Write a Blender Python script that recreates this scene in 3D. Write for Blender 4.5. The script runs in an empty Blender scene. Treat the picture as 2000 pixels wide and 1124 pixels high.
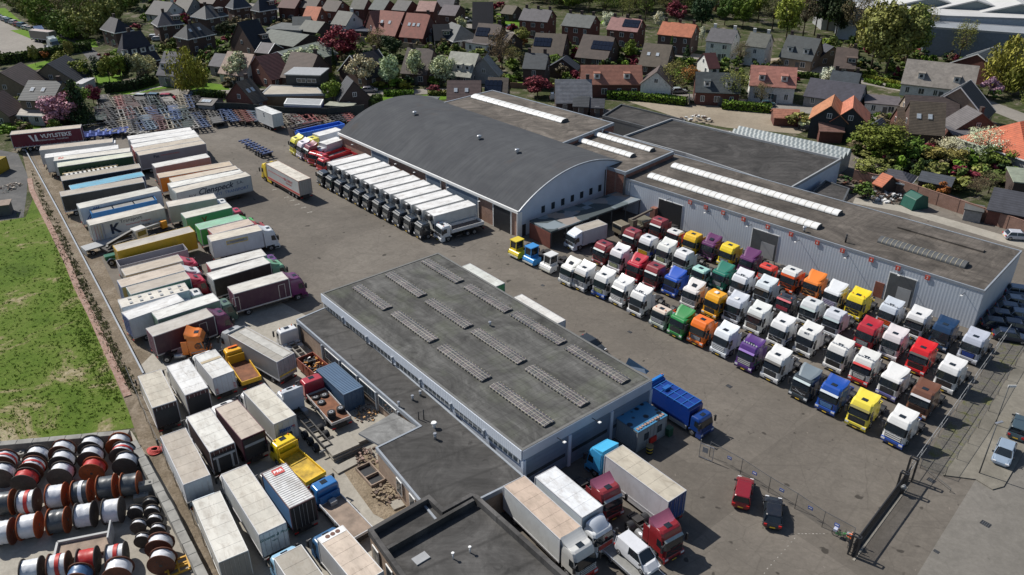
import bpy,bmesh,math,random
from mathutils import Vector,Matrix
import numpy as np
R=math.radians
rnd=random.Random(7)
# ------------------------------------------------------------------ camera
CAM_H,FOCAL,PITCH=58.31,1591.4,R(28.876)
sc=bpy.context.scene
cd=bpy.data.cameras.new('drone_camera')
cam=bpy.data.objects.new('drone_camera',cd)
sc.collection.objects.link(cam)
cam.location=(0,0,CAM_H)
cam.rotation_euler=(R(90)-PITCH,0,0)
cd.sensor_width=36
cd.lens=FOCAL/2000*36
cd.clip_start,cd.clip_end=0.5,3000
sc.camera=cam
# ------------------------------------------------------------------ sky and sun
SUN_AZ,SUN_EL=147.0,45.0
w=bpy.data.worlds.new('World')
sc.world=w
w.use_nodes=True
nt=w.node_tree
bg=nt.nodes['Background']
sky=nt.nodes.new('ShaderNodeTexSky')
sky.sky_type='NISHITA'
sky.sun_disc=False
sky.sun_elevation=R(SUN_EL)
sky.sun_rotation=R(90-SUN_AZ)
nt.links.new(sky.outputs[0],bg.inputs[0])
bg.inputs[1].default_value=0.066
sd=bpy.data.lights.new('sun','SUN')
sun=bpy.data.objects.new('sun',sd)
sc.collection.objects.link(sun)
sd.energy=4.1
sd.angle=R(0.53)
sd.color=(1,0.955,0.88)
dv=Vector((math.cos(R(SUN_AZ))*math.cos(R(SUN_EL)),math.sin(R(SUN_AZ))*math.cos(R(SUN_EL)),math.sin(R(SUN_EL))))
sun.rotation_euler=dv.to_track_quat('Z','Y').to_euler()
sun.location=(0,0,120)
sc.view_settings.view_transform='Standard'
sc.view_settings.look='None'
sc.view_settings.exposure=0.4
sc.view_settings.gamma=1
sc.cycles.max_bounces=5
sc.cycles.diffuse_bounces=3
sc.cycles.glossy_bounces=2
sc.cycles.transparent_max_bounces=4
# ------------------------------------------------------------------ surveying: photo point -> place on a level plane
def G(px,py,z=0.0):
 x=(px-1000)/FOCAL
 y=-(py-562)/FOCAL
 cp,sp=math.cos(PITCH),math.sin(PITCH)
 d=(x,cp+y*sp,-sp+y*cp)
 t=(z-CAM_H)/d[2]
 return Vector((d[0]*t,d[1]*t,z))
def GP(pts,z=0.0):
 return[G(a,b,z)for a,b in pts]
def ang(a,b):
 return math.atan2(b[1]-a[1],b[0]-a[0])
# ------------------------------------------------------------------ objects
COL=sc.collection
_labels={}
def tag(o,label,cat,group=None,kind=None):
 o['label']=label
 if cat:o['category']=cat
 if group:o['group']=group
 if kind:o['kind']=kind
 if kind is None:
  if label in _labels:print('DUPLABEL',label)
  if not 4<=len(label.split())<=16:print('LABELLEN',len(label.split()),label)
  _labels[label]=1
 return o
def empty(name,loc,rz,label,cat,group=None):
 o=bpy.data.objects.new(name,None)
 o.empty_display_size=.3
 COL.objects.link(o)
 o.location=loc
 o.rotation_euler=(0,0,rz)
 return tag(o,label,cat,group)
def put(name,mesh,parent=None,loc=(0,0,0),rz=0.0,color=None,rot=None,scale=None):
 o=bpy.data.objects.new(name,mesh)
 COL.objects.link(o)
 if parent:o.parent=parent
 o.location=loc
 o.rotation_euler=rot if rot else(0,0,rz)
 if scale:o.scale=scale
 if color:o.color=(*color,1)
 return o
def structure(name,mesh,color=None,kind='structure',label=None):
 o=put(name,mesh,color=color)
 o['kind']=kind
 if label:o['label']=label
 return o
class MB:
 """collects simple solids and turns them into one mesh"""
 def __init__(s):
  s.v,s.f,s.m,s.s=[],[],[],[]
 def add(s,vs,fs,mi=0,sm=False):
  n=len(s.v)
  s.v+=[tuple(v)for v in vs]
  for f in fs:
   s.f.append([i+n for i in f]);s.m.append(mi);s.s.append(sm)
  return s
 def bx(s,x0,x1,y0,y1,z0,z1,mi=0):
  v=[(x,y,z)for z in(z0,z1)for y in(y0,y1)for x in(x0,x1)]
  return s.add(v,[(0,2,3,1),(4,5,7,6),(0,1,5,4),(2,6,7,3),(0,4,6,2),(1,3,7,5)],mi)
 def obx(s,c,L,W,z0,z1,a=0.0,mi=0):
  ca,sa=math.cos(a),math.sin(a)
  v=[]
  for z in(z0,z1):
   for y in(-W/2,W/2):
    for x in(-L/2,L/2):
     v.append((c[0]+x*ca-y*sa,c[1]+x*sa+y*ca,z))
  return s.add(v,[(0,2,3,1),(4,5,7,6),(0,1,5,4),(2,6,7,3),(0,4,6,2),(1,3,7,5)],mi)
 def bar(s,a,b,w,h=None,mi=0):
  a,b=Vector(a),Vector(b)
  h=h or w
  d=(b-a).normalized()
  u=d.cross(Vector((0,0,1)))
  u=Vector((1,0,0))if u.length<1e-3 else u.normalized()
  t=u.cross(d).normalized()
  v=[]
  for p in(a,b):
   for i,j in((-1,-1),(1,-1),(1,1),(-1,1)):
    v.append(p+u*i*w/2+t*j*h/2)
  return s.add(v,[(0,1,2,3),(7,6,5,4),(0,4,5,1),(1,5,6,2),(2,6,7,3),(3,7,4,0)],mi)
 def cyl(s,a,b,r0,r1=None,n=12,mi=0,sm=True,caps=True):
  a,b=Vector(a),Vector(b)
  r1=r0 if r1 is None else r1
  d=(b-a).normalized()
  u=d.cross(Vector((0,0,1)))
  u=Vector((1,0,0))if u.length<1e-3 else u.normalized()
  t=u.cross(d)
  v=[]
  for p,r in((a,r0),(b,r1)):
   for i in range(n):
    q=2*math.pi*i/n
    v.append(p+(u*math.cos(q)+t*math.sin(q))*r)
  s.add(v,[(i,i+n,(i+1)%n+n,(i+1)%n)for i in range(n)],mi,sm)
  if caps:
   k=len(s.v)-2*n
   for f in(list(range(k,k+n)),list(range(k+2*n-1,k+n-1,-1))):
    s.f.append(f);s.m.append(mi);s.s.append(False)
  return s
 def prof(s,pts,y0,y1,mi=0,mside=None):
  """polygon in (x,z) (counter-clockwise seen from -y) pulled along y"""
  n=len(pts)
  v=[(x,y0,z)for x,z in pts]+[(x,y1,z)for x,z in pts]
  s.add(v,[((i+1)%n,i,i+n,(i+1)%n+n)[::-1]for i in range(n)],mi)
  k=len(s.v)-2*n
  for f in(list(range(k,k+n)),list(range(k+2*n-1,k+n-1,-1))):
   s.f.append(f);s.m.append(mi if mside is None else mside);s.s.append(False)
  return s
 def poly(s,pts,z0,z1,mi=0,mtop=None):
  """flat polygon prism, pts = xy counter-clockwise"""
  n=len(pts)
  v=[(p[0],p[1],z0)for p in pts]+[(p[0],p[1],z1)for p in pts]
  s.add(v,[(i,(i+1)%n,(i+1)%n+n,i+n)for i in range(n)],mi)
  k=len(s.v)-2*n
  s.f.append(list(range(k+n-1,k-1,-1)));s.m.append(mi);s.s.append(False)
  s.f.append(list(range(k+n,k+2*n)));s.m.append(mi if mtop is None else mtop);s.s.append(False)
  return s
 def quad(s,a,b,c,d,mi=0):
  return s.add([a,b,c,d],[(0,1,2,3)],mi)
 def mesh(s,name,mats,bevel=0,seg=1,tri=False):
  me=bpy.data.meshes.new(name)
  me.from_pydata(s.v,[],s.f)
  for m in(mats if isinstance(mats,(list,tuple))else[mats]):
   me.materials.append(m)
  me.polygons.foreach_set('material_index',s.m)
  me.polygons.foreach_set('use_smooth',s.s)
  me.update()
  if bevel:
   bm=bmesh.new();bm.from_mesh(me)
   es=[e for e in bm.edges if len(e.link_faces)==2 and e.calc_face_angle(0)>R(25)]
   bmesh.ops.bevel(bm,geom=es,offset=bevel,segments=seg,affect='EDGES',profile=.6,clamp_overlap=True)
   bm.to_mesh(me);bm.free()
  return me
_mc={}
def cached(key,fn):
 if key not in _mc:_mc[key]=fn()
 return _mc[key]
# ------------------------------------------------------------------ materials
def newmat(name):
 m=bpy.data.materials.new(name)
 m.use_nodes=True
 n=m.node_tree
 return m,n,n.nodes['Principled BSDF']
def N(n,t,**k):
 x=n.nodes.new('ShaderNode'+t)
 for a,b in k.items():
  if hasattr(x,a):setattr(x,a,b)
  else:x.inputs[a.replace('_',' ')].default_value=b
 return x
def ramp(n,src,stops):
 r=n.nodes.new('ShaderNodeValToRGB')
 e=r.color_ramp.elements
 while len(e)<len(stops):e.new(.5)
 for q,(p,c)in zip(e,stops):
  q.position=p
  q.color=(*c,1)if hasattr(c,'__len__')else(c,c,c,1)
 n.links.new(src,r.inputs[0])
 return r
def mixc(n,f,a,b,mode='MIX'):
 x=n.nodes.new('ShaderNodeMix')
 x.data_type='RGBA';x.blend_type=mode
 for i,s in((0,f),(6,a),(7,b)):
  if hasattr(s,'links'):n.links.new(s,x.inputs[i])
  elif i==0:x.inputs[i].default_value=s
  else:x.inputs[i].default_value=(*s,1)if hasattr(s,'__len__')else(s,s,s,1)
 return x.outputs[2]
def coords(n,obj=True,scale=(1,1,1),rot=(0,0,0)):
 tc=n.nodes.new('ShaderNodeTexCoord')
 mp=n.nodes.new('ShaderNodeMapping')
 mp.inputs['Scale'].default_value=scale
 mp.inputs['Rotation'].default_value=rot
 n.links.new(tc.outputs['Object'],mp.inputs[0])
 return mp.outputs[0]
def noise(n,co,scale,detail=4,rough=.6,dist=0.0):
 x=n.nodes.new('ShaderNodeTexNoise')
 x.inputs['Scale'].default_value=scale
 x.inputs['Detail'].default_value=detail
 x.inputs['Roughness'].default_value=rough
 x.inputs['Distortion'].default_value=dist
 n.links.new(co,x.inputs['Vector'])
 return x.outputs['Fac']
def bump(n,src,b,strength=.3,dist=.05):
 x=n.nodes.new('ShaderNodeBump')
 x.inputs['Strength'].default_value=strength
 x.inputs['Distance'].default_value=dist
 n.links.new(src,x.inputs['Height'])
 n.links.new(x.outputs[0],b.inputs['Normal'])
_mats={}
def plain(name,c,rough=.6,metal=0.0,var=.25,scale=1.5,coat=0.0,spec=.5):
 """one colour with soft uneven wear"""
 if name in _mats:return _mats[name]
 m,n,b=newmat(name)
 co=coords(n)
 f=noise(n,co,scale,5,.65)
 r=ramp(n,f,[(.25,1-var),(.75,1+var*.35)])
 n.links.new(mixc(n,1,c,r.outputs[0],'MULTIPLY'),b.inputs['Base Color'])
 b.inputs['Roughness'].default_value=rough
 b.inputs['Metallic'].default_value=metal
 b.inputs['Coat Weight'].default_value=coat
 b.inputs['Specular IOR Level'].default_value=spec
 _mats[name]=m
 return m
def objpaint(name,rough=.35,var=.15,coat=.4,metal=0.0,scale=1.2,dirt=.25,dirtc=(.16,.13,.10),stretch=(1,1,1)):
 """takes the object's own colour; grime in patches and streaks"""
 m,n,b=newmat(name)
 oi=n.nodes.new('ShaderNodeObjectInfo')
 co=coords(n,scale=stretch)
 va=n.nodes.new('ShaderNodeVectorMath');va.operation='ADD'
 vm=n.nodes.new('ShaderNodeVectorMath');vm.operation='SCALE'
 cx=n.nodes.new('ShaderNodeCombineXYZ')
 for i in range(3):n.links.new(oi.outputs['Random'],cx.inputs[i])
 n.links.new(cx.outputs[0],vm.inputs[0]);vm.inputs['Scale'].default_value=57
 n.links.new(co,va.inputs[0]);n.links.new(vm.outputs[0],va.inputs[1])
 f=noise(n,va.outputs[0],scale,5,.65)
 r=ramp(n,f,[(.3,1-var),(.7,1.0)])
 c1=mixc(n,1,oi.outputs['Color'],r.outputs[0],'MULTIPLY')
 f2=noise(n,va.outputs[0],scale*1.9,8,.75,.6)
 r2=ramp(n,f2,[(.48,0),(.78,dirt)])
 n.links.new(mixc(n,r2.outputs[0],c1,dirtc),b.inputs['Base Color'])
 b.inputs['Roughness'].default_value=rough
 b.inputs['Coat Weight'].default_value=coat
 b.inputs['Metallic'].default_value=metal
 return m
M_PAINT=objpaint('vehicle_paint',.3,.08,.5,dirt=.12)
M_BOX=objpaint('box_body_paint',.5,.14,.0,scale=.6,dirt=.3,stretch=(1,1,.5))
M_ROOFP=objpaint('weathered_box_roof',.7,.3,.0,scale=.55,dirt=.75,dirtc=(.20,.155,.115),stretch=(.55,1.3,1))
M_GLASS=plain('dark_glass',(.018,.024,.03),.06,0,.3,1,0,.8)
M_WGLASS=plain('window_glass',(.05,.065,.08),.08,0,.5,.7,0,.8)
M_RUB=plain('tyre_rubber',(.022,.022,.024),.85,0,.3,4)
M_RIM=plain('rim_metal',(.42,.43,.45),.4,.6,.4,6)
M_BLK=plain('black_plastic',(.025,.026,.03),.5,0,.3,3)
M_CHAS=plain('chassis_steel',(.045,.042,.042),.6,.2,.5,2)
M_ALU=plain('aluminium',(.55,.56,.58),.35,.7,.25,2)
M_LAMP=plain('lamp_lens',(.75,.76,.78),.12,0,.1,5,.5)
M_ORG=plain('orange_lens',(.8,.17,.03),.3,0,.1,5)
M_REDL=plain('red_lens',(.5,.02,.02),.3,0,.1,5)
M_PLATE=plain('number_plate',(.75,.5,.05),.5,0,.1,5)
M_WHITE=plain('white_paint',(.78,.78,.77),.5,0,.15,1)
M_GREY=plain('grey_paint',(.33,.34,.35),.55,0,.2,1)
M_DKG=plain('dark_grey_paint',(.09,.095,.1),.6,0,.25,1)
M_RED=plain('red_paint',(.5,.03,.02),.5,0,.2,1)
M_TXTD=plain('dark_lettering',(.02,.03,.06),.6,0,.1,1)
M_OBJ=objpaint('painted_part',.5,.12,.0,dirt=.15)
# ================================================================== GROUND
def m_asphalt(name,c0,c1,c2,crack=True,sc_=1.0):
 m,n,b=newmat(name)
 co=coords(n)
 big=ramp(n,noise(n,co,.035*sc_,6,.65,.8),[(.32,c0),(.5,c1),(.7,c2)]).outputs[0]
 fine=ramp(n,noise(n,co,2.2,8,.8),[(.3,.8),(.72,1.16)]).outputs[0]
 c=mixc(n,1,big,fine,'MULTIPLY')
 mid=ramp(n,noise(n,co,.4,7,.7,1.5),[(.42,0),(.68,.55)]).outputs[0]
 c=mixc(n,mid,c,tuple(x*.68 for x in c1))
 oil=ramp(n,noise(n,co,.9,3,.5,.3),[(.70,0),(.78,.6)]).outputs[0]
 c=mixc(n,oil,c,tuple(x*.35 for x in c1))
 if crack:
  tr=coords(n,scale=(.10,1.5,1),rot=(0,0,R(48)))
  c=mixc(n,ramp(n,noise(n,tr,.8,5,.6,.5),[(.56,0),(.72,.35)]).outputs[0],c,tuple(x*.6 for x in c1))
  c=mixc(n,ramp(n,noise(n,co,.7,2,.4,.2),[(.70,0),(.735,.8)]).outputs[0],c,tuple(x*.22 for x in c1))
  c=mixc(n,ramp(n,noise(n,coords(n,scale=(1,1,1),rot=(0,0,1)),1.7,3,.5,0),[(.70,0),(.74,.6)]).outputs[0],c,tuple(min(1,x*1.6)for x in c1))
  vp=n.nodes.new('ShaderNodeTexVoronoi');vp.distance='CHEBYCHEV';vp.inputs['Scale'].default_value=.045
  n.links.new(coords(n,rot=(0,0,R(50))),vp.inputs['Vector']);sc_c=n.nodes.new('ShaderNodeSeparateColor');n.links.new(vp.outputs['Color'],sc_c.inputs[0])
  c=mixc(n,1,c,ramp(n,sc_c.outputs[0],[(0,.86),(1,1.08)]).outputs[0],'MULTIPLY')
  for rot,scl,th in((R(-50),.118,.012),(R(40),.062,.006)):
   mp=coords(n,rot=(0,0,rot))
   wv=n.nodes.new('ShaderNodeTexWave');wv.wave_type='BANDS';wv.bands_direction='X'
   wv.inputs['Scale'].default_value=scl;wv.inputs['Distortion'].default_value=.25
   wv.inputs['Detail Scale'].default_value=.3
   n.links.new(mp,wv.inputs['Vector'])
   r=ramp(n,wv.outputs['Fac'],[(1-th,0),(1.0,.16)])
   c=mixc(n,r.outputs[0],c,tuple(x*.45 for x in c1))
  vo=n.nodes.new('ShaderNodeTexVoronoi');vo.feature='DISTANCE_TO_EDGE'
  vo.inputs['Scale'].default_value=.16
  wn=noise(n,co,.8,4);va=n.nodes.new('ShaderNodeVectorMath');va.operation='ADD'
  cx=n.nodes.new('ShaderNodeCombineXYZ');n.links.new(wn,cx.inputs[0]);n.links.new(wn,cx.inputs[1])
  n.links.new(co,va.inputs[0]);n.links.new(cx.outputs[0],va.inputs[1])
  n.links.new(va.outputs[0],vo.inputs['Vector'])
  r=ramp(n,vo.outputs['Distance'],[(0,.35),(.012,0)])
  c=mixc(n,r.outputs[0],c,tuple(x*.5 for x in c1))
 n.links.new(c,b.inputs['Base Color'])
 b.inputs['Roughness'].default_value=.9
 b.inputs['Specular IOR Level'].default_value=.25
 bump(n,noise(n,co,6,6,.8),b,.25,.03)
 return m
def m_veg(name,stops,s1=.25,s2=3.0,dist=.12):
 m,n,b=newmat(name)
 co=coords(n)
 f=noise(n,co,s1,8,.72,.7)
 c=ramp(n,f,stops).outputs[0]
 g=ramp(n,noise(n,co,s2,8,.8),[(.3,.55),(.7,1.35)]).outputs[0]
 n.links.new(mixc(n,1,c,g,'MULTIPLY'),b.inputs['Base Color'])
 b.inputs['Roughness'].default_value=.95
 b.inputs['Specular IOR Level'].default_value=.15
 bump(n,noise(n,co,s2*.7,6,.8),b,.9,dist)
 return m
M_ASPH=m_asphalt('yard_asphalt',(.112,.100,.086),(.158,.140,.120),(.205,.184,.158))
M_ROAD=m_asphalt('street_asphalt',(.20,.185,.165),(.25,.23,.205),(.29,.27,.24),False)
M_CONC=m_asphalt('slab_concrete',(.27,.25,.215),(.35,.325,.28),(.41,.385,.335),False)
M_DKASP=m_asphalt('dark_gravel',(.07,.07,.07),(.10,.10,.10),(.15,.145,.14),False,4)
M_DIRT=m_veg('dirt_strip',[(.3,(.13,.105,.075)),(.5,(.19,.155,.115)),(.62,(.25,.21,.165)),(.72,(.10,.12,.04))],.35)
M_GRAV=m_veg('mossy_gravel',[(.3,(.10,.095,.085)),(.5,(.15,.14,.125)),(.66,(.13,.135,.05)),(.8,(.2,.19,.17))],.5,5,.04)
M_FIELD=m_veg('rough_meadow',[(.30,(.05,.085,.012)),(.42,(.085,.14,.018)),(.54,(.115,.16,.03)),(.59,(.24,.21,.11)),(.65,(.36,.31,.21)),(.70,(.14,.18,.035))],.11,2.6,.15)
M_LAWN=m_veg('lawn_grass',[(.3,(.075,.15,.012)),(.7,(.13,.23,.02))],.3,3,.05)
M_GARD=m_veg('garden_earth',[(.28,(.025,.035,.012)),(.42,(.045,.06,.018)),(.52,(.07,.075,.035)),(.60,(.15,.13,.10)),(.68,(.20,.18,.15)),(.78,(.05,.075,.016))],.3,2.5,.2)
M_RUB2=m_veg('rubble',[(.3,(.22,.13,.10)),(.5,(.33,.22,.18)),(.7,(.42,.33,.28))],1.2,5,.1)
M_SAND=m_veg('sandy_ground',[(.3,(.16,.125,.085)),(.55,(.28,.225,.16)),(.75,(.36,.30,.22))],.6,4,.15)
def sheet(name,px,z,mat,kind='structure',h=0):
 mb=MB()
 p=GP(px)
 a=sum(p[i].x*p[(i+1)%len(p)].y-p[(i+1)%len(p)].x*p[i].y for i in range(len(p)))
 if a<0:p=p[::-1]
 if h:mb.poly([(q.x,q.y)for q in p],z,z+h)
 else:
  mb.v=[(q.x,q.y,z)for q in p];mb.f=[list(range(len(p)))];mb.m=[0];mb.s=[False]
 return structure(name,mb.mesh(name,mat),kind=kind)
def ribbon(name,px,width,z,mat,h=0):
 P=GP(px)
 L,Rr=[],[]
 for i,p in enumerate(P):
  d=(P[min(i+1,len(P)-1)]-P[max(i-1,0)]);d.z=0;d.normalize()
  q=Vector((-d.y,d.x,0))*width/2
  L.append(p+q);Rr.append(p-q)
 mb=MB()
 for i in range(len(P)-1):
  a,b,c,d=L[i],L[i+1],Rr[i+1],Rr[i]
  if h:
   mb.poly([(d.x,d.y),(c.x,c.y),(b.x,b.y),(a.x,a.y)],z,z+h)
  else:mb.quad(*[(q.x,q.y,z)for q in(d,c,b,a)])
 return structure(name,mb.mesh(name,mat))
mb=MB();mb.quad((-700,-60,0),(800,-60,0),(800,1400,0),(-700,1400,0))
structure('ground',mb.mesh('ground',M_GARD))
sheet('yard_asphalt',[(52,284),(150,262),(196,240),(188,200),(205,192),(330,186),(392,214),(470,216),(560,226),(700,220),(860,200),(1210,215),(1660,300),(2100,480),(2500,700),(2400,1300),(480,1300),(282,742)],.010,M_ASPH)
sheet('field',[(-400,438),(0,432),(50,425),(66,385),(92,440),(128,515),(172,612),(200,680),(250,800),(262,836),(0,868),(-400,905)],.006,M_FIELD)
sheet('ground_strip',[(44,300),(60,300),(290,745),(420,1000),(500,1300),(380,1200),(262,836),(250,800),(200,680),(172,612),(128,515),(92,440),(64,385),(50,330)],.016,M_DIRT)
sheet('worn_dirt',[(62,296),(100,296),(150,400),(205,520),(262,640),(300,700),(284,738),(200,574),(120,421)],.013,M_DIRT)
ribbon('rubble_edge',[(58,350),(62,372),(74,398),(96,440),(112,473),(131,512),(151,563),(178,616),(203,672),(228,728),(250,775)],.85,.02,M_RUB2,.12)
sheet('storage_ground',[(-300,300),(-20,290),(35,300),(55,345),(52,380),(46,425),(0,432),(-300,438)],.012,M_DKASP)
sheet('cable_yard_ground',[(-400,905),(0,868),(256,842),(330,960),(405,1130),(480,1300),(-300,1300)],.020,M_CONC)
sheet('concrete_apron',[(274,715),(330,660),(430,592),(520,575),(640,640),(806,830),(880,1010),(760,1120),(700,1300),(560,1300),(420,1010)],.018,M_CONC)
sheet('sand_pit',[(660,905),(700,870),(745,905),(800,960),(855,1000),(800,1040),(730,1005),(690,950)],.030,M_SAND)
# ---- streets
sheet('car_park_ground',[(-200,38),(0,40),(29,54),(64,73),(92,92),(134,96),(60,106),(0,113),(-200,124)],.008,M_ROAD)
ribbon('lane_by_car_park',[(88,48),(128,72),(168,96),(190,118)],4.0,.012,M_DKASP)
sheet('entry_road',[(206,191),(290,183),(340,176),(375,166),(396,164),(404,180),(392,214),(330,205),(205,205)],.014,M_ROAD)
ribbon('street_front',[(380,176),(470,178),(560,180),(640,184),(760,182),(900,176)],5.0,.010,M_ROAD)
ribbon('street_middle',[(840,40),(920,52),(1000,66),(1115,82),(1240,95),(1330,107),(1466,124),(1620,136),(1700,161),(1830,186),(1925,203),(2010,236),(2100,275)],6.5,.012,M_ROAD)
ribbon('street_lower',[(1150,183),(1240,184),(1330,188),(1480,203),(1600,218),(1700,228),(1760,235)],6.0,.010,M_ROAD)
sheet('forecourt',[(1222,197),(1345,208),(1385,198),(1410,212),(1500,222),(1620,232),(1560,262),(1420,250),(1335,234)],.016,m_asphalt('forecourt_gravel',(.24,.20,.15),(.30,.255,.195),(.35,.30,.235),False))
ribbon('street_back',[(480,8),(545,20),(600,27),(700,30),(760,24),(850,22),(900,28)],6.0,.010,M_ROAD)
ribbon('street_left',[(455,40),(520,35),(585,34)],4.0,.014,M_ROAD)
ribbon('street_right',[(1925,203),(1880,178),(1860,160)],5.0,.018,M_ROAD)
sheet('driveway',[(1460,118),(1540,112),(1640,126),(1600,146),(1560,150),(1530,135)],.020,m_asphalt('brick_drive',(.30,.25,.2),(.36,.30,.245),(.42,.36,.3),False))
sheet('parking_behind',[(1960,262),(2010,268),(2030,300),(1985,290)],.018,M_ROAD)
ribbon('garden_path',[(256,184),(300,172),(345,164)],1.2,.026,M_CONC)
sheet('drive_gravel',[(620,62),(680,62),(690,74),(632,80)],.02,M_ROAD)
for i,px in enumerate([
[(690,200),(716,191),(800,188),(880,182),(878,194),(800,200),(742,212),(700,212)],
[(212,182),(300,168),(318,160),(352,170),(300,176),(262,186)],
[(144,80),(185,76),(192,92),(165,94)],[(50,128),(104,116),(92,132),(66,138)],
[(-40,240),(78,240),(80,252),(0,264),(-40,268)],[(1766,369),(1852,384),(1846,396),(1772,382)],
[(700,168),(780,160),(800,168),(705,176)],[(985,42),(1010,38),(1030,50),(990,58)],
[(960,28),(1020,22),(1040,14),(1000,34)],[(996,160),(1040,162),(1038,168),(998,170)],
[(180,132),(236,128),(240,165),(190,168)],[(1380,122),(1420,124),(1425,132),(1390,130)],
[(400,192),(440,196),(430,203),(398,200)],[(1700,142),(1760,166),(1760,172),(1690,152)],
[(20,60),(40,58),(110,70),(160,90),(120,84),(60,76)],[(1180,38),(1210,42),(1190,52),(1170,46)],
[(330,165),(380,178),(450,176),(440,166),(380,160)],[(-60,20),(10,16),(60,58),(30,52),(0,38),(-60,36)],
[(1930,300),(2010,300),(2010,330),(1940,330)]]):
 sheet('lawn',px,.024,M_LAWN)
# ---- right-hand verge, kerb and public road
sheet('gravel_verge',[(1797,909),(1842,930),(1905,840),(1995,690),(2040,600),(1990,560),(1960,640),(1945,690)],.016,M_GRAV)
sheet('pavement',[(1842,930),(1905,938),(1938,958),(1960,952),(2012,862),(2300,500),(2060,590),(1998,690),(1905,842)],.014,m_asphalt('old_paving',(.14,.13,.105),(.20,.185,.155),(.27,.25,.21),False,3),h=.12)
sheet('road',[(1905,938),(1560,1500),(2600,1500),(2600,600),(2300,500),(2012,862),(1960,952),(1938,958)],.018,m_asphalt('public_road',(.15,.14,.125),(.18,.168,.15),(.21,.195,.175),False))
mb=MB()
for q in[(1560,1043),(1567,1043),(1574,1043),(1581,1043),(1588,1043),(1595,1043),(1602,1043),(1609,1043),(1552,1052),(1546,1059),(1539,1067),(1533,1074),(1526,1082),(1519,1089),(1512,1096),(1506,1104),(1499,1111),(1493,1120),(1486,1128)]:
 p=G(*q);mb.obx(p,.17,.085,.012,.016,0 if q[1]<1046 else R(50))
for q in[(535,371),(559,386),(570,392),(580,400),(592,406),(604,415)]:p=G(*q);mb.obx(p,.9,.2,.012,.016,R(40));mb.obx(p+Vector((.3,.15,0)),.4,.35,.017,.020,R(70))
structure('road_markings',mb.mesh('road_markings',plain('worn_marking',(.36,.34,.30),.8,0,.8,3)))
ribbon('wall_path',[(1668,392),(1760,408),(1870,440),(2010,482)],3.0,.016,M_CONC)
def drain(px,py,s=.7,a=-50,z=.012):
 p=G(px,py);m_=MB();m_.obx((0,0),s,s*.75,0,.006);
 for k in range(4):m_.obx((-s*.3+k*s*.2,0),s*.07,s*.6,.007,.011,0,1)
 return m_,p,a
for i,q in enumerate([(1424,755,.7),(1060,558,.6),(1230,649,.6),(1819,939,.8),(1829,1078,.5),(1685,1068,.5),(1768,1015,.2),(1925,1024,.9)]):
 m_,p,a=drain(*q)
 o=put('drain_cover',m_.mesh('drain_cover',[M_BLK,M_DKG]),None,(p.x,p.y,.02 if i<6 else .022),R(a))
 tag(o,['dark drain grate in the asphalt before the blue and purple tractor units','small drain grate facing the first white tractor units','small drain grate between roof edge and orange tractor unit',
'large dark manhole cover outside the sliding gate rail','black drain grate on the open road side near bottom right','square drain grate beside the gate foot and cyclist','tiny black cap in the asphalt beside the gate rail',
'long worn manhole cover in the road below the parked grey car'][i],'drain cover','drain covers')
# ================================================================== LARGE BUILDINGS
def m_bitumen(name,base,seam=1.0,rot=40.0,var=1.0,green=.0):
 m,n,b=newmat(name)
 co=coords(n)
 c=ramp(n,noise(n,co,.16,8,.75,1.2),[(.32,tuple(x*.5 for x in base)),(.5,base),(.68,tuple(x*1.7 for x in base))]).outputs[0]
 mp=coords(n,scale=(.12,1.3,1),rot=(0,0,R(-rot)))
 st=ramp(n,noise(n,mp,1.0,6,.7,.4),[(.35,.72),(.65,1.22)]).outputs[0]
 c=mixc(n,var,c,mixc(n,1,c,st,'MULTIPLY'))
 st2=ramp(n,noise(n,co,.55,4,.6,1),[(.62,0),(.72,.75)]).outputs[0]
 c=mixc(n,st2,c,tuple(x*.45 for x in base))
 if green:
  g=ramp(n,noise(n,co,.2,5,.6),[(.5,0),(.7,green)]).outputs[0]
  c=mixc(n,g,c,(.13,.15,.09))
 mp2=coords(n,rot=(0,0,R(-rot)))
 wv=n.nodes.new('ShaderNodeTexWave');wv.bands_direction='Y'
 wv.inputs['Scale'].default_value=.314/seam;wv.inputs['Distortion'].default_value=.15
 n.links.new(mp2,wv.inputs['Vector'])
 c=mixc(n,ramp(n,wv.outputs['Fac'],[(.97,0),(1,.4)]).outputs[0],c,tuple(x*.4 for x in base))
 n.links.new(c,b.inputs['Base Color'])
 b.inputs['Roughness'].default_value=.85
 b.inputs['Specular IOR Level'].default_value=.25
 bump(n,noise(n,co,3,5,.7),b,.2,.02)
 return m
def m_corr(name,c,period=.25,rot=0.0,strength=.9,axis='X',dirt=.25):
 """corrugated sheet: ribs across the given object axis"""
 m,n,b=newmat(name)
 co=coords(n,rot=(0,0,R(rot)))
 wv=n.nodes.new('ShaderNodeTexWave');wv.bands_direction=axis
 wv.inputs['Scale'].default_value=.314/period
 n.links.new(co,wv.inputs['Vector'])
 f=noise(n,coords(n,scale=(1,1,.3)),.5,7,.7,.4)
 base=mixc(n,ramp(n,f,[(.42,0),(.75,dirt)]).outputs[0],c,tuple(x*.45 for x in c))
 rb=ramp(n,wv.outputs['Fac'],[(.0,.93),(.5,1.0)]).outputs[0]
 n.links.new(mixc(n,1,base,rb,'MULTIPLY'),b.inputs['Base Color'])
 b.inputs['Roughness'].default_value=.5
 bump(n,wv.outputs['Fac'],b,strength,.06)
 return m
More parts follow.
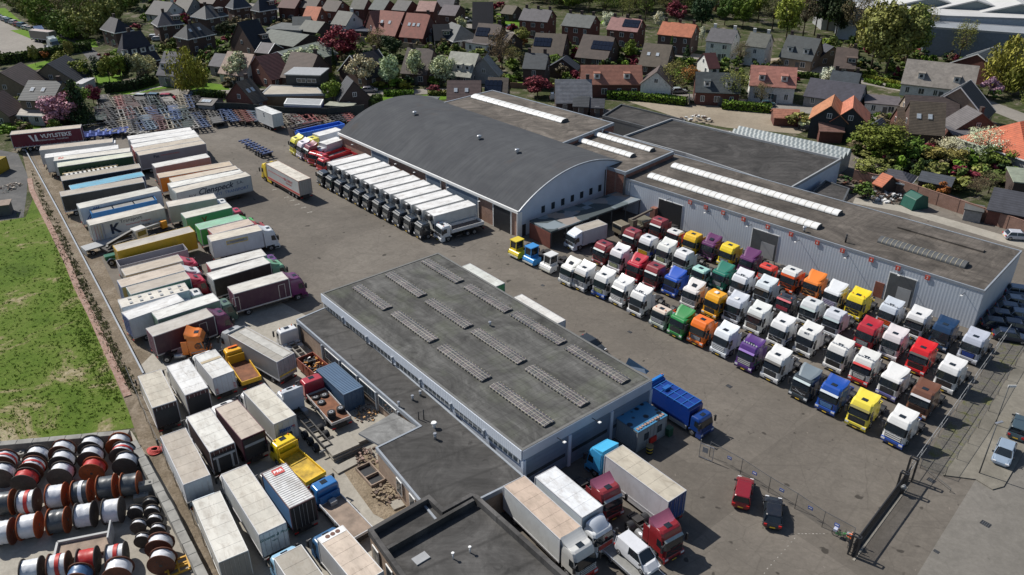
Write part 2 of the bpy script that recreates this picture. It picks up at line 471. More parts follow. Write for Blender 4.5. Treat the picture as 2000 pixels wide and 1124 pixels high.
def m_brick(name,c1,c2,mortar,scale=1.0):
 m,n,b=newmat(name)
 tc=n.nodes.new('ShaderNodeTexCoord')
 sp=n.nodes.new('ShaderNodeSeparateXYZ');n.links.new(tc.outputs['Object'],sp.inputs[0])
 ad=n.nodes.new('ShaderNodeMath');n.links.new(sp.outputs[0],ad.inputs[0]);n.links.new(sp.outputs[1],ad.inputs[1])
 cb=n.nodes.new('ShaderNodeCombineXYZ');n.links.new(ad.outputs[0],cb.inputs[0]);n.links.new(sp.outputs[2],cb.inputs[1])
 br=n.nodes.new('ShaderNodeTexBrick')
 br.inputs['Scale'].default_value=2.2*scale
 br.inputs['Color1'].default_value=(*c1,1);br.inputs['Color2'].default_value=(*c2,1);br.inputs['Mortar'].default_value=(*mortar,1)
 br.inputs['Mortar Size'].default_value=.012
 n.links.new(cb.outputs[0],br.inputs['Vector'])
 f=ramp(n,noise(n,tc.outputs['Object'],.7,6,.7),[(.3,.72),(.7,1.15)]).outputs[0]
 n.links.new(mixc(n,1,br.outputs[0],f,'MULTIPLY'),b.inputs['Base Color'])
 b.inputs['Roughness'].default_value=.9
 return m
M_BIT1=m_bitumen('workshop_bitumen',(.085,.084,.080),1.0,90,1,.3)
def m_hallroof():
 m,n,b=newmat('hall_roof_felt');co=coords(n)
 c=ramp(n,noise(n,co,.25,5,.6,.5),[(.3,(.066,.069,.076)),(.7,(.088,.092,.098))]).outputs[0]
 st=ramp(n,noise(n,coords(n,scale=(2.2,.12,.12)),1.0,4,.6),[(.3,.88),(.7,1.1)]).outputs[0]
 c=mixc(n,1,c,st,'MULTIPLY')
 c=mixc(n,ramp(n,noise(n,co,.16,4,.6,.4),[(.62,0),(.75,.4)]).outputs[0],c,(.09,.07,.06))
 n.links.new(c,b.inputs['Base Color']);b.inputs['Roughness'].default_value=.95;b.inputs['Specular IOR Level'].default_value=.1
 return m
M_BIT2=m_hallroof()
M_BIT3=m_bitumen('shed_bitumen',(.095,.083,.072),1.0,90,.8)
M_BIT6=m_bitumen('annex_bitumen',(.115,.100,.086),1.0,43,.8)
M_BIT4=m_bitumen('black_bitumen',(.05,.047,.045),1.0,43,.8)
M_BIT5=m_bitumen('office_bitumen',(.062,.060,.058),4.0,30,.7)
M_CORW=m_corr('corrugated_white_shed',(.52,.56,.62),.30,45,.15,'X',.18)
M_CORB=m_corr('corrugated_fascia',(.60,.65,.73),.32,0,.15,'X',.1)
M_PANEL=plain('painted_facade',(.50,.56,.66),.6,0,.12,.5)
M_TANB=m_brick('tan_brick',(.30,.215,.155),(.36,.265,.20),(.38,.33,.28))
M_REDB=m_brick('red_brick',(.22,.085,.06),(.28,.12,.085),(.3,.22,.18))
M_GUT=plain('gutter_grey',(.30,.33,.37),.5,.1,.2,1)
def m_skylight(name):
 m,n,b=newmat(name)
 co=coords(n)
 n.links.new(ramp(n,noise(n,co,.6,5,.6),[(.3,(.62,.62,.60)),(.7,(.80,.80,.79))]).outputs[0],b.inputs['Base Color'])
 b.inputs['Roughness'].default_value=.35
 return m
M_SKYL=m_skylight('white_skylight')
def top_poly(px,z):
 return[(q.x,q.y)for q in GP(px,z)]
def rect_from(a_px,b_px,depth_px,z):
 """rectangle on level z: edge a->b, pulled square-on to reach depth_px"""
 a,b,d=G(*a_px,z),G(*b_px,z),G(*depth_px,z)
 u=(b-a).normalized();v=Vector((-u.y,u.x,0))
 k=(d-a).dot(v)
 return a,b,b+v*k,a+v*k,u,v
def ccw(p):
 a=sum(p[i][0]*p[(i+1)%len(p)][1]-p[(i+1)%len(p)][0]*p[i][1]for i in range(len(p)))
 return p if a>0 else p[::-1]
def inset(p,d):
 c=[]
 n=len(p)
 for i in range(n):
  a,b,e=Vector(p[i-1][:2]),Vector(p[i][:2]),Vector(p[(i+1)%n][:2])
  u1,u2=(b-a).normalized(),(e-b).normalized()
  n1,n2=Vector((-u1.y,u1.x)),Vector((-u2.y,u2.x))
  k=n1+n2;k=k/max(.3,k.dot(n1))
  q=b+k*d
  c.append((q.x,q.y))
 return c
def rim_mesh(p,z0,z1,t,mats,mi=0):
 """raised edge around a flat roof"""
 p=ccw([tuple(q[:2])for q in p]);q=inset(p,t);mb=MB();n=len(p)
 for i in range(n):
  j=(i+1)%n
  mb.poly([p[i],p[j],q[j],q[i]],z0,z1)
 return mb.mesh('roof_edge',mats)
# ---------------- workshop (foreground centre)
ZW=5.4
wa,wb=G(1020,881,ZW),G(627,573,ZW)
uu=(wb-wa).normalized();vv=Vector((uu.y,-uu.x,0))
WL,WW=(wb-wa).length,19.0
def WP(s,t,z):q=wa+uu*s+vv*t;return Vector((q.x,q.y,z))
AW=math.atan2(uu.y,uu.x)
root=empty('workshop',(wa.x,wa.y,0),AW,'long low workshop in the centre with flat roof and rows of glazed rooflight strips','workshop')
mb=MB();mb.bx(.1,WL-.1,-WW+.1,-.1,0,ZW-.25)
put('wall',mb.mesh('workshop_wall',M_PANEL),root)
mb=MB();mb.bx(.35,WL-.35,-WW+.35,-.35,ZW-.35,ZW-.06)
put('roof',mb.mesh('workshop_roof',M_BIT1),root)
put('roof_edge',rim_mesh([(0,0),(WL,0),(WL,-WW),(0,-WW)],ZW-.2,ZW,.3,plain('felt_edge',(.15,.15,.145),.8)),root)
mb=MB();mb.bx(.05,WL-.05,.0,.09,ZW-1.25,ZW-.03)
put('fascia',mb.mesh('workshop_fascia',M_CORB),root)
nb=7
for k in range(nb):
 x0=WL/nb*k+.6;x1=WL/nb*(k+1)-.5
 f=MB();f.bx(x0-.08,x1+.08,-.02,.04,ZW-1.95,ZW-1.27)
 wf=put('window_band',f.mesh('window_band',M_WHITE),root)
 g=MB();nn=6;dw=(x1-x0)/nn
 for j in range(nn):g.bx(x0+j*dw+.06,x0+(j+1)*dw-.06,.04,.055,ZW-1.9,ZW-1.32)
 put('glass',g.mesh('window_band_glass',M_WGLASS),wf)
 if k:
  d=MB();d.cyl((WL/nb*k+.05,.17,3.35),(WL/nb*k+.05,.17,ZW-1.0),.11,n=8)
  d.bx(WL/nb*k-.08,WL/nb*k+.2,.1,.36,ZW-1.3,ZW-.95)
  put('downpipe',d.mesh('downpipe',M_GUT),root)
mb=MB();mb.bx(-.08,.06,-WW+.02,-.02,ZW-1.25,ZW-.05)
put('front_fascia',mb.mesh('front_fascia',plain('front_fascia_paint',(.45,.50,.58),.6,0,.15,.6)),root)
M_DOORB=plain('sectional_door_blue',(.16,.21,.28),.5,0,.2,.5)
for k in range(3):
 y1=-.35-k*(WW-.3)/3;y0=y1-(WW-.3)/3+.45
 d=MB();d.bx(-.05,.05,y0,y1,.05,ZW-1.27)
 for j in range(7):d.bx(-.07,-.05,y0,y1,.1+j*.58,.12+j*.58)
 dr=put('door',d.mesh('workshop_door',M_DOORB),root)
 g=MB();g.bx(-.075,-.06,y0+.25,y1-.25,1.55,2.0)
 put('door_glass',g.mesh('door_glass',M_WGLASS),dr)
for k in range(4):
 y=-.14-k*(WW-.3)/3
 d=MB();d.bx(-.22,.1,y-.2,y+.2,0,ZW-1.27)
 put('door_post',d.mesh('door_post',M_PANEL),root)
def wall_lamp(parent,p,out,L=1.0):
 d=MB();e=Vector(p)+Vector(out)*L
 d.bar(p,e,.06);q=e+Vector(out)*.3
 d.bar(e,q,.3,.1,1)
 put('wall_lamp',d.mesh('wall_lamp',[M_BLK,M_WHITE]),parent)
for y in(-4.6,-9.6):wall_lamp(root,(-.05,y,ZW-.7),(-1,0,.1))
def m_roofl():
 m,n,b=newmat('rooflight_wired_glass')
 co=coords(n)
 br=n.nodes.new('ShaderNodeTexBrick')
 br.inputs['Scale'].default_value=1.0;br.offset=0
 br.inputs['Brick Width'].default_value=.52;br.inputs['Row Height'].default_value=.52
 br.inputs['Color1'].default_value=(.06,.065,.075,1);br.inputs['Color2'].default_value=(.10,.085,.10,1)
 br.inputs['Mortar'].default_value=(.30,.29,.26,1);br.inputs['Mortar Size'].default_value=.025
 n.links.new(co,br.inputs['Vector'])
 f=ramp(n,noise(n,co,.5,5,.6),[(.35,(.8,.8,.8)),(.7,(1.6,1.55,1.45))]).outputs[0]
 n.links.new(mixc(n,1,br.outputs[0],f,'MULTIPLY'),b.inputs['Base Color'])
 b.inputs['Roughness'].default_value=.3
 return m
M_ROOFL=m_roofl()
M_RLF=plain('rooflight_frame',(.27,.25,.19),.6,0,.2,2)
SK=[((697,560),(757,604)),((774,611),(845,668)),((863,677),(949,743)),((966,751),(1072,831)),
((760,535),(825,579)),((838,587),(915,640)),((928,646),(1019,709)),((1033,718),(1142,792)),
((831,509),(897,552)),((910,560),(995,608)),((1005,612),(1097,672)),((1111,678),(1222,747))]
for k,(a,b)in enumerate(SK):
 p,q=G(*a,ZW),G(*b,ZW)
 def loc(p):d=p-wa;return Vector((d.dot(uu),-d.dot(vv),0))
 lp,lq=loc(p),loc(q)
 row=k//4
 yc=-(3.45,8.0,13.2)[row]if False else(lp.y+lq.y)/2
 x0,x1=min(lp.x,lq.x),max(lp.x,lq.x)
 f=MB();f.bx(x0,x1,yc-.72,yc+.72,ZW-.06,ZW+.10)
 fr=put('rooflight',f.mesh('rooflight_kerb',M_DKG),root)
 g=MB()
 g.add([(x0,yc-.70,ZW+.12),(x1,yc-.70,ZW+.12),(x1,yc,ZW+.22),(x0,yc,ZW+.22),(x1,yc+.70,ZW+.12),(x0,yc+.70,ZW+.12)],[(0,1,2,3),(3,2,4,5)])
 put('rooflight_glass',g.mesh('rooflight_glass',M_ROOFL),fr)
 g=MB();nn=int((x1-x0)/.52)
 for j in range(nn):
  for sg in(-1,1):g.bx(x0+(j+.5)*(x1-x0)/nn-.08,x0+(j+.5)*(x1-x0)/nn+.08,yc+sg*.74-.05,yc+sg*.74+.05,ZW+.04,ZW+.16)
 for yy in(-.35,0,.35):g.bx(x0,x1,yc+yy-.02,yc+yy+.02,ZW+(.22 if yy==0 else .17),ZW+(.25 if yy==0 else .20))
 put('rooflight_bars',g.mesh('rooflight_bars',M_RLF),fr)
def vent(parent,p,h,r,cap=1.6,mat=None,n='roof_vent',loc=None):
 d=MB();d.cyl((0,0,0),(0,0,h),r,n=10);d.cyl((0,0,h),(0,0,h+r*.9),r*cap,r*cap*.8,n=10)
 return put(n,d.mesh('roof_vent',mat or M_ALU),parent,p)
def on(root_,px,py,z):
 return root_.matrix_world.inverted()@G(px,py,z)
bpy.context.view_layer.update()
vent(root,on(root,957,637,ZW-.1),.5,.14)
# ---------------- low extension along the workshop, its wider end and the canopy
ZE=3.3
ea,eb=G(578,624,ZE),G(780,799,ZE)
ext=[(578,624),(640,598),(1020,926),(1025,932),(938,975),(852,1018),(733,874),(819,832),(780,799)]
pe=[(q.x,q.y)for q in GP(ext,ZE)]
root2=empty('workshop_extension',(ea.x,ea.y,0),0,'low flat-roofed brick extension along the lower side of the workshop','extension')
def rel(pts,o):return[(x-o[0],y-o[1])for x,y in pts]
per=rel(pe,ea)
mb=MB();mb.poly(inset(ccw(per),.12),0,ZE-.5)
put('wall',mb.mesh('extension_wall',M_TANB),root2)
mb=MB();mb.poly(inset(ccw(per),.12),ZE-.3,ZE-.06)
put('roof',mb.mesh('extension_roof',M_BIT5),root2)
put('roof_edge',rim_mesh(per,ZE-.55,ZE,.22,M_GUT),root2)
def wall_windows(parent,a,b,z0,z1,n,gap=.4,off=.02,fm=None,gm=None,mull=4,name='window'):
 a,b=Vector((a[0],a[1],0)),Vector((b[0],b[1],0))
 u=(b-a).normalized();o=Vector((u.y,-u.x,0));L=(b-a).length;an=math.atan2(u.y,u.x)
 for k in range(n):
  c=a+u*L*(k+.5)/n+o*off;w_=L/n-gap
  f=MB();f.obx((0,0),w_,.1,z0,z1)
  fr=put(name,f.mesh('window_frame',fm or M_WHITE),parent,c,an)
  g=MB()
  for j in range(mull):
   g.bx(-w_/2+.07+j*(w_-.07)/mull,-w_/2+(j+1)*(w_-.07)/mull,-.065,-.052,z0+.08,z1-.08)
  put('glass',g.mesh('window_glass_panes',gm or M_WGLASS),fr)
def lerp2(a,b,t):return(a[0]+(b[0]-a[0])*t,a[1]+(b[1]-a[1])*t)
p0,p1=per[0],per[8]
wall_windows(root2,lerp2(p0,p1,.3),lerp2(p0,p1,.98),1.35,2.7,4,.5)
for t in(0.02,.28,.46,.63,.8,.99):
 c=lerp2(p0,p1,t);d=MB();d.obx((0,0),.22,.35,0,ZE-.5)
 put('pilaster',d.mesh('pilaster',M_GUT),root2,(c[0],c[1],0),math.atan2(p1[1]-p0[1],p1[0]-p0[0]))
p0,p1=per[6],per[5]
wall_windows(root2,lerp2(p0,p1,.3),lerp2(p0,p1,.95),.9,2.7,3,1.6,mull=2)
bpy.context.view_layer.update()
for q,h,r,mt in[((779,795),.6,.13,M_ALU),((806,782),.55,.14,M_ALU),((821,773),.55,.14,M_ALU),((818,820),1.0,.06,M_BLK),((828,820),1.3,.06,M_BLK),((848,836),.6,.16,M_WHITE),((850,858),.65,.16,M_ALU)]:
 vent(root2,on(root2,*q,ZE-.06),h,r,1.0 if mt is M_BLK else(2.2 if mt is M_WHITE else 1.4),mt)
cp=rel([(q.x,q.y)for q in GP([(700,846),(768,806),(822,838),(746,872)],3.0)],ea)
mb=MB();mb.poly(ccw(cp),2.75,2.98,0,1)
rc=empty('entrance_canopy',(ea.x,ea.y,0),0,'small pale flat canopy roof on thin posts beside the paving slabs','canopy')
put('roof',mb.mesh('canopy_roof',[M_GUT,m_bitumen('canopy_felt',(.20,.20,.195),3,30,.4)]),rc)
for k,q in enumerate([0,3,1]):
 c=inset(ccw(cp),.2)
 mb=MB();mb.cyl((0,0,0),(0,0,2.75),.07,n=8)
 put('post',mb.mesh('canopy_post',M_WHITE),rc,(c[k][0],c[k][1],0))
# ---------------- office block at the bottom edge, parapets
ZO=3.9
of=[(718,1034),(838,966),(866,992),(925,960),(1130,1142),(1010,1330),(900,1290)]
po=[(q.x,q.y)for q in GP(of,ZO)]
oo=po[0];por=rel(po,oo)
root3=empty('office_building',(oo[0],oo[1],0),0,'black flat-roofed building with raised parapets at the bottom edge','office')
mb=MB();mb.poly(inset(ccw(por),.1),0,ZO-.92)
put('wall',mb.mesh('office_wall',M_TANB),root3)
mb=MB();mb.poly(inset(ccw(por),.3),ZO-.9,ZO-.75)
put('roof',mb.mesh('office_roof',M_BIT5),root3)
put('parapet',rim_mesh(por,ZO-.75,ZO,.42,m_bitumen('parapet_felt',(.075,.072,.07),3,30,.4)),root3)
q1,q2=rel([(q.x,q.y)for q in GP([(756,1070),(925,975)],ZO)],oo)
mb=MB();mb.bar((*q1,ZO-.4),(*q2,ZO-.4),.35,.75)
put('inner_parapet',mb.mesh('inner_parapet',M_BIT5),root3)
wall_windows(root3,por[0],lerp2(por[0],por[6],.5),1.0,2.7,3,1.5,mull=2)
bpy.context.view_layer.update()
for q in[(885,1092),(918,1080)]:
 vent(root3,on(root3,*q,ZO-.75),.7,.07,2.4,M_WHITE)
mb=MB();mb.obx((0,0),1.4,.9,0,.12)
put('roof_hatch',mb.mesh('office_roof_hatch',M_GREY),root3,on(root3,822,1092,ZO-.75),R(40))
# ---------------- barrel-roofed hall
ZH=4.9
hb,ha=G(1013,412,ZH),G(661,258,ZH)
hu=(ha-hb).normalized();hv=Vector((hu.y,-hu.x,0))
HL,HW,HR=(ha-hb).length,29.5,4.7
AH=math.atan2(hu.y,hu.x)
rh=empty('barrel_roofed_hall',(hb.x,hb.y,0),AH,'big hall with curved dark grey barrel roof and whitish end wall','hall')
def arc(t):
 r=(HW*HW/4+HR*HR)/(2*HR);x=t*HW
 return-x,ZH-.15+math.sqrt(max(0,r*r-(x-HW/2)**2))-(r-HR)
NS=36
mb=MB()
for dz in(0,-.25):
 vv_=[]
 for i in range(NS+1):y,z=arc(i/NS);vv_+=[(-.05,y,z+dz),(HL+.05,y,z+dz)]
 mb.add(vv_,[(2*i,2*i+1,2*i+3,2*i+2)for i in range(NS)],0,True)
me=mb.mesh('hall_roof',M_BIT2)
put('roof',me,rh)
mb=MB();mb.bx(.1,HL-.1,-HW+.3,-.12,0,ZH-.35)
put('wall',mb.mesh('hall_wall',m_brick('hall_brick',(.29,.17,.125),(.36,.22,.165),(.34,.26,.22))),rh)
mb=MB();pts=[(0,-.0)]
ptsz=[(y,z-.26)for y,z in[arc(i/NS)for i in range(NS+1)]]
v=[(0,0,0)]+[(0,y,z)for y,z in ptsz]+[(0,-HW,0)]
mb.add(v,[list(range(len(v)))])
put('gable_wall',mb.mesh('hall_gable',M_PANEL),rh)
mb=MB();mb.add([(HL,y,z)for _,y,z in v],[list(range(len(v)))[::-1]]);put('gable_wall',mb.mesh('hall_back_gable',M_PANEL),rh)
mb=MB();mb.bx(-.02,HL,.0,.3,ZH-.55,ZH-.1)
put('gutter',mb.mesh('hall_gutter',M_WHITE),rh)
mb=MB()
for i in range(NS):
 (y0,z0),(y1,z1)=arc(i/NS),arc((i+1)/NS)
 mb.bar((-.02,y0,z0-.08),(-.02,y1,z1-.08),.22,.2)
put('roof_verge',mb.mesh('hall_verge',M_GUT),rh)
for x0,x1 in((2.0,6.2),(10.5,19.0),(21.0,25.0),(37.5,43.0)):
 f=MB();f.bx(x0-.25,x1+.25,-.1,.06,0,4.35);fr=put('door_frame',f.mesh('hall_door_frame',M_WHITE),rh)
 f=MB();f.bx(x0,x1,.06,.09,0,4.1);put('door',f.mesh('hall_door',M_DOORB if x0>5 else M_BLK),fr)
for k in range(8):
 y=-5.6-k*2.35;f=MB();f.bx(-.07,.0,y-.38,y+.38,2.95,4.15)
 fr=put('window',f.mesh('hall_window',M_BLK),rh)
 g=MB()
 for j in range(2):
  for i in range(3):g.bx(-.09,-.075,y-.33+j*.36,y-.03+j*.36,3.0+i*.38,3.33+i*.38)
 put('glass',g.mesh('hall_window_glass',M_WGLASS),fr)
for x in(8.5,17,27,33,48):wall_lamp(rh,(x,.1,ZH-.8),(0,1,.15),1.1)
bpy.context.view_layer.update()
for i,(px,py)in enumerate([(810,225),(936,272),(1010,299)]):
 for z in np.arange(11.5,4.9,-.05):
  p=on(rh,px,py,z);t=-p.y/HW
  if 0<t<1 and arc(t)[1]>=p.z-.02:break
 d=MB();d.cyl((0,0,-.1),(0,0,.45),.28,n=10);d.cyl((0,0,.45),(0,0,.75),.5,.35,n=10)
 for q in range(4):d.bar((0,0,.5),(.6*math.cos(q*1.57),.6*math.sin(q*1.57),.55),.12)
 put('roof_fan',d.mesh('roof_fan',M_ALU),rh,(p.x,p.y,p.z))
mb=MB();mb.bx(-.1,.05,-.7,.4,0,ZH-.4);put('corner_pier',mb.mesh('corner_pier',M_WHITE),rh)
mb=MB();mb.bx(-.06,.0,-1.6,-.8,0,2.1);put('side_door',mb.mesh('hall_side_door',M_BLK),rh)
# ---------------- shed canopy (lean-to) in front of the hall's end wall
a,b,c,d,_,_=rect_from((1033,432),(1243,372),(1075,452),3.3)
zc=3.1
cpx=GP([(1034,431),(1212,372),(1253,389),(1076,453)],zc)
rcn=empty('lean_to_shed',(cpx[0].x,cpx[0].y,0),0,'patched dark lean-to roof against the shaded end wall of the hall','shed')
cr=rel([(q.x,q.y)for q in cpx],cpx[0])
mb=MB();mb.poly(ccw(cr),zc-.25,zc)
m_,n_,b_=newmat('patched_felt')
co_=coords(n_,rot=(0,0,R(-42)))
vo=n_.nodes.new('ShaderNodeTexVoronoi');vo.distance='CHEBYCHEV';vo.inputs['Scale'].default_value=.4
n_.links.new(co_,vo.inputs['Vector'])
sp_=n_.nodes.new('ShaderNodeSeparateColor');n_.links.new(vo.outputs['Color'],sp_.inputs[0])
n_.links.new(ramp(n_,sp_.outputs[0],[(.3,(.05,.065,.07)),(.5,(.11,.14,.15)),(.75,(.20,.24,.27)),(.95,(.28,.22,.18))]).outputs[0],b_.inputs['Base Color'])
b_.inputs['Roughness'].default_value=.8
put('roof',mb.mesh('lean_to_roof',m_),rcn)
mb=MB()
for k in range(7):
 t=k/6;q=lerp2(cr[3],cr[2],t);q=(q[0]*.985,q[1]*.985);mb.bx(q[0]-.1,q[0]+.1,q[1]-.1,q[1]+.1,0,zc-.25)
put('posts_front',mb.mesh('lean_to_posts',M_DKG),rcn)if False else None
for k in range(7):
 q=lerp2(inset(ccw(cr),.2)[3 if ccw(cr)==cr else 0],inset(ccw(cr),.2)[2 if ccw(cr)==cr else 1],k/6)
 f=MB();f.bx(-.09,.09,-.09,.09,0,zc-.25);put('post',f.mesh('lean_to_post',M_DKG),rcn,(q[0],q[1],0))
mb=MB();mb.bar((*lerp2(cr[0],cr[3],.02),1.4),(*lerp2(cr[0],cr[3],.98),1.4),.1,2.7)
put('side_wall',mb.mesh('lean_to_side',plain('rust_red_boards',(.16,.05,.035),.8,0,.4,1)),rcn)
# ---------------- long white corrugated shed
ZS=6.0
sa,sb=G(1213,346,ZS),G(1923,569,ZS)
su=(sb-sa).normalized();sv=Vector((-su.y,su.x,0))
SL=(sb-sa).length;SW=(G(1480,347,ZS)-sa).dot(sv)
AS=math.atan2(su.y,su.x)
print('shed',SL,SW,'workshop',WL,'hall',HL)
rs=empty('corrugated_shed',(sa.x,sa.y,0),AS,'very long shed clad in white corrugated sheet with numbered bays','shed')
mb=MB();mb.bx(0,SL,0,SW,0,ZS-.2)
put('wall',mb.mesh('shed_wall',M_CORW),rs)
mb=MB();mb.bx(.0,SL-.0,.1,SW,ZS-.2,ZS)
put('roof',mb.mesh('shed_roof',M_BIT3),rs)
put('roof_edge',rim_mesh([(-.05,-.06),(SL+.06,-.06),(SL+.06,SW),(-.05,SW)],ZS-.3,ZS+.08,.2,M_GUT),rs)
bpy.context.view_layer.update()
def sx(px,py,z):return on(rs,px,py,z)
for k,(a,b,h)in enumerate([((1284,390),(1327,406),4.3),((1465,450),(1515,466),4.4),((1733,538),(1784,555),4.4)]):
 x0=sx(*a,h).x;x1=sx(*b,h).x
 f=MB();f.bx(x0-.12,x1+.12,-.06,-.0,0,h+.12);fr=put('door_frame',f.mesh('shed_door_frame',M_WHITE),rs)
 f=MB();f.bx(x0,x1,-.1,-.06,0,h)
 put('door',f.mesh('shed_door',M_BLK if k==0 else M_DKG),fr)  # first bay stands open: black leaf paints its unlit inside
 if k:f=MB();f.bx(x0+(x1-x0)*.4,x1-.3,-.13,-.1,.1,h*.62);put('door_panel',f.mesh('shed_door_panel',M_GREY),fr)
f=MB();f.bx(SL-14.2+0,SL-13.0,-.1,0,0,2.4);x0=sx(1709,561,2.4).x;f=MB();f.bx(x0-.65,x0+.65,-.1,0,0,2.4)
put('side_door',f.mesh('shed_side_door',plain('rust_red_door',(.25,.09,.06),.6,0,.3,1)),rs)
f=MB();x0=sx(1271,410,2.6).x;f.bx(x0-.6,x0+.4,-.9,0,0,2.6);put('brick_booth',f.mesh('brick_booth',M_REDB),rs)
def text_mesh(s,size,mat,depth=.01,bold=0.0,shear=0.0,space=1.0):
 cu=bpy.data.curves.new('lettering','FONT')
 cu.body=s;cu.size=size;cu.extrude=depth;cu.align_x='CENTER';cu.align_y='CENTER';cu.offset=bold;cu.shear=shear;cu.space_character=space
 o=bpy.data.objects.new('tmp',cu);COL.objects.link(o)
 dg=bpy.context.evaluated_depsgraph_get()
 me=bpy.data.meshes.new_from_object(o.evaluated_get(dg))
 bpy.data.objects.remove(o);bpy.data.curves.remove(cu)
 me.materials.clear();me.materials.append(mat)
 return me
M_SIGNR=plain('sign_red',(.55,.09,.06),.5,0,.1,1)
for num,q in zip(['11','10','9','8','7','6','5','4','3','2'],[(1352,393),(1382,403),(1417,413),(1456,426),(1503,441),(1549,455),(1599,472),(1649,487),(1705,505),(1756,522)]):
 pass
for num,q in zip(['12','11','10','9','8','7','6','5','4','3','2'],[(1352,393),(1382,403),(1417,413),(1456,426),(1503,441),(1549,455),(1599,472),(1649,487),(1705,505),(1756,522),(1814,540),(1877,561)]):
 p=sx(*q,5.45)
 f=MB();f.bx(-.33,.33,-.14,-.07,-.33,.33)
 s_=put('bay_number_sign',f.mesh('bay_sign',M_SIGNR),rs,(p.x,0,5.4))
 t=text_mesh(num,.5,M_WHITE,.005,.01)
 put('bay_number',t,s_,(0,-.15,0),rot=(R(90),0,0))
for q in[(1308,385),(1385,409),(1469,434),(1560,466),(1657,497),(1762,530),(1884,569)]:
 p=sx(*q,5.3);wall_lamp(rs,(p.x,0,4.9),(0,-1,.1),1.3)
def barrel(parent,a,b,w,h,z,mat,ribs,name,ribmat):
 """low curved rooflight from a to b (local xy)"""
 a,b=Vector((a[0],a[1],z)),Vector((b[0],b[1],z));L=(b-a).length;an=math.atan2(b.y-a.y,b.x-a.x)
 f=MB();n=10;f.bx(0,L,-w/2,w/2,-.02,.12,1)
 for i in range(n):
  t0,t1=math.pi*i/n,math.pi*(i+1)/n
  y0,z0,y1,z1=-math.cos(t0)*w/2,math.sin(t0)*h+.12,-math.cos(t1)*w/2,math.sin(t1)*h+.12
  f.add([(0,y0,z0),(L,y0,z0),(L,y1,z1),(0,y1,z1)],[(0,1,2,3)],0,True)
 for x in(0,L):
  f.add([(x,-math.cos(math.pi*i/n)*w/2,math.sin(math.pi*i/n)*h+.12)for i in range(n+1)],[list(range(n+1))],1)
 g=f;k=int(L/ribs)
 for j in range(1,k):
  x=L*j/k
  for i in range(n):
   t0,t1=math.pi*i/n,math.pi*(i+1)/n
   g.bar((x,-math.cos(t0)*w/2,math.sin(t0)*h+.13),(x,-math.cos(t1)*w/2,math.sin(t1)*h+.13),.07,.05,2)
 return put(name,f.mesh('barrel_rooflight',[mat,M_DKG,ribmat]),parent,a,an)
M_RIBW=plain('rooflight_rib_beige',(.55,.50,.42),.6,0,.2,2)
M_TANL=plain('aged_fibreglass',(.42,.38,.28),.6,0,.4,2)
for a,b,w_,mt,rb,rm in[((1268,346),(1602,445),2.0,M_SKYL,1.1,M_RIBW),((1314,326),(1642,419),2.0,M_SKYL,1.1,M_RIBW),((1718,470),(1888,521),2.0,M_DKG,.62,M_TANL)]:
 p,q=sx(*a,ZS),sx(*b,ZS);ym=(p.y+q.y)/2
 barrel(rs,(p.x,ym),(q.x,ym),w_,.55,ZS,mt,rb,'rooflight',rm)
p,q=sx(1755,444,ZS),sx(1925,489,ZS)
f=MB();f.bx(p.x,q.x,p.y-.55,p.y+.35,ZS,ZS+.25);put('roof_kerb',f.mesh('roof_kerb',M_BIT3),rs)
vent(rs,sx(1570,453,ZS),.7,.16,2.0);vent(rs,sx(1651,474,ZS),1.2,.13,1.2,M_BLK)
f=MB()
for k in range(10):f.bar((0,-.12,k*.5),(.5,-.12,k*.5),.05)
f.bar((0,-.12,0),(0,-.12,5),.06);f.bar((.5,-.12,0),(.5,-.12,5),.06)
put('ladder',f.mesh('roof_ladder',M_ALU),rs,(1.6,0,1))
# ---------------- other flat roofed blocks behind
def block(px,z,roofm,wallm,name,label,cat,edge=.12,edgem=None,h0=0,par=.25,rimw=.3):
 p=ccw([(q.x,q.y)for q in GP(px,z)]);o=p[0];pr=rel(p,o)
 r_=empty(name,(o[0],o[1],0),0,label,cat)
 m1=MB();m1.poly(inset(pr,.05),h0,z-par-.12);put('wall',m1.mesh(name+'_wall',wallm),r_)
 m1=MB();m1.poly(inset(pr,rimw*.6),z-par-.1,z-par);put('roof',m1.mesh(name+'_roof',roofm),r_)
 put('roof_edge',rim_mesh(pr,z-.55,z,rimw,edgem or M_GUT),r_)
 bpy.context.view_layer.update()
 return r_,pr
rb1,_=block([(850,204),(962,176),(1200,240),(1076,289)],8.2,M_BIT6,M_REDB,'brick_hall','tall brick hall behind the barrel roof with one long white rooflight','hall',par=.1)
p,q=on(rb1,927,190,8.1),on(rb1,1103,239,8.1);barrel(rb1,p,q,2.4,.6,8.1,M_SKYL,1.6,'rooflight',M_RIBW)
rb2,_=block([(1072,291),(1163,250),(1317,296),(1222,337)],7.2,M_BIT6,M_REDB,'brick_annex','lower brick block with two parallel white rooflights next to the corrugated shed','annex',par=.1)
for a,b in(((1101,266),(1236,307)),((1137,256),(1274,296))):
 p,q=on(rb2,*a,7.1),on(rb2,*b,7.1);barrel(rb2,p,q,1.8,.5,7.1,M_SKYL,1.3,'rooflight',M_RIBW)
vent(rb2,on(rb2,1175,259,7.1),.5,.3,1.5,M_WHITE)
for rr,a,b,z,nn in((rb1,(852,207),(1072,291),8.2,8),(rb2,(1074,293),(1221,338),7.2,4)):
 pa,pb=on(rr,*a,z),on(rr,*b,z)
 for k in range(nn+1):
  c=pa.lerp(pb,k/nn);f=MB();f.obx((0,0),.25,.3,0,z-.5);put('downpipe',f.mesh('brick_pier',M_DKG),rr,(c.x,c.y,0),AH)
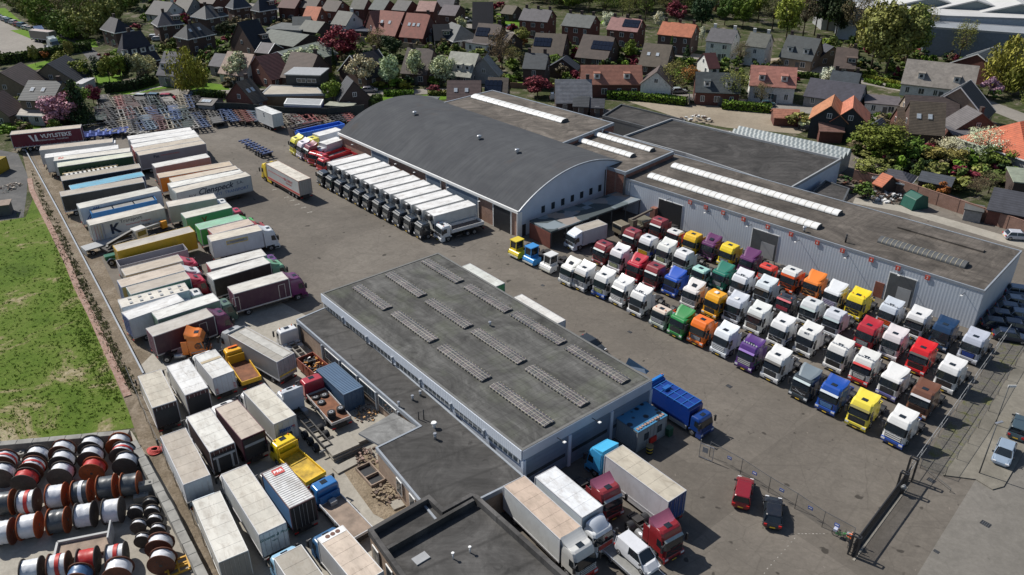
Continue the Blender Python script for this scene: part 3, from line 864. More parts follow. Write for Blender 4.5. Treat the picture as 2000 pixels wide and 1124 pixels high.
rb3,_=block([(1176,226),(1213,203),(1340,234),(1303,259)],4.6,M_BIT4,M_DKG,'black_roofed_store','small store with plain black roof between brick hall and gravel forecourt','store',edgem=M_DKG,par=.35)
rb4,_=block([(1216,266),(1312,231),(1644,310),(1543,368),(1340,300)],5.2,M_BIT4,M_PANEL,'black_roofed_warehouse','wide warehouse with black flat roof and white right-hand edge','warehouse',edgem=M_GREY,par=.4)
p=[G(1418,262,4),G(1640,310,4),G(1660,290,4),G(1470,236,4)]
u=(p[1]-p[0]);L=u.length;u.normalize();v=Vector((-u.y,u.x,0));Wd=(p[2]-p[1]).dot(v)
rgh=empty('corrugated_store',(p[0].x,p[0].y,0),math.atan2(u.y,u.x),'long ridged store with weathered grey-blue corrugated roofs','store')
m_gc=m_corr('grey_fibre_cement',(.27,.31,.32),.9,0,.8,'X',.8)
nr=3
for k in range(nr):
 f=MB();y0=k*Wd/nr;y1=y0+Wd/nr;ym=(y0+y1)/2
 f.add([(0,y0,3.2),(L,y0,3.2),(L,ym,4.3),(0,ym,4.3),(L,y1,3.2),(0,y1,3.2)],[(0,1,2,3),(3,2,4,5)])
 f.add([(0,y0,3.2),(0,ym,4.3),(0,y1,3.2),(L,y0,3.2),(L,ym,4.3),(L,y1,3.2)],[(0,1,2),(3,5,4)])
 put('roof',f.mesh('ridged_roof',m_gc),rgh)
f=MB();f.bx(0.05,L-.05,.05,Wd-.05,0,3.2);put('wall',f.mesh('ridged_store_wall',M_GREY),rgh)
rb5,_=block([(1562,395),(1612,352),(1660,368),(1640,412)],3.2,M_BIT4,M_DKG,'dark_roofed_annex','small dark flat annex between warehouse and shed roof','annex',edgem=M_DKG)
# ================================================================== VEHICLES (kit of shared meshes)
def loft(mb,secs,mi=0,cf=.22,cb=.06,capt=True,capb=True):
 """stack of 8-cornered sections (z, x_front, x_back, half_width)"""
 n=len(mb.v)
 for z,xf,xb,hw in secs:
  mb.v+=[(xf,-hw+cf,z),(xf,hw-cf,z),(xf-cf,hw,z),(xb+cb,hw,z),(xb,hw-cb,z),(xb,-hw+cb,z),(xb+cb,-hw,z),(xf-cf,-hw,z)]
 for k in range(len(secs)-1):
  for i in range(8):
   a,b=n+k*8+i,n+k*8+(i+1)%8
   mb.f.append([a,b,b+8,a+8]);mb.m.append(mi);mb.s.append(False)
 if capb:mb.f.append([n+i for i in range(7,-1,-1)]);mb.m.append(mi);mb.s.append(False)
 if capt:mb.f.append([n+(len(secs)-1)*8+i for i in range(8)]);mb.m.append(mi);mb.s.append(False)
 return mb
def tyre_mesh(r,w):
 def f():
  mb=MB();n=18
  pr=[(-w/2,r*.55),(-w/2,r*.93),(-w/2+.04,r),(w/2-.04,r),(w/2,r*.93),(w/2,r*.55)]
  for y,q in pr:
   for i in range(n):a=2*math.pi*i/n;mb.v.append((q*math.cos(a),y,q*math.sin(a)))
  for k in range(len(pr)-1):
   for i in range(n):
    mb.f.append([k*n+i,k*n+(i+1)%n,(k+1)*n+(i+1)%n,(k+1)*n+i]);mb.m.append(0);mb.s.append(True)
  for k in(0,len(pr)-1):
   mb.f.append([k*n+i for i in range(n)]);mb.m.append(0);mb.s.append(False)
  return mb.mesh('tyre',M_RUB)
 return cached(('tyre',r,w),f)
def rim_mesh2(r,w):
 def f():
  mb=MB()
  for s in(-1,1):
   mb.cyl((0,s*(w/2-.02),0),(0,s*(w/2+.012),0),r*.56,r*.5,n=12)
   mb.cyl((0,s*(w/2),0),(0,s*(w/2+.05),0),r*.2,r*.17,n=8,mi=1)
  return mb.mesh('rim',[M_RIM,M_CHAS])
 return cached(('rim',r,w),f)
def wheel(parent,x,y,r=.5,w=.32,rim=True):
 o=put('wheel',tyre_mesh(r,w),parent,(x,y,r))
 if rim:put('rim',rim_mesh2(r,w),o)
 return o
HW=1.24
CAB={
'high':[(1.0,.0,-2.2,HW),(1.75,.0,-2.25,HW),(2.75,-.30,-2.25,HW),(3.05,-.42,-2.25,1.22),(3.38,-.60,-2.25,1.18),(3.52,-.85,-2.25,1.12)],
'flat':[(1.0,.0,-2.2,HW),(1.7,.0,-2.25,HW),(2.7,-.22,-2.25,HW),(3.0,-.32,-2.25,1.22),(3.45,-.62,-2.25,1.18),(3.55,-.8,-2.2,1.1)],
'scoop':[(1.0,.0,-2.2,HW),(1.75,.0,-2.25,HW),(2.68,-.28,-2.25,HW),(2.9,-.42,-2.25,1.2),(2.98,-.6,-2.2,1.12)],
'low':[(.95,.0,-1.75,HW),(1.6,.0,-1.8,HW),(2.5,-.25,-1.8,1.2),(2.72,-.4,-1.78,1.14),(2.8,-.55,-1.7,1.05)],
}
ZB={'high':1.75,'flat':1.7,'scoop':1.75,'low':1.6}
def at_z(secs,z):
 for(z0,f0,b0,h0),(z1,f1,b1,h1)in zip(secs,secs[1:]):
  if z0<=z<=z1:
   t=(z-z0)/(z1-z0);return f0+(f1-f0)*t,b0+(b1-b0)*t,h0+(h1-h0)*t
def cab_mesh(kind):
 def f():
  mb=MB();s=CAB[kind];loft(mb,s)
  mb.bx(-.75,-.02,-1.2,1.2,.62,1.0)
  mb.bx(s[0][2]+.02,-1.98,-HW+.02,HW-.02,.75,1.0)
  return mb.mesh('cab_'+kind,M_PAINT,.035)
 return cached(('cab',kind),f)
def screen_mesh(kind):
 def f():
  s=CAB[kind];z0=ZB[kind]+.03;z1=s[2][0]-.06;cf=.22;mb=MB()
  (f0,_,h0),(f1,_,h1)=at_z(s,z0),at_z(s,z1);e=.018
  P_=[]
  for z,xf,hw in((z0,f0,h0),(z1,f1,h1)):
   P_.append([(xf-cf*.75,-hw+cf*.25-e,z),(xf+e,-hw+cf,z),(xf+e,hw-cf,z),(xf-cf*.75,hw-cf*.25+e,z)])
  for i in range(3):mb.quad(P_[0][i],P_[0][i+1],P_[1][i+1],P_[1][i])
  for y in(-.5,.1):mb.bar((f0+.05,y,z0+.05),(f0+.02,y+.62,z0+.12),.03,.03,1)
  return mb.mesh('windscreen',[M_GLASS,M_BLK])
 return cached(('scr',kind),f)
def sidewin_mesh(kind,s_):
 def f():
  s=CAB[kind];z0,z1=ZB[kind]+.05,s[2][0]-.12;mb=MB()
  (f0,_,h0),(f1,_,h1)=at_z(s,z0),at_z(s,z1);e=.015
  mb.quad((f0-.33,s_*(h0+e),z0-.08),(f0-1.1,s_*(h0+e),z0+.02),(f0-1.1,s_*(h1+e),z1),(f1-.3,s_*(h1+e),z1))
  return mb.mesh('side_window',M_GLASS)
 return cached(('sw',kind,s_),f)
def spoiler_mesh(kind):
 def f():
  mb=MB();nx,ny=7,9
  if kind=='high':x0,x1,z0,z1,w0,w1=-1.15,-2.42,3.5,4.0,1.08,1.2
  else:x0,x1,z0,z1,w0,w1=-.72,-2.45,2.98,3.82,.78,1.2
  base=3.3 if kind=='high' else 2.9
  for i in range(nx):
   t=i/(nx-1);w_=w0+(w1-w0)*min(1,t*1.6)
   for j in range(ny):
    u=-1+2*j/(ny-1)
    z=z0+(z1-z0)*(t**(1.7 if kind=='high' else .95))*(1 if abs(u)<.9 else .93)+.10*t*t*abs(u)**3
    mb.v.append((x0+(x1-x0)*t,u*w_,z if abs(u)<1 else z-.03))
  for i in range(nx-1):
   for j in range(ny-1):
    a=i*ny+j;mb.f.append([a,a+ny,a+ny+1,a+1]);mb.m.append(0);mb.s.append(False)
  n0=len(mb.v);vs=list(mb.v)
  for j in(0,ny-1):
   for i in range(nx):
    x,y,z=vs[i*ny+j];mb.v.append((x,y*.98,base))
  for q,j in enumerate((0,ny-1)):
   for i in range(nx-1):
    a,b=i*ny+j,(i+1)*ny+j;c,d=n0+q*nx+i+1,n0+q*nx+i
    mb.f.append([a,b,c,d]);mb.m.append(0);mb.s.append(False)
  a=[(nx-1)*ny+j for j in range(ny)]
  mb.f.append(a+[n0+2*nx-1,n0+nx-1]);mb.m.append(0);mb.s.append(False)
  return mb.mesh('roof_spoiler',[M_PAINT,M_BLK])
 return cached(('sp',kind),f)
def simple(key,fn,mats,bevel=0):
 def f():
  mb=MB();fn(mb);return mb.mesh(key[0]if isinstance(key,tuple)else key,mats,bevel)
 return cached(('simple',key),f)
def grille_mesh(kind,style):
 def f(mb):
  zt=ZB[kind]-.06;zb=.98
  if style%3==0:
   mb.prof([(0,zb),(.03,zb),(.03,zt),(0,zt)],-.82,.82,0)
   for i in range(5):z=zb+.08+i*(zt-zb-.12)/5;mb.bx(.03,.05,-.74+(4-i)*.02,.74-(4-i)*.02,z,z+.045,1)
  elif style%3==1:
   mb.bx(0,.03,-.9,.9,zb,zt,0)
   for i in range(3):z=zb+.1+i*(zt-zb)/3;mb.bx(.03,.06,-.86,.86,z,z+.11,1)
  else:
   mb.bx(0,.03,-.95,.95,zb-.05,zt,0)
   mb.bar((.04,-.5,zt-.12),(.04,.5,zb+.12),.03,.05,1)
   mb.bx(.03,.045,-.85,.85,zb+.3,zb+.33,1)
 return simple(('grille',kind,style%3),f,[M_BLK,M_OBJ])
def f_bumper(mb):
 mb.prof([(-.7,.3),(.05,.3),(.09,.5),(.08,.88),(0,.96),(-.7,.62)],-1.22,1.22)
def f_lowgrille(mb):
 mb.bx(.085,.1,-.62,.62,.42,.62);
def f_head(mb):
 mb.bx(-.05,.1,-.2,.2,-.1,.13)
def f_mirror(mb):
 mb.bx(-.12,.1,-.02,.16,-.55,.25);mb.bar((0,0,.2),(-.05,-.3,.3),.05)
def f_visor(mb):
 mb.prof([(-.04,-.03),(.16,-.12),(.17,-.08),(-.06,.1)],-1.08,1.08)
def f_hatch(mb):mb.bx(-.27,.27,-.33,.33,0,.05)
def f_beacon(mb):mb.cyl((0,0,0),(0,0,.16),.08,.06,n=8)
def f_lightbar(mb):
 mb.bx(-.05,.05,-1.0,1.0,.0,.06)
 for y in(-.85,-.5,-.17,.17,.5,.85):mb.cyl((.02,y,.12),(.12,y,.12),.1,n=8,mi=1)
def f_air(mb):mb.bx(-.3,.3,-.3,.3,0,.16)
def f_step(mb):
 mb.bx(-.78,-.05,-.04,.04,.35,.6);mb.bx(-.7,-.15,-.06,.06,.62,.66)
def f_plate(mb):mb.bx(0,.012,-.26,.26,-.055,.055)
def f_tractor_frame(mb):
 for s in(-1,1):mb.bx(-6.1,-.6,s*.42-.05,s*.42+.05,.72,.98)
 for x in(-2.6,-3.5,-4.3,-5.4,-6.05):mb.bx(x-.08,x+.08,-.42,.42,.74,.95)
 mb.bx(-5.14,-4.98,-1.0,1.0,.42,.58);mb.bx(-1.5,-1.3,-1.0,1.0,.42,.56)
 mb.bx(-2.0,-.5,-.4,.4,.6,1.0)
def f_catwalk(mb):
 mb.bx(-3.9,-2.45,-.5,.5,1.0,1.04)
def f_fifth(mb):
 mb.prof([(-5.75,1.05),(-4.6,1.12),(-4.6,1.2),(-5.75,1.12)],-.45,.45);mb.bx(-5.3,-4.9,-.45,.45,.98,1.1)
def f_tank(mb):
 mb.cyl((-2.75,0,.72),(-4.15,0,.72),.33,n=12)
def f_box(mb):mb.bx(-4.0,-2.8,-.3,.3,.42,1.0)
def f_mud(mb):
 n=8
 for i in range(n):
  a0,a1=math.pi*(.12+.76*i/n),math.pi*(.12+.76*(i+1)/n);r=.58
  mb.bar((r*math.cos(a0),0,.52+r*math.sin(a0)),(r*math.cos(a1),0,.52+r*math.sin(a1)),.6,.03)
def f_fairing(mb):mb.bx(-3.0,-2.26,-.03,.03,1.0,2.9)
def f_stack(mb):
 mb.cyl((-2.55,0,1.0),(-2.55,0,2.7),.09,n=8);mb.bx(-2.8,-2.35,-.5,.5,1.05,1.9)
def cab(root,kind,col,gcol=(.05,.05,.055),style=0,bump=None,visor=None,spoiler=True,hatch='dark',beacons=False,bar=False,screen_c=None,plate=True,fair=True,spc=None):
 c=put('cab',cab_mesh(kind),root,color=col)
 put('windscreen',screen_mesh(kind),root)
 for s in(-1,1):put('side_window',sidewin_mesh(kind,s),root)
 if kind in('high','scoop')and spoiler:put('roof_spoiler',spoiler_mesh(kind),root,color=spc or col)
 put('grille',grille_mesh(kind,style),root,color=gcol)
 put('bumper',simple('bumper',f_bumper,M_PAINT,.03),root,color=bump or col)
 put('lower_grille',simple('lower_grille',f_lowgrille,M_BLK),root)
 for s in(-1,1):
  put('headlight',simple('headlight',f_head,M_LAMP),root,(0.01,s*.98,.72))
  m_=put('mirror',simple('mirror',f_mirror,M_BLK),root,(-.1,s*(HW+.2),2.35 if kind!='low' else 2.15),scale=(1,s,1))
 zt=CAB[kind][2][0]
 if visor is not None:put('sun_visor',simple('sun_visor',f_visor,M_OBJ),root,(CAB[kind][2][1]+.02,0,zt),color=visor)
 top=CAB[kind][-1][0]
 hx=-1.15 if kind in('high',)else(-1.3 if kind=='flat' else-.95)
 if hatch and kind!='scoop':
  if hatch=='dark':put('roof_hatch',simple('roof_hatch',f_hatch,M_GLASS,0),root,(hx,0,top-.01))
  elif hatch=='box':put('roof_hatch',simple('roof_hatch_box',f_air,M_WHITE,.05),root,(hx,0,top-.01))
 elif hatch and kind=='scoop':
  put('roof_hatch',simple('roof_hatch',f_hatch,M_GLASS,0),root,(-1.35,0,3.36),rot=(0,R(24),0))
 if beacons:
  for s in(-1,1):put('beacon',simple('beacon',f_beacon,M_ORG),root,(CAB[kind][-1][1]-.2,s*.8,top))
 if bar:put('light_bar',simple('light_bar',f_lightbar,[M_ALU,M_LAMP]),root,(CAB[kind][-1][1]-.12,0,top-.02))
 if plate:put('number_plate',simple('number_plate',f_plate,M_PLATE),root,(.1,0,.38))
 for s in(-1,1):put('step',simple('step',f_step,M_BLK),root,(-.0,s*1.2,0))if kind!='low' else None
 return c
def place(x,y,a):return(x,y,0),a
def tractor(px,py,a,kind,col,label,zref=2.25,**k):
 """px,py = middle of the windscreen in the photo"""
 p=G(px,py,zref);off=-.14
 u=Vector((math.cos(a),math.sin(a),0));o=p-u*off
 chc=k.pop('chassis',None);ax=k.pop('rear',1)
 root=empty('tractor_unit',(o.x,o.y,.012),a,label,'tractor unit','tractor units parked in rows')
 cab(root,kind,col,**k)
 put('chassis',simple('tractor_frame',f_tractor_frame,M_OBJ),root,color=chc or(.05,.045,.045))
 put('catwalk',simple('catwalk',f_catwalk,M_ALU),root)
 put('fifth_wheel',simple('fifth_wheel',f_fifth,M_CHAS),root)
 put('fuel_tank',simple('fuel_tank',f_tank,M_ALU),root,(0,-.85,0));put('battery_box',simple('battery_box',f_box,M_BLK),root,(0,.85,0))
 if kind in('high','flat','scoop'):
  for s in(-1,1):put('side_fairing',simple('side_fairing',f_fairing,M_PAINT),root,(0,s*1.2,0),color=col)
 else:put('exhaust_stack',simple('exhaust_stack',f_stack,M_CHAS),root)
 for s in(-1,1):
  wheel(root,-1.38,s*1.03,.5,.32);wheel(root,-5.06,s*.92,.5,.6)
  put('mudguard',simple('mudguard',f_mud,M_BLK),root,(-5.06,s*.92,0))
 return root
W_=(.72,.72,.71);BUR=(.24,.03,.035);DG=(.05,.052,.058);SIL=(.38,.40,.43)
ORA=(.80,.17,.015);YEL=(.82,.55,.02);BLU=(.015,.09,.42);GRN=(.02,.22,.05)
PUR=(.11,.022,.10);REDC=(.55,.012,.02);NAVY=(.012,.03,.09);MIN=(.33,.56,.50);LB=(.42,.46,.52)
HD=R(223.5)
TR=[

(1104,532,'scoop',(.70,.70,.66),'ivory white tractor unit with low cab, first of the front row',dict(gcol=LB,style=1)),
(1131,542,'high',W_,'white high-cab tractor unit with chrome bars low on its grille, second in the front row',dict(gcol=SIL,style=1)),
(1170,556,'high',W_,'white tractor unit with blue bumper and pale green grille, third in the front row',dict(gcol=(.5,.55,.3),bump=BLU)),
(1205,571,'high',W_,'all-white tractor unit with white grille and pale visor, fourth in the front row',dict(gcol=W_,style=1,visor=W_,hatch='box')),
(1241,591,'high',W_,'white tractor unit with large black grille and lamps along its roof, front row',dict(gcol=(.04,.04,.04),style=1,bar=True)),
(1285,614,'low',(.45,.50,.44),'grey-green day-cab tractor unit with cream and red roof beside the bright green one',dict(gcol=SIL,style=1,beacons=True,chassis=(.6,.08,.02),top=(.66,.55,.46))),
(1321,632,'scoop',GRN,'bright green tractor unit with green roof deflector in the front row',dict(gcol=DG,hatch=None)),
(1361,647,'flat',ORA,'vivid orange tractor unit with square flat roof, front row beside the green one',dict(gcol=SIL)),
(1406,667,'high',(.70,.74,.78),'white tractor unit with pale blue stripes and smooth nose right of the vivid orange one',dict(gcol=(.66,.7,.74),style=1)),
(1456,695,'high',(.075,.022,.17),'shiny violet tractor unit with bright bull bar at the front row',dict(gcol=(.5,.5,.5),style=1,visor=(.16,.06,.36),bar=True)),
(1507,716,'high',W_,'white tractor unit with dark trapezoid grille between the violet and the slate ones',dict(gcol=DG,visor=(.03,.03,.03),chassis=(.45,.45,.46))),
(1564,752,'scoop',(.035,.05,.062),'slate-grey tractor unit with pale visor band, front row',dict(gcol=SIL,style=2,visor=(.42,.5,.52),hatch=None,spc=(.16,.2,.23))),
(1617,777,'high',(.01,.07,.36),'royal blue tractor unit with silver visor strip beside the pale yellow one',dict(gcol=(.1,.25,.55),visor=(.5,.55,.6),chassis=(.01,.05,.3))),
(1677,807,'high',(.80,.66,.07),'pale yellow tractor unit with black lettering band over its windscreen',dict(gcol=DG,style=2,visor=(.2,.17,.03),chassis=(.7,.56,.05))),
(1749,840,'high',W_,'white tractor unit with blue bumper and black-barred grille, last of the front row',dict(gcol=W_,style=1,bump=(.02,.07,.35),chassis=(.02,.07,.35))),

(1169,494,'flat',BUR,'burgundy flat-roofed tractor unit starting the second row, by the white box van',dict(gcol=BUR,style=2,visor=(.36,.42,.43))),
(1200,507,'high',(.68,.66,.68),'white tractor unit with green-tinted grille between burgundy and crimson ones',dict(gcol=(.5,.55,.35))),
(1235,525,'scoop',(.45,.01,.03),'crimson tractor unit with crimson roof deflector and black grille',dict(gcol=(.05,.02,.02),style=1)),
(1270,539,'flat',BUR,'burgundy flat-roofed tractor unit left of the blue one with tall blue deflector',dict(gcol=BUR,style=2,visor=(.36,.42,.43))),
(1308,553,'scoop',(.012,.08,.45),'blue tractor unit with tall smooth blue roof deflector, second row',dict(gcol=(.02,.03,.1),hatch=None,style=1)),
(1345,577,'scoop',(.70,.67,.65),'off-white tractor unit with peach-coloured side beside the amber one',dict(gcol=SIL,style=1,sidec=(.62,.33,.20))),
(1388,594,'flat',(.82,.38,.012),'amber tractor unit with white box hatch on its roof',dict(gcol=DG,hatch='box')),
(1429,605,'high',(.55,.58,.64),'silvery white tractor unit with a dark star-badged grille, right of the amber one',dict(gcol=(.2,.22,.27),style=2,hatch='box')),
(1471,625,'high',(.68,.70,.68),'white tractor unit with bronze grille, centre of the second row',dict(gcol=(.25,.2,.17))),
(1517,650,'high',(.72,.72,.72),'white tractor unit with slim smiling grille, left of the lettered one',dict(gcol=(.5,.5,.5),style=2)),
(1570,667,'high',(.70,.70,.68),'white tractor unit with three dark letters above its windscreen',dict(gcol=DG,chassis=(.5,.5,.5),txt='GCT',visor=None)),
(1630,697,'high',(.70,.69,.67),'white tractor unit with all-black barred grille and roof lamps, second row',dict(gcol=(.03,.03,.03),style=1,bar=True)),
(1681,722,'high',(.68,.68,.66),'white tractor unit with red visor, red stripes and red bumper',dict(gcol=(.7,.7,.7),style=0,visor=(.55,.02,.02),bump=(.55,.02,.02),bar=True)),
(1736,750,'scoop',W_,'white tractor unit with plain tall white deflector behind the pale yellow one',dict(gcol=DG,hatch=None,bump=(.12,.12,.3))),
(1795,785,'high',(.15,.062,.035),'bronze-brown tractor unit with polished visor at the end of the second row',dict(gcol=(.06,.03,.02),style=1,visor=(.5,.5,.52))),

(1226,468,'flat',BUR,'burgundy flat-roofed tractor unit starting the third row, in front of the lean-to',dict(gcol=BUR,style=2,visor=(.36,.42,.43))),
(1257,482,'flat',(.68,.68,.70),'white tractor unit with dark blue lower half and yellow grille lettering',dict(gcol=(.7,.4,.02),style=1,bump=(.015,.05,.3),lowc=(.015,.05,.3))),
(1292,496,'high',(.68,.69,.66),'white tractor unit with white box hatch in front of the golden one',dict(gcol=(.45,.5,.3),hatch='box')),
(1326,510,'flat',(.70,.70,.70),'white square-roofed tractor unit left of the mint one',dict(gcol=SIL,style=1)),
(1362,534,'low',(.36,.60,.54),'mint-green low day-cab tractor unit',dict(gcol=(.2,.3,.3),style=2)),
(1402,542,'scoop',(.012,.16,.11),'dark teal-green tractor unit with tall deflector beside the mint one',dict(gcol=SIL,hatch=None)),
(1440,558,'high',(.68,.69,.72),'white tractor unit with star badge and roof lamps right of the teal-green one',dict(gcol=(.5,.52,.56),style=1,bar=True)),
(1486,572,'high',(.62,.67,.70),'pale blue-white tractor unit with dark grille, middle of the third row',dict(gcol=(.15,.17,.2),style=2)),
(1530,590,'low',(.035,.035,.045),'black low-cab tractor unit with red beacons and pink stripe',dict(gcol=(.4,.05,.08),style=1,beacons=True,visor=(.5,.05,.08))),
(1576,610,'flat',(.64,.66,.66),'greyish white flat-roofed tractor unit right of the black one',dict(gcol=(.5,.52,.52),style=2,visor=(.3,.38,.38))),
(1622,631,'flat',(.60,.62,.66),'white and lilac flat-roofed tractor unit left of the red one with silver grille',dict(gcol=(.05,.05,.06),style=1,visor=(.3,.38,.4),chassis=(.4,.4,.42))),
(1687,657,'high',(.42,.018,.03),'deep red tractor unit with silver barred grille behind the white and red one',dict(gcol=SIL)),
(1738,674,'high',(.68,.63,.64),'pinkish white tractor unit with silver grille between the two red ones',dict(gcol=SIL)),
(1792,702,'high',(.62,.012,.015),'bright red tractor unit with black grille and dark lettered visor',dict(gcol=(.06,.03,.03),style=1,visor=(.04,.04,.04))),
(1848,736,'high',(.70,.70,.70),'white tractor unit with black barred grille and lamps, end of the third row',dict(gcol=(.05,.04,.04),style=1)),

(1279,446,'flat',BUR,'burgundy flat-roofed tractor unit right in front of the open shed door',dict(gcol=BUR,style=2,visor=(.36,.42,.43))),
(1312,460,'low',(.50,.03,.03),'red low-cab tractor unit with white roof beside the shed wall',dict(gcol=(.45,.03,.03),style=1,chassis=(.4,.03,.03),top=(.70,.70,.69))),
(1345,476,'flat',(.80,.48,.02),'golden yellow tractor unit with pale grille against the shed wall',dict(gcol=(.5,.48,.4),style=1)),
(1380,485,'scoop',PUR,'purple tractor unit with purple deflector between the two yellow ones',dict(gcol=(.15,.05,.15),style=2)),
(1416,498,'flat',(.82,.60,.02),'bright yellow tractor unit with silver grille left of the second purple one',dict(gcol=SIL)),
(1456,514,'scoop',(.12,.03,.115),'purple tractor unit with big smooth deflector in front of the grey shed door',dict(gcol=(.1,.04,.1),style=1,hatch=None)),
(1494,529,'low',(.62,.05,.03),'orange-red low day-cab tractor unit in the row by the shed',dict(gcol=(.55,.5,.5),style=1)),
(1537,547,'flat',(.72,.10,.015),'orange tractor unit with white roof and blue-tinted windscreen',dict(gcol=(.6,.08,.01),style=2,top=(.70,.70,.68))),
(1582,560,'scoop',(.80,.22,.03),'orange tractor unit with orange deflector and pale stripe by the shed',dict(gcol=(.7,.35,.1),style=2,hatch=None)),
(1622,580,'scoop',(.68,.70,.72),'white tractor unit with yellow rear side and lilac grille by the shed',dict(gcol=(.45,.42,.6),style=1,hatch=None,sidec=(.75,.5,.03))),
(1667,597,'high',(.80,.62,.02),'lemon yellow tractor unit with yellow wings near the red shed side door',dict(gcol=(.7,.52,.02),style=2,beacons=True,chassis=(.7,.52,.02))),
(1730,617,'high',(.52,.56,.62),'pale grey tractor unit with orange grille and roof light bar',dict(gcol=(.75,.12,.02),style=1,bar=True,bump=(.4,.42,.46))),
(1784,635,'high',(.70,.70,.70),'white tractor unit with black visor in the row by the shed',dict(gcol=(.12,.13,.14),style=2,visor=(.03,.03,.03))),
(1836,656,'high',(.012,.04,.10),'navy blue tractor unit near the shed corner',dict(gcol=(.4,.42,.45),style=2)),
(1895,680,'high',(.45,.48,.56),'silver tractor unit with deep blue grille at the shed corner',dict(gcol=(.03,.08,.4),bump=(.42,.44,.5))),
]
for i_,t in enumerate(TR):
 px,py,kind,col,lab,kw=t
 if kind=='high' and col[0]>.6 and min(col)>.55 and 'visor' not in kw and i_%2:kw['visor']=(.03,.03,.035)
 ex={k_:kw.pop(k_)for k_ in('top','lowc','sidec','txt')if k_ in kw}
 r_=tractor(px,py,HD+R(rnd.uniform(-2.2,2.2)),kind,col,lab,**kw)
 S_=CAB[kind]
 if 'top' in ex:f=MB();loft(f,[(z+.006,a+.015,b-.015,h+.012)for z,a,b,h in S_[-3:]]);put('roof_panel',f.mesh('roof_cap',M_PAINT),r_,color=ex['top'])
 if 'lowc' in ex:f=MB();loft(f,[(z,a-.01 if 0 else a-.02,b-.015,h+.012)for z,a,b,h in S_[:2]],capt=False);put('lower_panel',f.mesh('lower_panel',M_PAINT),r_,color=ex['lowc'])
 if 'sidec' in ex:
  for s in(-1,1):f=MB();f.bx(-2.24,-1.2,s*1.25-.008,s*1.25+.008,1.05,2.7);put('side_panel',f.mesh('side_panel',M_PAINT),r_,color=ex['sidec'])
 if 'txt' in ex:put('lettering',text_mesh(ex['txt'],.34,M_TXTD,.006,.02),r_,(-.50,0,3.23),rot=(R(65),0,R(90)))
 if i_%3==0 and kind!='low' and not ex:f=MB();f.bx(-2.2,-.25,-1.262,-1.243,1.25,1.42);f.bx(-2.2,-.25,1.243,1.262,1.25,1.42);put('side_stripe',f.mesh('side_stripe',M_OBJ),r_,color=[(.05,.1,.35),(.4,.05,.04),(.12,.12,.13),(.05,.25,.12)][i_//3%4])
# ------------------------------------------------------------------ box bodies, trailers, rigid trucks
def f_side_lines(mb,L,H,z0,n):
 for i in range(1,n):
  x=-L*i/n
  for s in(-1,1):mb.bx(x-.015,x+.015,s*1.275-.006,s*1.275+.006,z0+.1,H-.1)
def box_body(root,x0,L,H,z0,side,roofc,rear,style='box',frame=(.5,.5,.52),W=2.55):
 h=W/2
 key=(round(L,1),round(H,1),round(z0,1),style)
 def f():
  mb=MB();mb.bx(-L,0,-h,h,z0,H-.02);return mb.mesh('box_sides',M_BOX,.02)
 b=put('box_body',cached(('bb',)+key,f),root,(x0,0,0),color=side)
 def f():
  mb=MB();mb.bx(-L+.04,-.04,-h+.05,h-.05,H-.02,H+.01)
  if style in('curtain','box'):
   n=max(3,int(L/1.35))
   for i in range(1,n):mb.bx(-L*i/n-.03,-L*i/n+.03,-h+.06,h-.06,H+.01,H+.022)
  if style=='ribbed':
   n=int(L/.3)
   for i in range(n):mb.bx(-L*(i+.5)/n-.06,-L*(i+.5)/n+.06,-h+.06,h-.06,H+.01,H+.05)
  return mb.mesh('box_roof',M_ROOFP)
 put('roof',cached(('br',)+key,f),root,(x0,0,0),color=roofc)
 def f():
  mb=MB();e=.05
  for s in(-1,1):
   mb.bx(-L-.01,.01,s*h-e,s*h+.012*s+(e if s<0 else 0)if False else s*h+.02,H-.08,H+.03)if s>0 else mb.bx(-L-.01,.01,-h-.02,-h+e,H-.08,H+.03)
   mb.bx(-L-.01,.01,s*h-.03,s*h+.03,z0-.12,z0+.06)
  for x in(-L,0):
   mb.bx(x-.03,x+.03,-h-.02,h+.02,H-.08,H+.034)
   for s in(-1,1):mb.bx(x-.05,x+.05,s*h-.035,s*h+.035,z0,H-.08)
  if style=='curtain':
   n=int(L/.65)
   for i in range(n):
    for s in(-1,1):mb.bx(-L*(i+.5)/n-.02,-L*(i+.5)/n+.02,s*h-.012,s*h+.014,z0+.03,z0+.3)
  return mb.mesh('body_frame',M_OBJ)
 put('body_frame',cached(('bf',)+key,f),root,(x0,0,0),color=frame)
 def f():
  mb=MB();mb.bx(-L-.05,-L-.012,-h+.06,h-.06,z0+.02,H-.1)
  for y in(-.9,-.35,.35,.9):mb.bar((-L-.07,y,z0+.05),(-L-.07,y,H-.15),.035,.035,1)
  mb.bx(-L-.055,-L-.045,-.012,.012,z0+.02,H-.1,1)
  return mb.mesh('rear_doors',[M_OBJ,M_ALU])
 put('rear_door',cached(('rd',)+key,f),root,(x0,0,0),color=rear)
 return b
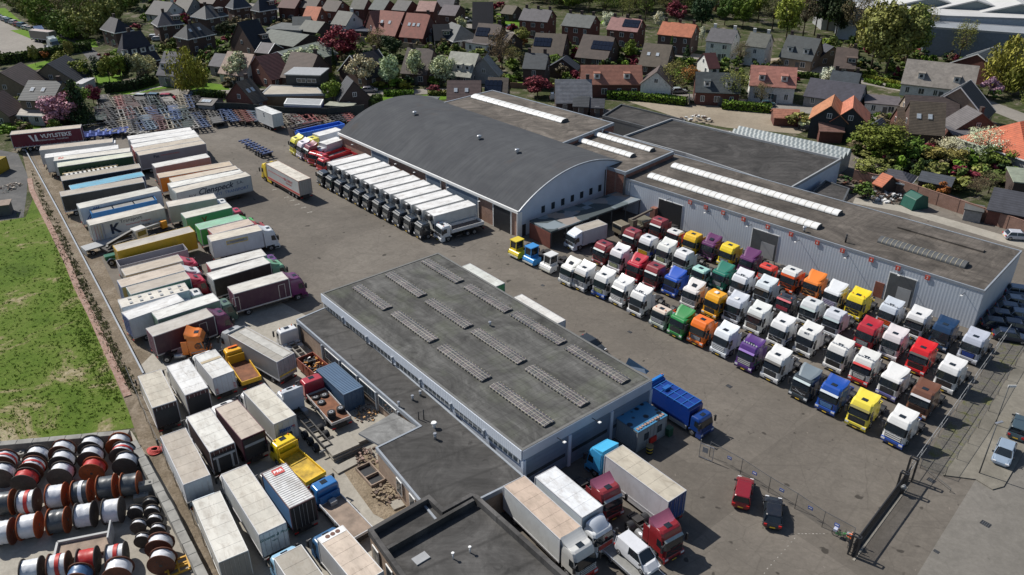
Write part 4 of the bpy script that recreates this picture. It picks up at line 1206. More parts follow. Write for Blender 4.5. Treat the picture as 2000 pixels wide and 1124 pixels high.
def trailer_gear(root,L,z0,axles=3,legs=True,rails=True,x0=0,rimz=True):
 def f():
  mb=MB()
  for s in(-1,1):mb.bx(-L+.1,-.3,s*.5-.06,s*.5+.06,z0-.35,z0-.06)
  mb.bx(-L-.02,-L+.08,-1.2,1.2,.45,.6);mb.bx(-L+.0,-L+.1,-.6,.6,.6,z0-.05)
  if legs:
   for s in(-1,1):mb.bx(-2.6,-2.45,s*.75-.07,s*.75+.07,.05,z0-.1)
  for s in(-1,1):mb.bx(-L+4.2 if L>8 else-L+3,-2.9,s*1.2-.02,s*1.2+.02,.55,.8)
  return mb.mesh('underframe',M_CHAS)
 put('chassis',cached(('tg',round(L,1),round(z0,1),legs),f),root,(x0,0,0))
 def g():
  mb=MB()
  for s in(-1,1):mb.bx(-.03,0,s*1.0-.2,s*1.0+.2,0,.14)
  return mb.mesh('rear_lights',M_REDL)
 for s in(-1,1):put('rear_light',simple('rear_light',lambda mb:mb.bx(-.03,0,-.2,.2,0,.14),M_REDL),root,(x0-L-.03,s*1.0,.62))
 back=1.6 if L>9 else 1.9
 for k in range(axles):
  for s in(-1,1):wheel(root,x0-L+back+k*1.3,s*1.02,.48,.36,rimz)
def front_rear(a,b,z):
 p,q=G(*a,z),G(*b,z);d=(p-q);d.z=0
 return p,d.length,math.atan2(d.y,d.x)
def box_trailer(a,b,side,roofc,label,H=4.0,style='box',rear=None,frame=(.5,.5,.52),name='semi_trailer',unit=None,group='trailers parked along the fence',axles=3,W=2.55,z0=1.15,minL=None):
 """a = middle of the roof's front edge, b = middle of its rear edge (photo)"""
 p,L,an=front_rear(a,b,H)
 L=min(13.6,L if minL is None else max(L,minL))
 root=empty(name,(p.x,p.y,.012),an,label,'trailer',group)
 box_body(root,0,L,H,z0,side,roofc,rear or tuple(c*.9 for c in side),style,frame,W)
 trailer_gear(root,L,z0,axles)
 if unit:
  u=put('cooling_unit',simple('cooling_unit',lambda mb:(mb.bx(0,.45,-.95,.95,2.1,3.7),mb.bx(.45,.47,-.7,.7,2.9,3.5,1)),[M_WHITE,M_BLK],.04),root)
 return root,L
def box_truck(a,b,side,roofc,label,cabc,kind='low',H=3.9,style='box',rear=None,frame=(.5,.5,.52),group='box trucks parked close together',name='box_truck',cabk=None,axles=1,z0=1.1,gap=.15,Lmax=10.5,skirt=None,W=2.55):
 p,L,an=front_rear(a,b,H)
 L=min(L,Lmax)
 cl=-CAB[kind][0][2]+.05+gap
 u=Vector((math.cos(an),math.sin(an),0));o=p+u*cl
 root=empty(name,(o.x,o.y,.012),an,label,'truck',group)
 cab(root,kind,cabc,**(cabk or dict(gcol=SIL,style=1)))
 box_body(root,-cl,L,H,z0,side,roofc,rear or tuple(c*.9 for c in side),style,frame,W)
 trailer_gear(root,L+cl,z0,axles,legs=False)
 for s in(-1,1):wheel(root,-1.35,s*1.03,.48,.32)
 if kind=='low':put('fuel_tank',simple('fuel_tank',f_tank,M_ALU),root,(-.2,-.85,0))
 return root,L,cl
def side_text(root,s,x,z,size,side=-1,mat=None,y=1.30,**k):
 """lettering on a flank; side -1 = right-hand flank seen from outside"""
 me=text_mesh(s,size,mat or M_TXTD,.004,**k)
 rot=(R(90),0,0)if side<0 else(R(90),0,R(180))
 return put('lettering',me,root,(x,side*y,z),rot=rot)
TAN=(.46,.40,.33);IV=(.62,.60,.54);WH=(.74,.74,.73);GT=(.36,.33,.29);MA=(.075,.022,.055)
M_TXTB=plain('blue_lettering',(.03,.10,.30),.6,0,.1,1)
M_TXTR=plain('red_lettering',(.5,.06,.05),.6,0,.1,1)
M_TXTW=plain('white_lettering',(.8,.8,.8),.6,0,.1,1)
M_TXTY=plain('yellow_lettering',(.7,.5,.05),.6,0,.1,1)
# ---- left bank, left column (a = right end in photo, b = left end)
r,L=box_trailer((158,247),(27,260),(.13,.008,.03),TAN,'burgundy curtain-sided trailer with big white lettering at the top left',style='curtain',minL=13.4)
side_text(r,'VUYLSTEKE',-L*.37,3.0,1.15,mat=M_TXTW,bold=.03);side_text(r,'INTERNATIONAL  TRANSPORT',-L*.42,2.15,.42,mat=M_TXTW)
f=MB();x_=-L*.76;f.add([(x_,-1.3,3.5),(x_+.5,-1.3,3.5),(x_+.95,-1.3,2.1),(x_+.7,-1.3,2.1)],[(3,2,1,0)]);f.add([(x_+1.2,-1.3,3.5),(x_+1.5,-1.3,3.5),(x_+1.7,-1.3,2.1),(x_+1.1,-1.3,2.1)],[(3,2,1,0)])
put('emblem',f.mesh('emblem',M_TXTW),r)
box_trailer((220,274.5),(78,290.5),(.42,.43,.45),TAN,'grey box trailer with tan roof just below the burgundy lettered trailer',unit=True)
box_trailer((231,287),(88,305.5),WH,WH,'white box trailer with clean white roof and small orange patch',rear=(.6,.62,.64))
r,L=box_trailer((254,293),(96,312.5),(.62,.65,.67),IV,'white refrigerated trailer with red letters on its ivory roof',rear=(.62,.65,.67))
t=text_mesh('RI',1.1,M_TXTR,.005,.03);put('lettering',t,r,(-L+1.2,0,4.05),R(0))
box_trailer((258,301.5),(112,323),(.02,.075,.03),(.60,.62,.50),'dark green curtain-sided trailer with pale ivory roof',style='curtain')
box_trailer((273,324),(120,349.5),(.018,.022,.022),(.36,.32,.26),'black-green curtain-sided trailer with brownish roof above the blue-roofed one',style='curtain')
box_trailer((279,340),(137,367.5),(.02,.045,.16),(.10,.36,.52),'trailer with turquoise blue roof among the tan ones',style='box',frame=(.5,.6,.65))
box_trailer((279.5,351.5),(118,380),(.028,.028,.028),(.40,.36,.31),'charcoal curtain-sided trailer with greyish tan roof below the blue-roofed one',style='curtain')
r,L=box_trailer((310,369),(153,403.5),(.55,.62,.70),(.56,.55,.50),'pale blue-white trailer with diagonal stripes left of the blue open-top trailer',style='curtain')
f=MB()
for k in range(3):f.bar((-L+.5+k*.35,-1.29,1.6),(-L+2.2+k*.35,-1.29,3.7),.02,.16)
put('stripe',f.mesh('side_stripe',M_TXTB),r)
r,L=box_trailer((316,402.5),(172.5,436),(.60,.60,.60),(.60,.57,.51),'white curtain-sided trailer with large black K and striped corner',style='curtain',frame=(.4,.4,.4))
side_text(r,'K',-L*.70,2.45,2.3,bold=.08);side_text(r,'Transport',-L*.47,3.45,.85,mat=M_TXTD);side_text(r,'Internationaal Transport',-L*.38,2.7,.4,mat=M_TXTR);side_text(r,'Tel. 0165 - 55 20 00',-L*.36,2.0,.35,mat=M_TXTD)
for k,c in enumerate([(.5,.05,.03),(.6,.2,.04),(.65,.4,.05),(.05,.1,.35)]):
 f=MB();f.bar((-L+.5+k*.42,-1.29,1.3),(-L+.5+k*.42,-1.29,3.8),.02,.22)
 put('stripe',f.mesh('corner_stripe',plain('corner_stripe_%d'%k,c)),r)
box_trailer((375,447.5),(225,486),(.58,.36,.015),(.45,.42,.38),'mustard yellow box trailer with grey roof',style='box',frame=(.55,.35,.03))
# ---- left bank, rigid trucks further down
box_truck((352,504),(241,532.5),(.5,.45,.4),(.50,.43,.35),'tan-roofed box truck with magenta-red cab under the brown open-top trailer',(.50,.03,.07),'scoop')
box_truck((358,522),(233,555),(.50,.36,.12),(.54,.46,.38),'beige-roofed box truck with white cab and yellow and blue rear',(.68,.68,.70),'scoop',rear=(.03,.10,.32))
box_truck((366,537.5),(250,569),(.04,.16,.11),(.46,.41,.35),'box truck with dark green side, mottled roof and red cab',(.48,.02,.05),'scoop')
r,L,cl=box_truck((365,560),(234,594),(.60,.68,.74),(.66,.63,.56),'white box truck with two rows of small roof vents and white cab',(.68,.68,.68),'low',rear=(.7,.7,.7))
for k in range(6):
 for s in(-1,1):put('roof_vent',simple('box_roof_vent',lambda mb:mb.bx(-.2,.2,-.22,.22,0,.1),M_GREY),r,(-cl-.9-k*1.3,s*.6,3.92))
box_truck((352,581),(245,618),(.62,.64,.68),WH,'white box truck with deep blue rear doors beside the fence',WH,'low',rear=(.015,.06,.25))
box_truck((422,580),(302,617.5),(.22,.36,.26),(.72,.72,.69),'white-roofed box truck with flowery green side',(.1,.16,.12),'low')
r,L,cl=box_truck((410,610),(292,650),(.045,.018,.035),(.50,.47,.43),'maroon box truck with grey roof behind the orange cab',(.12,.02,.07),'high',frame=(.45,.45,.46),rear=(.13,.02,.07))
for px,x in(('d',-cl-1.1),):
 f=MB()
 for q in((0,1.2,0,3.4),(.95,1.2,.95,3.4)):f.bx(x-q[0]-.03,x-q[0]+.03,-1.3,-1.27,q[1],q[3])
 f.bx(x-.95,x,-1.3,-1.27,3.37,3.43);put('side_door',f.mesh('side_door_outline',M_ALU),r)
# ---- left bank, right column
box_trailer((373,252),(250,270),(.50,.52,.56),WH,'topmost white box trailer of the right-hand trailer column',rear=(.5,.5,.52))
box_trailer((381,257.5),(256,277.5),(.60,.62,.64),WH,'second white box trailer in the right-hand trailer column',rear=(.6,.6,.6))
box_trailer((386,264),(258,286),(.6,.62,.62),(.72,.72,.70),'third white box trailer, just above the two tan-roofed ones',rear=(.5,.1,.08))
box_trailer((391,271),(262,293.5),(.40,.36,.33),(.50,.44,.36),'tan-roofed box trailer wedged against the mauve lettered one',rear=(.45,.05,.05))
r,L=box_trailer((398,278),(269,301),(.26,.235,.25),(.52,.46,.38),'mauve-grey box trailer with tan roof and small dark lettering',style='box')
side_text(r,'Bm',-L*.76,3.2,.8,bold=.03);side_text(r,'internationaal transport',-L*.55,3.3,.38,mat=M_TXTR)
box_trailer((406,304),(300,324.5),(.27,.25,.27),(.68,.67,.64),'shorter mauve-grey trailer with whitish roof above the orange one')
box_trailer((451,319.5),(309,344),(.72,.20,.012),(.54,.44,.33),'bright orange box trailer with tan roof')
box_trailer((463,328),(334,353),(.5,.42,.2),(.60,.52,.42),'cream-roofed trailer with yellowish end between orange and white ones')
box_trailer((471,334),(331,363),(.52,.56,.55),(.72,.72,.68),'white box trailer with clean roof right behind the grey lettered one',rear=(.55,.6,.58))
r,L=box_trailer((484,340),(340,373.5),(.46,.49,.50),(.58,.54,.47),'grey-white curtain-sided trailer with dark blue script lettering',style='curtain',frame=(.35,.36,.36),rear=(.55,.6,.58))
side_text(r,'Clenspeck',-L*.50,3.15,1.5,mat=M_TXTD,shear=.35,bold=.03);side_text(r,'N.V.',-L*.80,2.75,.8,mat=M_TXTD);side_text(r,'S.A.',-L*.16,3.25,.8,mat=M_TXTD);side_text(r,'INT. TRANSPORT',-L*.28,2.0,.8,mat=M_TXTB)
box_truck((420,383),(327,400),(.50,.45,.42),(.62,.57,.50),'tan-roofed box truck with white cab below the script-lettered trailer',(.68,.68,.66),'low')
r,L,cl=box_truck((448,401),(358,422),(.12,.30,.19),(.58,.57,.50),'green-sided box truck with cream roof and crimson cab',(.45,.03,.07),'low',rear=(.12,.33,.2))
side_text(r,'V',-L*.62-cl,2.9,1.3,bold=.06,mat=plain('brown_lettering',(.2,.07,.03)))
box_truck((470,424),(386,444),(.05,.38,.06),(.25,.50,.35),'bright green box truck with mint-green roof',(.05,.42,.08),'scoop',rear=(.05,.45,.06))
box_truck((490,433),(411,453),(.4,.06,.06),(.56,.46,.38),'red-edged box truck with ivory roof and dark red cab',(.35,.015,.02),'scoop',rear=(.5,.08,.06))
r,L,cl=box_truck((507,445),(408,467),(.62,.64,.68),(.62,.57,.48),'white box truck with a yellow-bordered sign on its side and large white cab',(.68,.70,.72),'high',rear=(.6,.62,.62))
f=MB();f.bx(-cl-L*.72,-cl-L*.3,-1.3,-1.28,2.75,3.45);f.bx(-cl-L*.71,-cl-L*.31,-1.31,-1.3,2.85,3.35,1)
put('sign_panel',f.mesh('side_sign',[M_TXTY,M_GREY]),r);side_text(r,'TRANSPORT',-cl-L*.51,3.1,.4,y=1.315)
box_truck((515,493),(408,520),(.5,.48,.46),(.66,.65,.61),'white-roofed box truck with violet cab above the dark brown one',(.12,.03,.16),'low',rear=(.4,.05,.06))
r,L,cl=box_truck((521,508),(410,541),(.035,.028,.022),(.70,.69,.66),'dark brown box truck with white roof and green cab',(.16,.38,.22),'scoop',frame=(.45,.45,.44),rear=(.6,.6,.58))
r,L,cl=box_truck((557,538),(450,568),(.065,.018,.045),(.62,.60,.55),'maroon box truck with pale roof standing alone at the edge of the open yard',(.13,.02,.10),'high',frame=(.5,.5,.5),rear=(.14,.02,.06),cabk=dict(gcol=(.1,.03,.08),style=1))
for x in(-cl-.7,-cl-L+.6):
 f=MB()
 for q in(0,.9):f.bx(x-q-.03,x-q+.03,-1.3,-1.27,1.2,3.3)
 f.bx(x-.9,x,-1.3,-1.27,3.27,3.33);put('side_door',f.mesh('side_door_outline',M_ALU),r)
# ---- lower left cluster (cabs up-left, rear doors towards the viewer)
g2='box trucks packed in the lower left of the yard'
def dark_rear(r,x,H,kind='open'):  # black sheet paints the unlit load space where the rear is open
 f=MB();f.bx(x-.09,x-.06,-1.15,1.15,1.2,H-.55);
 if kind=='frame':
  f.bx(x-.14,x-.09,-1.15,1.15,H-1.0,H-.75,1)
  for y in(-.75,.75):f.bx(x-.14,x-.09,y-.1,y+.1,1.2,H-1.0,1)
 put('dark_rear_panel',f.mesh('dark_rear_panel',[M_BLK,M_GREY]),r)
r,L,cl=box_truck((292,729),(321,790),(.50,.46,.42),(.52,.48,.40),'tan-roofed box truck standing against the fence with open dark rear',WH,'low',rear=(.05,.02,.02),group=g2);dark_rear(r,-cl-L,3.9)
r,L,cl=box_truck((347.5,709),(384,765),(.55,.55,.53),WH,'white ribbed-roof box truck with dark maroon rear opening',WH,'low',rear=(.06,.015,.02),group=g2);dark_rear(r,-cl-L,3.9)
r,L,cl=box_truck((400,690),(436,732.5),(.55,.56,.58),(.68,.68,.66),'short white box truck with white tail-lift door and tan roof stripe',WH,'low',H=3.5,rear=(.58,.62,.68),group=g2)
f=MB();f.bx(-.25,.25,-1.2,1.2,0,.02);put('roof_strip',f.mesh('roof_strip',plain('tan_strip',(.42,.34,.22))),r,(-cl-2.0,0,3.535))
f=MB()
for s in(-1,1):
 for k in range(4):f.bar((-.02,s*1.05-.12,1.3+k*.2),(-.02,s*1.05+.12,1.4+k*.2),.02,.07)
put('warning_marking',f.mesh('warning_marking',M_TXTR),r,(-cl-L-.07,0,0))
r,L,cl=box_truck((462,646),(557.5,699),(.27,.27,.27),(.36,.34,.30),'large grey box truck with pale roof panel and yellow stripe along its side',(.35,.36,.37),'high',H=3.8,rear=(.30,.29,.29),group=g2)
f=MB();f.bx(-cl-L+.2,-cl-.6,.0,1.1,0,.02);put('roof_panel',f.mesh('pale_roof_panel',plain('pale_panel',(.46,.45,.42),.7,0,.4,.8)),r,(0,-.95,3.84))
f=MB();f.bx(-cl-L,-cl,-1.3,-1.28,1.55,1.75);f.bx(-cl-L-.08,-cl-L-.06,-1.2,1.2,1.55,1.75);put('stripe',f.mesh('yellow_stripe',M_TXTY),r)
r,L,cl=box_truck((496,757.5),(556,820),(.46,.46,.44),(.60,.57,.49),'white curtain-sided truck with blue and red lettering on its rear',WH,'low',style='curtain',rear=(.5,.52,.54),group=g2)
t=text_mesh('itsme',.75,M_TXTB,.004,.03);put('lettering',t,r,(-cl-L-.1,0,2.7),rot=(R(90),0,R(-90)))
t=text_mesh('®',.4,M_TXTR,.004,.01)if False else text_mesh('e',.75,M_TXTR,.006,.03);put('lettering',t,r,(-cl-L-.105,-.83,2.7),rot=(R(90),0,R(-90)))
r,L,cl=box_truck((442.5,790),(494,850),(.06,.03,.04),(.50,.43,.36),'maroon box truck with dusty tan roof and silver tail-lift strip',WH,'scoop',rear=(.05,.01,.025),frame=(.09,.02,.04),group=g2);dark_rear(r,-cl-L,4.3,'none')
f=MB();f.bx(-.03,0,-1.1,1.1,-.16,.16);put('tail_lift_bar',f.mesh('tail_lift_bar',M_GREY),r,(-cl-L-.1,0,2.9))
r,L,cl=box_truck((387.5,807),(434,875),(.05,.03,.03),(.70,.69,.64),'white-roofed box truck with a white gate frame on its dark rear',WH,'low',rear=(.06,.02,.02),group=g2);dark_rear(r,-cl-L,3.9,'frame')
r,L,cl=box_truck((338,845),(384,937),(.60,.62,.64),(.44,.39,.33),'box truck with brownish-grey roof and white edges by the block wall',(.30,.5,.65),'low',rear=(.45,.50,.54),group=g2)
r,L,cl=box_truck((457,918),(532,1033),(.52,.54,.55),(.60,.57,.50),'long white box truck with streaky roof and green script on its rear',WH,'low',rear=(.62,.65,.66),group=g2)
for s_,z,sz in(('Groente & Fruit',3.1,.42),('vers',2.6,.3)):
 t=text_mesh(s_,sz,plain('green_script',(.03,.16,.14)),.004,shear=.4);put('lettering',t,r,(-cl-L-.1,0,z),rot=(R(90),0,R(-90)))
r,L,cl=box_truck((535,915),(590,983),(.10,.22,.42),(.74,.74,.73),'truck with white corrugated roof, red square logo and black rear',(.1,.1,.1),'low',style='ribbed',rear=(.02,.02,.022),group=g2,frame=(.12,.06,.06))
f=MB();f.bx(-.45,.45,-.55,.55,0,.015);pnl=put('roof_logo',f.mesh('roof_logo_panel',M_TXTR),r,(-cl-.75,-.1,3.97))
t=text_mesh('BRR',.5,M_TXTW,.004,.02);put('lettering',t,pnl,(0,0,.02),R(-90))
r,L,cl=box_truck((403,970),(456,1088),(.52,.50,.46),(.66,.64,.58),'box truck with plain off-white roof at the bottom, next to the concrete wall',(.5,.6,.68),'low',rear=(.30,.28,.25),group=g2,frame=(.62,.62,.6))
r,L,cl=box_truck((562,1078),(612,1150),(.50,.52,.54),(.36,.33,.28),'box truck with grey-brown roof and pale blue cab cut by the bottom edge',(.30,.52,.70),'low',rear=(.5,.5,.5),group=g2,frame=(.62,.62,.62))
r,L,cl=box_truck((645,1040),(722,1130),(.52,.52,.52),(.60,.50,.41),'beige-roofed refrigerated truck with three round fans at its front',(.04,.12,.25),'low',rear=(.5,.5,.5),group=g2,frame=(.66,.66,.66))
for k in range(3):put('fan',simple('cooling_fan',lambda mb:mb.cyl((0,0,0),(0,0,.03),.22,n=14),plain('fan_brown',(.14,.06,.04))),r,(-cl-.35,-.55+k*.5,3.93))
f=MB();f.bx(-.75,-.02,-1.2,1.2,0,.03);put('cooling_unit',f.mesh('cooling_unit_top',M_WHITE),r,(-cl,0,3.905))
# ---- bottom right cluster
g3='trucks beside the workshop doors'
r,L,cl=box_truck((1115,1042),(1004,940),(.60,.62,.62),(.56,.44,.35),'white rigid truck with rust-stained beige roof, white cab and red chassis',(.60,.60,.58),'high',rear=(.5,.5,.5),group=g3,cabk=dict(gcol=(.6,.6,.58),bump=(.5,.03,.02),style=1),Lmax=10)
r,L,cl=box_truck((1157,1000),(1065,922),(.60,.65,.68),(.74,.76,.78),'white rigid truck with clean white roof and domed wind deflector',(.66,.68,.70),'low',rear=(.5,.55,.6),group=g3,cabk=dict(gcol=(.6,.1,.08),style=1,hatch=None))
def f_dome(mb):
 n=8
 for i in range(n):
  for j in range(8):
   pass
 P_=[[(-.5-1.15*t,u*(.75+.3*t),2.78+.75*math.sin(t*1.57)*(1-.25*abs(u)**3))for u in[k/4-1 for k in range(9)]]for t in[i/7 for i in range(8)]]
 for i in range(8):mb.v+=P_[i]
 for i in range(7):
  for j in range(8):a=i*9+j;mb.f.append([a,a+9,a+10,a+1]);mb.m.append(0);mb.s.append(True)
 for j in(0,8):
  for i in range(7):
   p,q=P_[i][j],P_[i+1][j];mb.add([p,q,(q[0],q[1],2.7),(p[0],p[1],2.7)],[(0,1,2,3)])
put('roof_deflector',simple('dome_deflector',f_dome,M_PAINT),r,color=(.62,.66,.72))
r,L,cl=box_truck((1199,880),(1322,969),(.56,.55,.57),(.52,.47,.38),'sky-blue truck with pale box body, mottled roof and blue rear curtain',(.05,.33,.62),'flat',rear=(.012,.05,.20),group=g3,gap=.5,cabk=dict(gcol=(.03,.2,.4),hatch=None),skirt=1)
f=MB();f.add([(-.7,-1.1,3.5),(-.7,1.1,3.5),(-2.3,1.15,3.95),(-2.3,-1.15,3.95),(-2.3,1.15,3.4),(-2.3,-1.15,3.4)],[(0,1,2,3),(1,4,2),(0,3,5),(3,2,4,5)])
put('roof_deflector',f.mesh('wedge_deflector',M_PAINT),r,color=(.07,.42,.70))
for s in(-1,1):
 f=MB();f.bx(-cl-L+.2,-cl-.2,s*1.26-.02,s*1.26+.02,.45,1.1);put('side_skirt',f.mesh('side_skirt',M_OBJ),r,color=(.5,.5,.52))
tractor(1199,983,R(-57),'high',BUR,'dark red tractor unit with tall pink-lined deflector between white and blue trucks',gcol=BUR,style=2,visor=(.36,.42,.43),spc=(.33,.10,.16))
tractor(1317,1060,R(-57),'high',(.24,.015,.02),'dark red tractor unit with exposed chassis and chrome tanks at the bottom right',gcol=BUR,style=2,visor=(.36,.42,.43),spc=(.33,.10,.16))
# ---- row of black rigid trucks with white roofs in front of the hall
fa,fb_=[G(645,321,3.9),G(840,418,3.9)],None
ra,rb_=G(717,304,3.9),G(922,396,3.9)
ords=['first','second','third','fourth','fifth','sixth','seventh','eighth','ninth','tenth','last']
for k in range(11):
 t=k/10
 p,q=fa[0].lerp(fa[1],t),ra.lerp(rb_,t)
 d=p-q;an=math.atan2(d.y,d.x)
 lab='%s black-cabbed box truck with white roof before the hall%s'%(ords[k],', cab deflector tilted' if k==2 else '')
 if k==0:lab='black-cabbed box truck with white roof next to the red tipper trucks'
 if k==10:lab='last black-cabbed box truck with white roof, next to the white tipper'
 cl=2.55;u=d.normalized();o=p+u*cl
 root=empty('box_truck',(o.x,o.y,.012),an,lab,'truck','identical black-cabbed trucks before the hall')
 cab(root,'low',(.012,.018,.025),gcol=(.25,.25,.24),style=1,visor=(.02,.03,.04),hatch=None)
 box_body(root,-cl,8.2,3.9,1.1,(.55,.56,.55),(.78,.78,.77),(.5,.5,.5),'box',(.6,.6,.6))
 trailer_gear(root,8.2+cl,1.1,1,legs=False)
 for s in(-1,1):wheel(root,-1.35,s*1.03,.48,.32)
 put('cooling_unit',simple('black_cooling_unit',lambda mb:(mb.bx(-.05,.55,-.55,.75,2.95,3.75),mb.bx(.1,.45,-.2,.3,3.75,3.78,1)),[M_BLK,M_WHITE],.08),root,(-cl,0,0))
# ================================================================== OTHER VEHICLES AND YARD THINGS
def root_at(name,px,py,a,label,cat,group=None,z=.012,zref=0):
 p=G(px,py,zref);return empty(name,(p.x,p.y,z),a,label,cat,group)
# ---- yellow tractor unit pulling the white trailer across the yard
r,L=box_trailer((531,318),(594.5,352),(.52,.53,.52),(.66,.62,.54),'white trailer with red lower edge behind the yellow cab in the open yard',H=3.95,rear=(.36,.33,.30),frame=(.45,.30,.25),group=None)
an=r.rotation_euler.z;u=Vector((math.cos(an),math.sin(an),0))
f=MB();f.bx(-L,-.2,1.275,1.30,1.15,1.5);put('stripe',f.mesh('red_stripe',M_TXTR),r)
f=MB();f.bx(-L*.55,-.6,1.275,1.29,2.9,3.0);put('stripe',f.mesh('thin_red_stripe',M_TXTR),r)
side_text(r,'BIG RENT',-L*.68,2.9,.75,side=1,mat=M_TXTR,y=1.3);side_text(r,'TRANSPORT',-L*.68,2.3,.4,side=1,mat=M_TXTR,y=1.3)
o=r.location+u*2.75
rt=empty('tractor_unit',(o.x,o.y,.012),an,'bright yellow tractor unit pulling the white trailer through the open yard','tractor unit')
cab(rt,'high',(.80,.58,.02),gcol=DG,style=0)
put('chassis',simple('tractor_frame',f_tractor_frame,M_OBJ),rt,color=(.5,.35,.02))
for s in(-1,1):
 f=MB();f.bx(-3.9,-2.3,s*1.2-.04,s*1.2+.04,.35,1.1);put('side_skirt',f.mesh('side_skirt',M_PAINT),rt,color=(.80,.58,.02))
 wheel(rt,-1.38,s*1.03,.5,.32);wheel(rt,-5.06,s*.92,.5,.6)
# ---- skeletal container chassis
def f_skel(mb,var):
 L=12.2
 for s in(-1,1):
  mb.bar((-L,s*.5,1.05),(-3.2,s*.5,1.05),.28,.32);mb.bar((-3.2,s*.5,1.12),(0,s*.5,1.25),.28,.2)
 xs=[-L+.05,-L+2.9,-6.1,-3.3,-.05]if var==0 else[-L+.05,-L+1.5,-L+3,-L+4.5,-6,-4.5,-3.2,-1.5,-.05]
 for x in xs:mb.bx(x-.19,x+.19,-1.2,1.2,1.06,1.28)
 if var==2:
  mb.bx(-L,-L+5,-1.1,1.1,1.2,1.25)
  for s in(-1,1):mb.bx(-L,-.1,s*1.2-.05,s*1.2+.05,1.1,1.22)
def f_leg(mb):
 for s in(-1,1):mb.bx(-2.9,-2.75,s*.75-.07,s*.75+.07,.05,1.1)
 mb.bx(-2.9,-2.75,-.8,.8,.8,.9)
def axle_mesh():
 def f():
  mb=MB();mb.bar((0,-1.1,.45),(0,1.1,.45),.14)
  for s in(-1,1):
   mb.cyl((0,s*1.22,.46),(0,s*.88,.46),.46,n=14,mi=1);mb.cyl((0,s*1.225,.46),(0,s*1.24,.46),.25,n=10,mi=2)
  return mb.mesh('axle',[M_CHAS,M_RUB,M_RIM])
 return cached('axle',f)
def skel(p,a,col,var,label,L=None,group='container chassis parked close together',dz=0,wheels=True):
 r_=empty('container_chassis',(p.x,p.y,.012+dz),a,label,'trailer chassis',group)
 put('frame',simple(('skel_frame',var),lambda mb:f_skel(mb,var),M_OBJ),r_,color=col)
 put('landing_legs',simple('landing_legs',f_leg,M_CHAS),r_)
 for k in range(3):put('axle',axle_mesh(),r_,(-10.9+k*1.35,0,0))
 return r_
cols=[((.16,.05,.03),'rust-red'),((.03,.10,.30),'blue'),((.05,.05,.06),'black'),((.30,.28,.25),'pale grey'),((.04,.10,.08),'dark green'),((.35,.07,.06),'red'),((.40,.33,.22),'beige'),((.10,.14,.17),'slate-grey'),((.16,.28,.42),'light blue')]
on_=['1st','2nd','3rd']+['%dth'%i for i in range(4,30)]
rows=[('back row',(208,212),(392,214),13,-60,[2,6,5,3,0,3,7,4,2,3,6,1,2,1,1]),
('middle row',(196,236),(392,234),14,-60,[4,0,2,3,5,7,6,0,1,8,1,4,7,2,8,7,5]),
('front row',(232,258),(402,250),11,-60,[2,6,2,1,8,5,6,7,4,3,1,0,2]),
('short row by the fence',(425,240),(510,238),6,-62,[3,1,1,0,5,8]),
('last row behind blue tippers',(560,243),(690,236),10,-60,[6,0,3,5,5,0,6,2,2,5])]
for nm,a,b,n,hd,ci in rows:
 for k in range(n):
  px,py=lerp2(a,b,k/(n-1));p=G(px+rnd.uniform(-2.5,2.5),py+rnd.uniform(-2,2),1.0)
  c,cn=cols[ci[k]]
  k_=rnd.uniform(.2,.85);g_=sum(c)/3;c=tuple((x*.75+g_*.25)*k_ for x in c)
  h=R(hd+rnd.uniform(-6,6));flip=rnd.random()<.5
  if flip:p=p+Vector((math.cos(h),math.sin(h),0))*-12.2;h+=math.pi
  skel(Vector((p.x,p.y,0)),h,c,rnd.choice([0,1,1,2]),'%s skeletal container chassis, %s from the left in the %s'%(cn,on_[k],nm))
for k,(a,b)in enumerate([((172,261),(250,252)),((176,266),(246,258)),((240,258),(286,262))]):
 p,q=G(*a,1),G(*b,1)
 skel(Vector((q.x,q.y,0)),ang(p,q),[(.04,.08,.32),(.05,.10,.38),(.25,.24,.22)][k],1,['blue skeletal chassis lying lengthwise right of the burgundy trailer','second blue and white skeletal chassis just below the lengthwise blue one','greyish low chassis by the wire above the white trailer roofs'][k])
p,q=G(476,274,1.2),G(523,299,1.2)
r_=skel(Vector((p.x,p.y,0)),ang(q,p),(.035,.06,.16),1,'dark blue skeletal chassis standing alone in the middle of the open yard',group=None)
r_.scale=(((q-p).length)/12.2,1,1)
# ---- generic open bodies
def open_body(root,x0,L,W,z0,z1,c,inner,t=.08,floor=.12,rim=None):
 def add(nm,f,m,col=None):return put(nm,f.mesh(nm,m),root,color=col)
 f=MB()
 for s in(-1,1):f.bx(x0-L,x0,s*(W/2-t/2)-t/2,s*(W/2-t/2)+t/2,z0,z1)
 f.bx(x0-t,x0,-W/2+t,W/2-t,z0,z1+.0)
 n=int(L/1.2)
 for i in range(1,n):
  for s in(-1,1):f.bx(x0-L*i/n-.05,x0-L*i/n+.05,s*(W/2)-.04,s*(W/2)+.04,z0,z1-.02)
 add('side_boards',f,M_OBJ,c)
 f=MB();f.bx(x0-L,x0-L+t,-W/2+t,W/2-t,z0,z1);add('tailgate',f,M_OBJ,c)
 f=MB();f.bx(x0-L+t,x0-t,-W/2+t,W/2-t,z0,z0+floor);add('load_floor',f,inner)
M_RUST=plain('rusty_floor',(.22,.09,.045),.85,0,.6,1.2)
M_DKIN=plain('dark_load_space',(.06,.04,.035),.9,0,.5,1)
M_LEAFY=plain('plant_green',(.06,.12,.03),.9,0,.6,3)
M_TARP=plain('grey_tarpaulin',(.25,.25,.24),.8,0,.3,1)
M_WOODF=plain('worn_plywood',(.30,.23,.18),.85,0,.5,.8)
p,L,an=front_rear((302.5,386),(176,413),3.5)
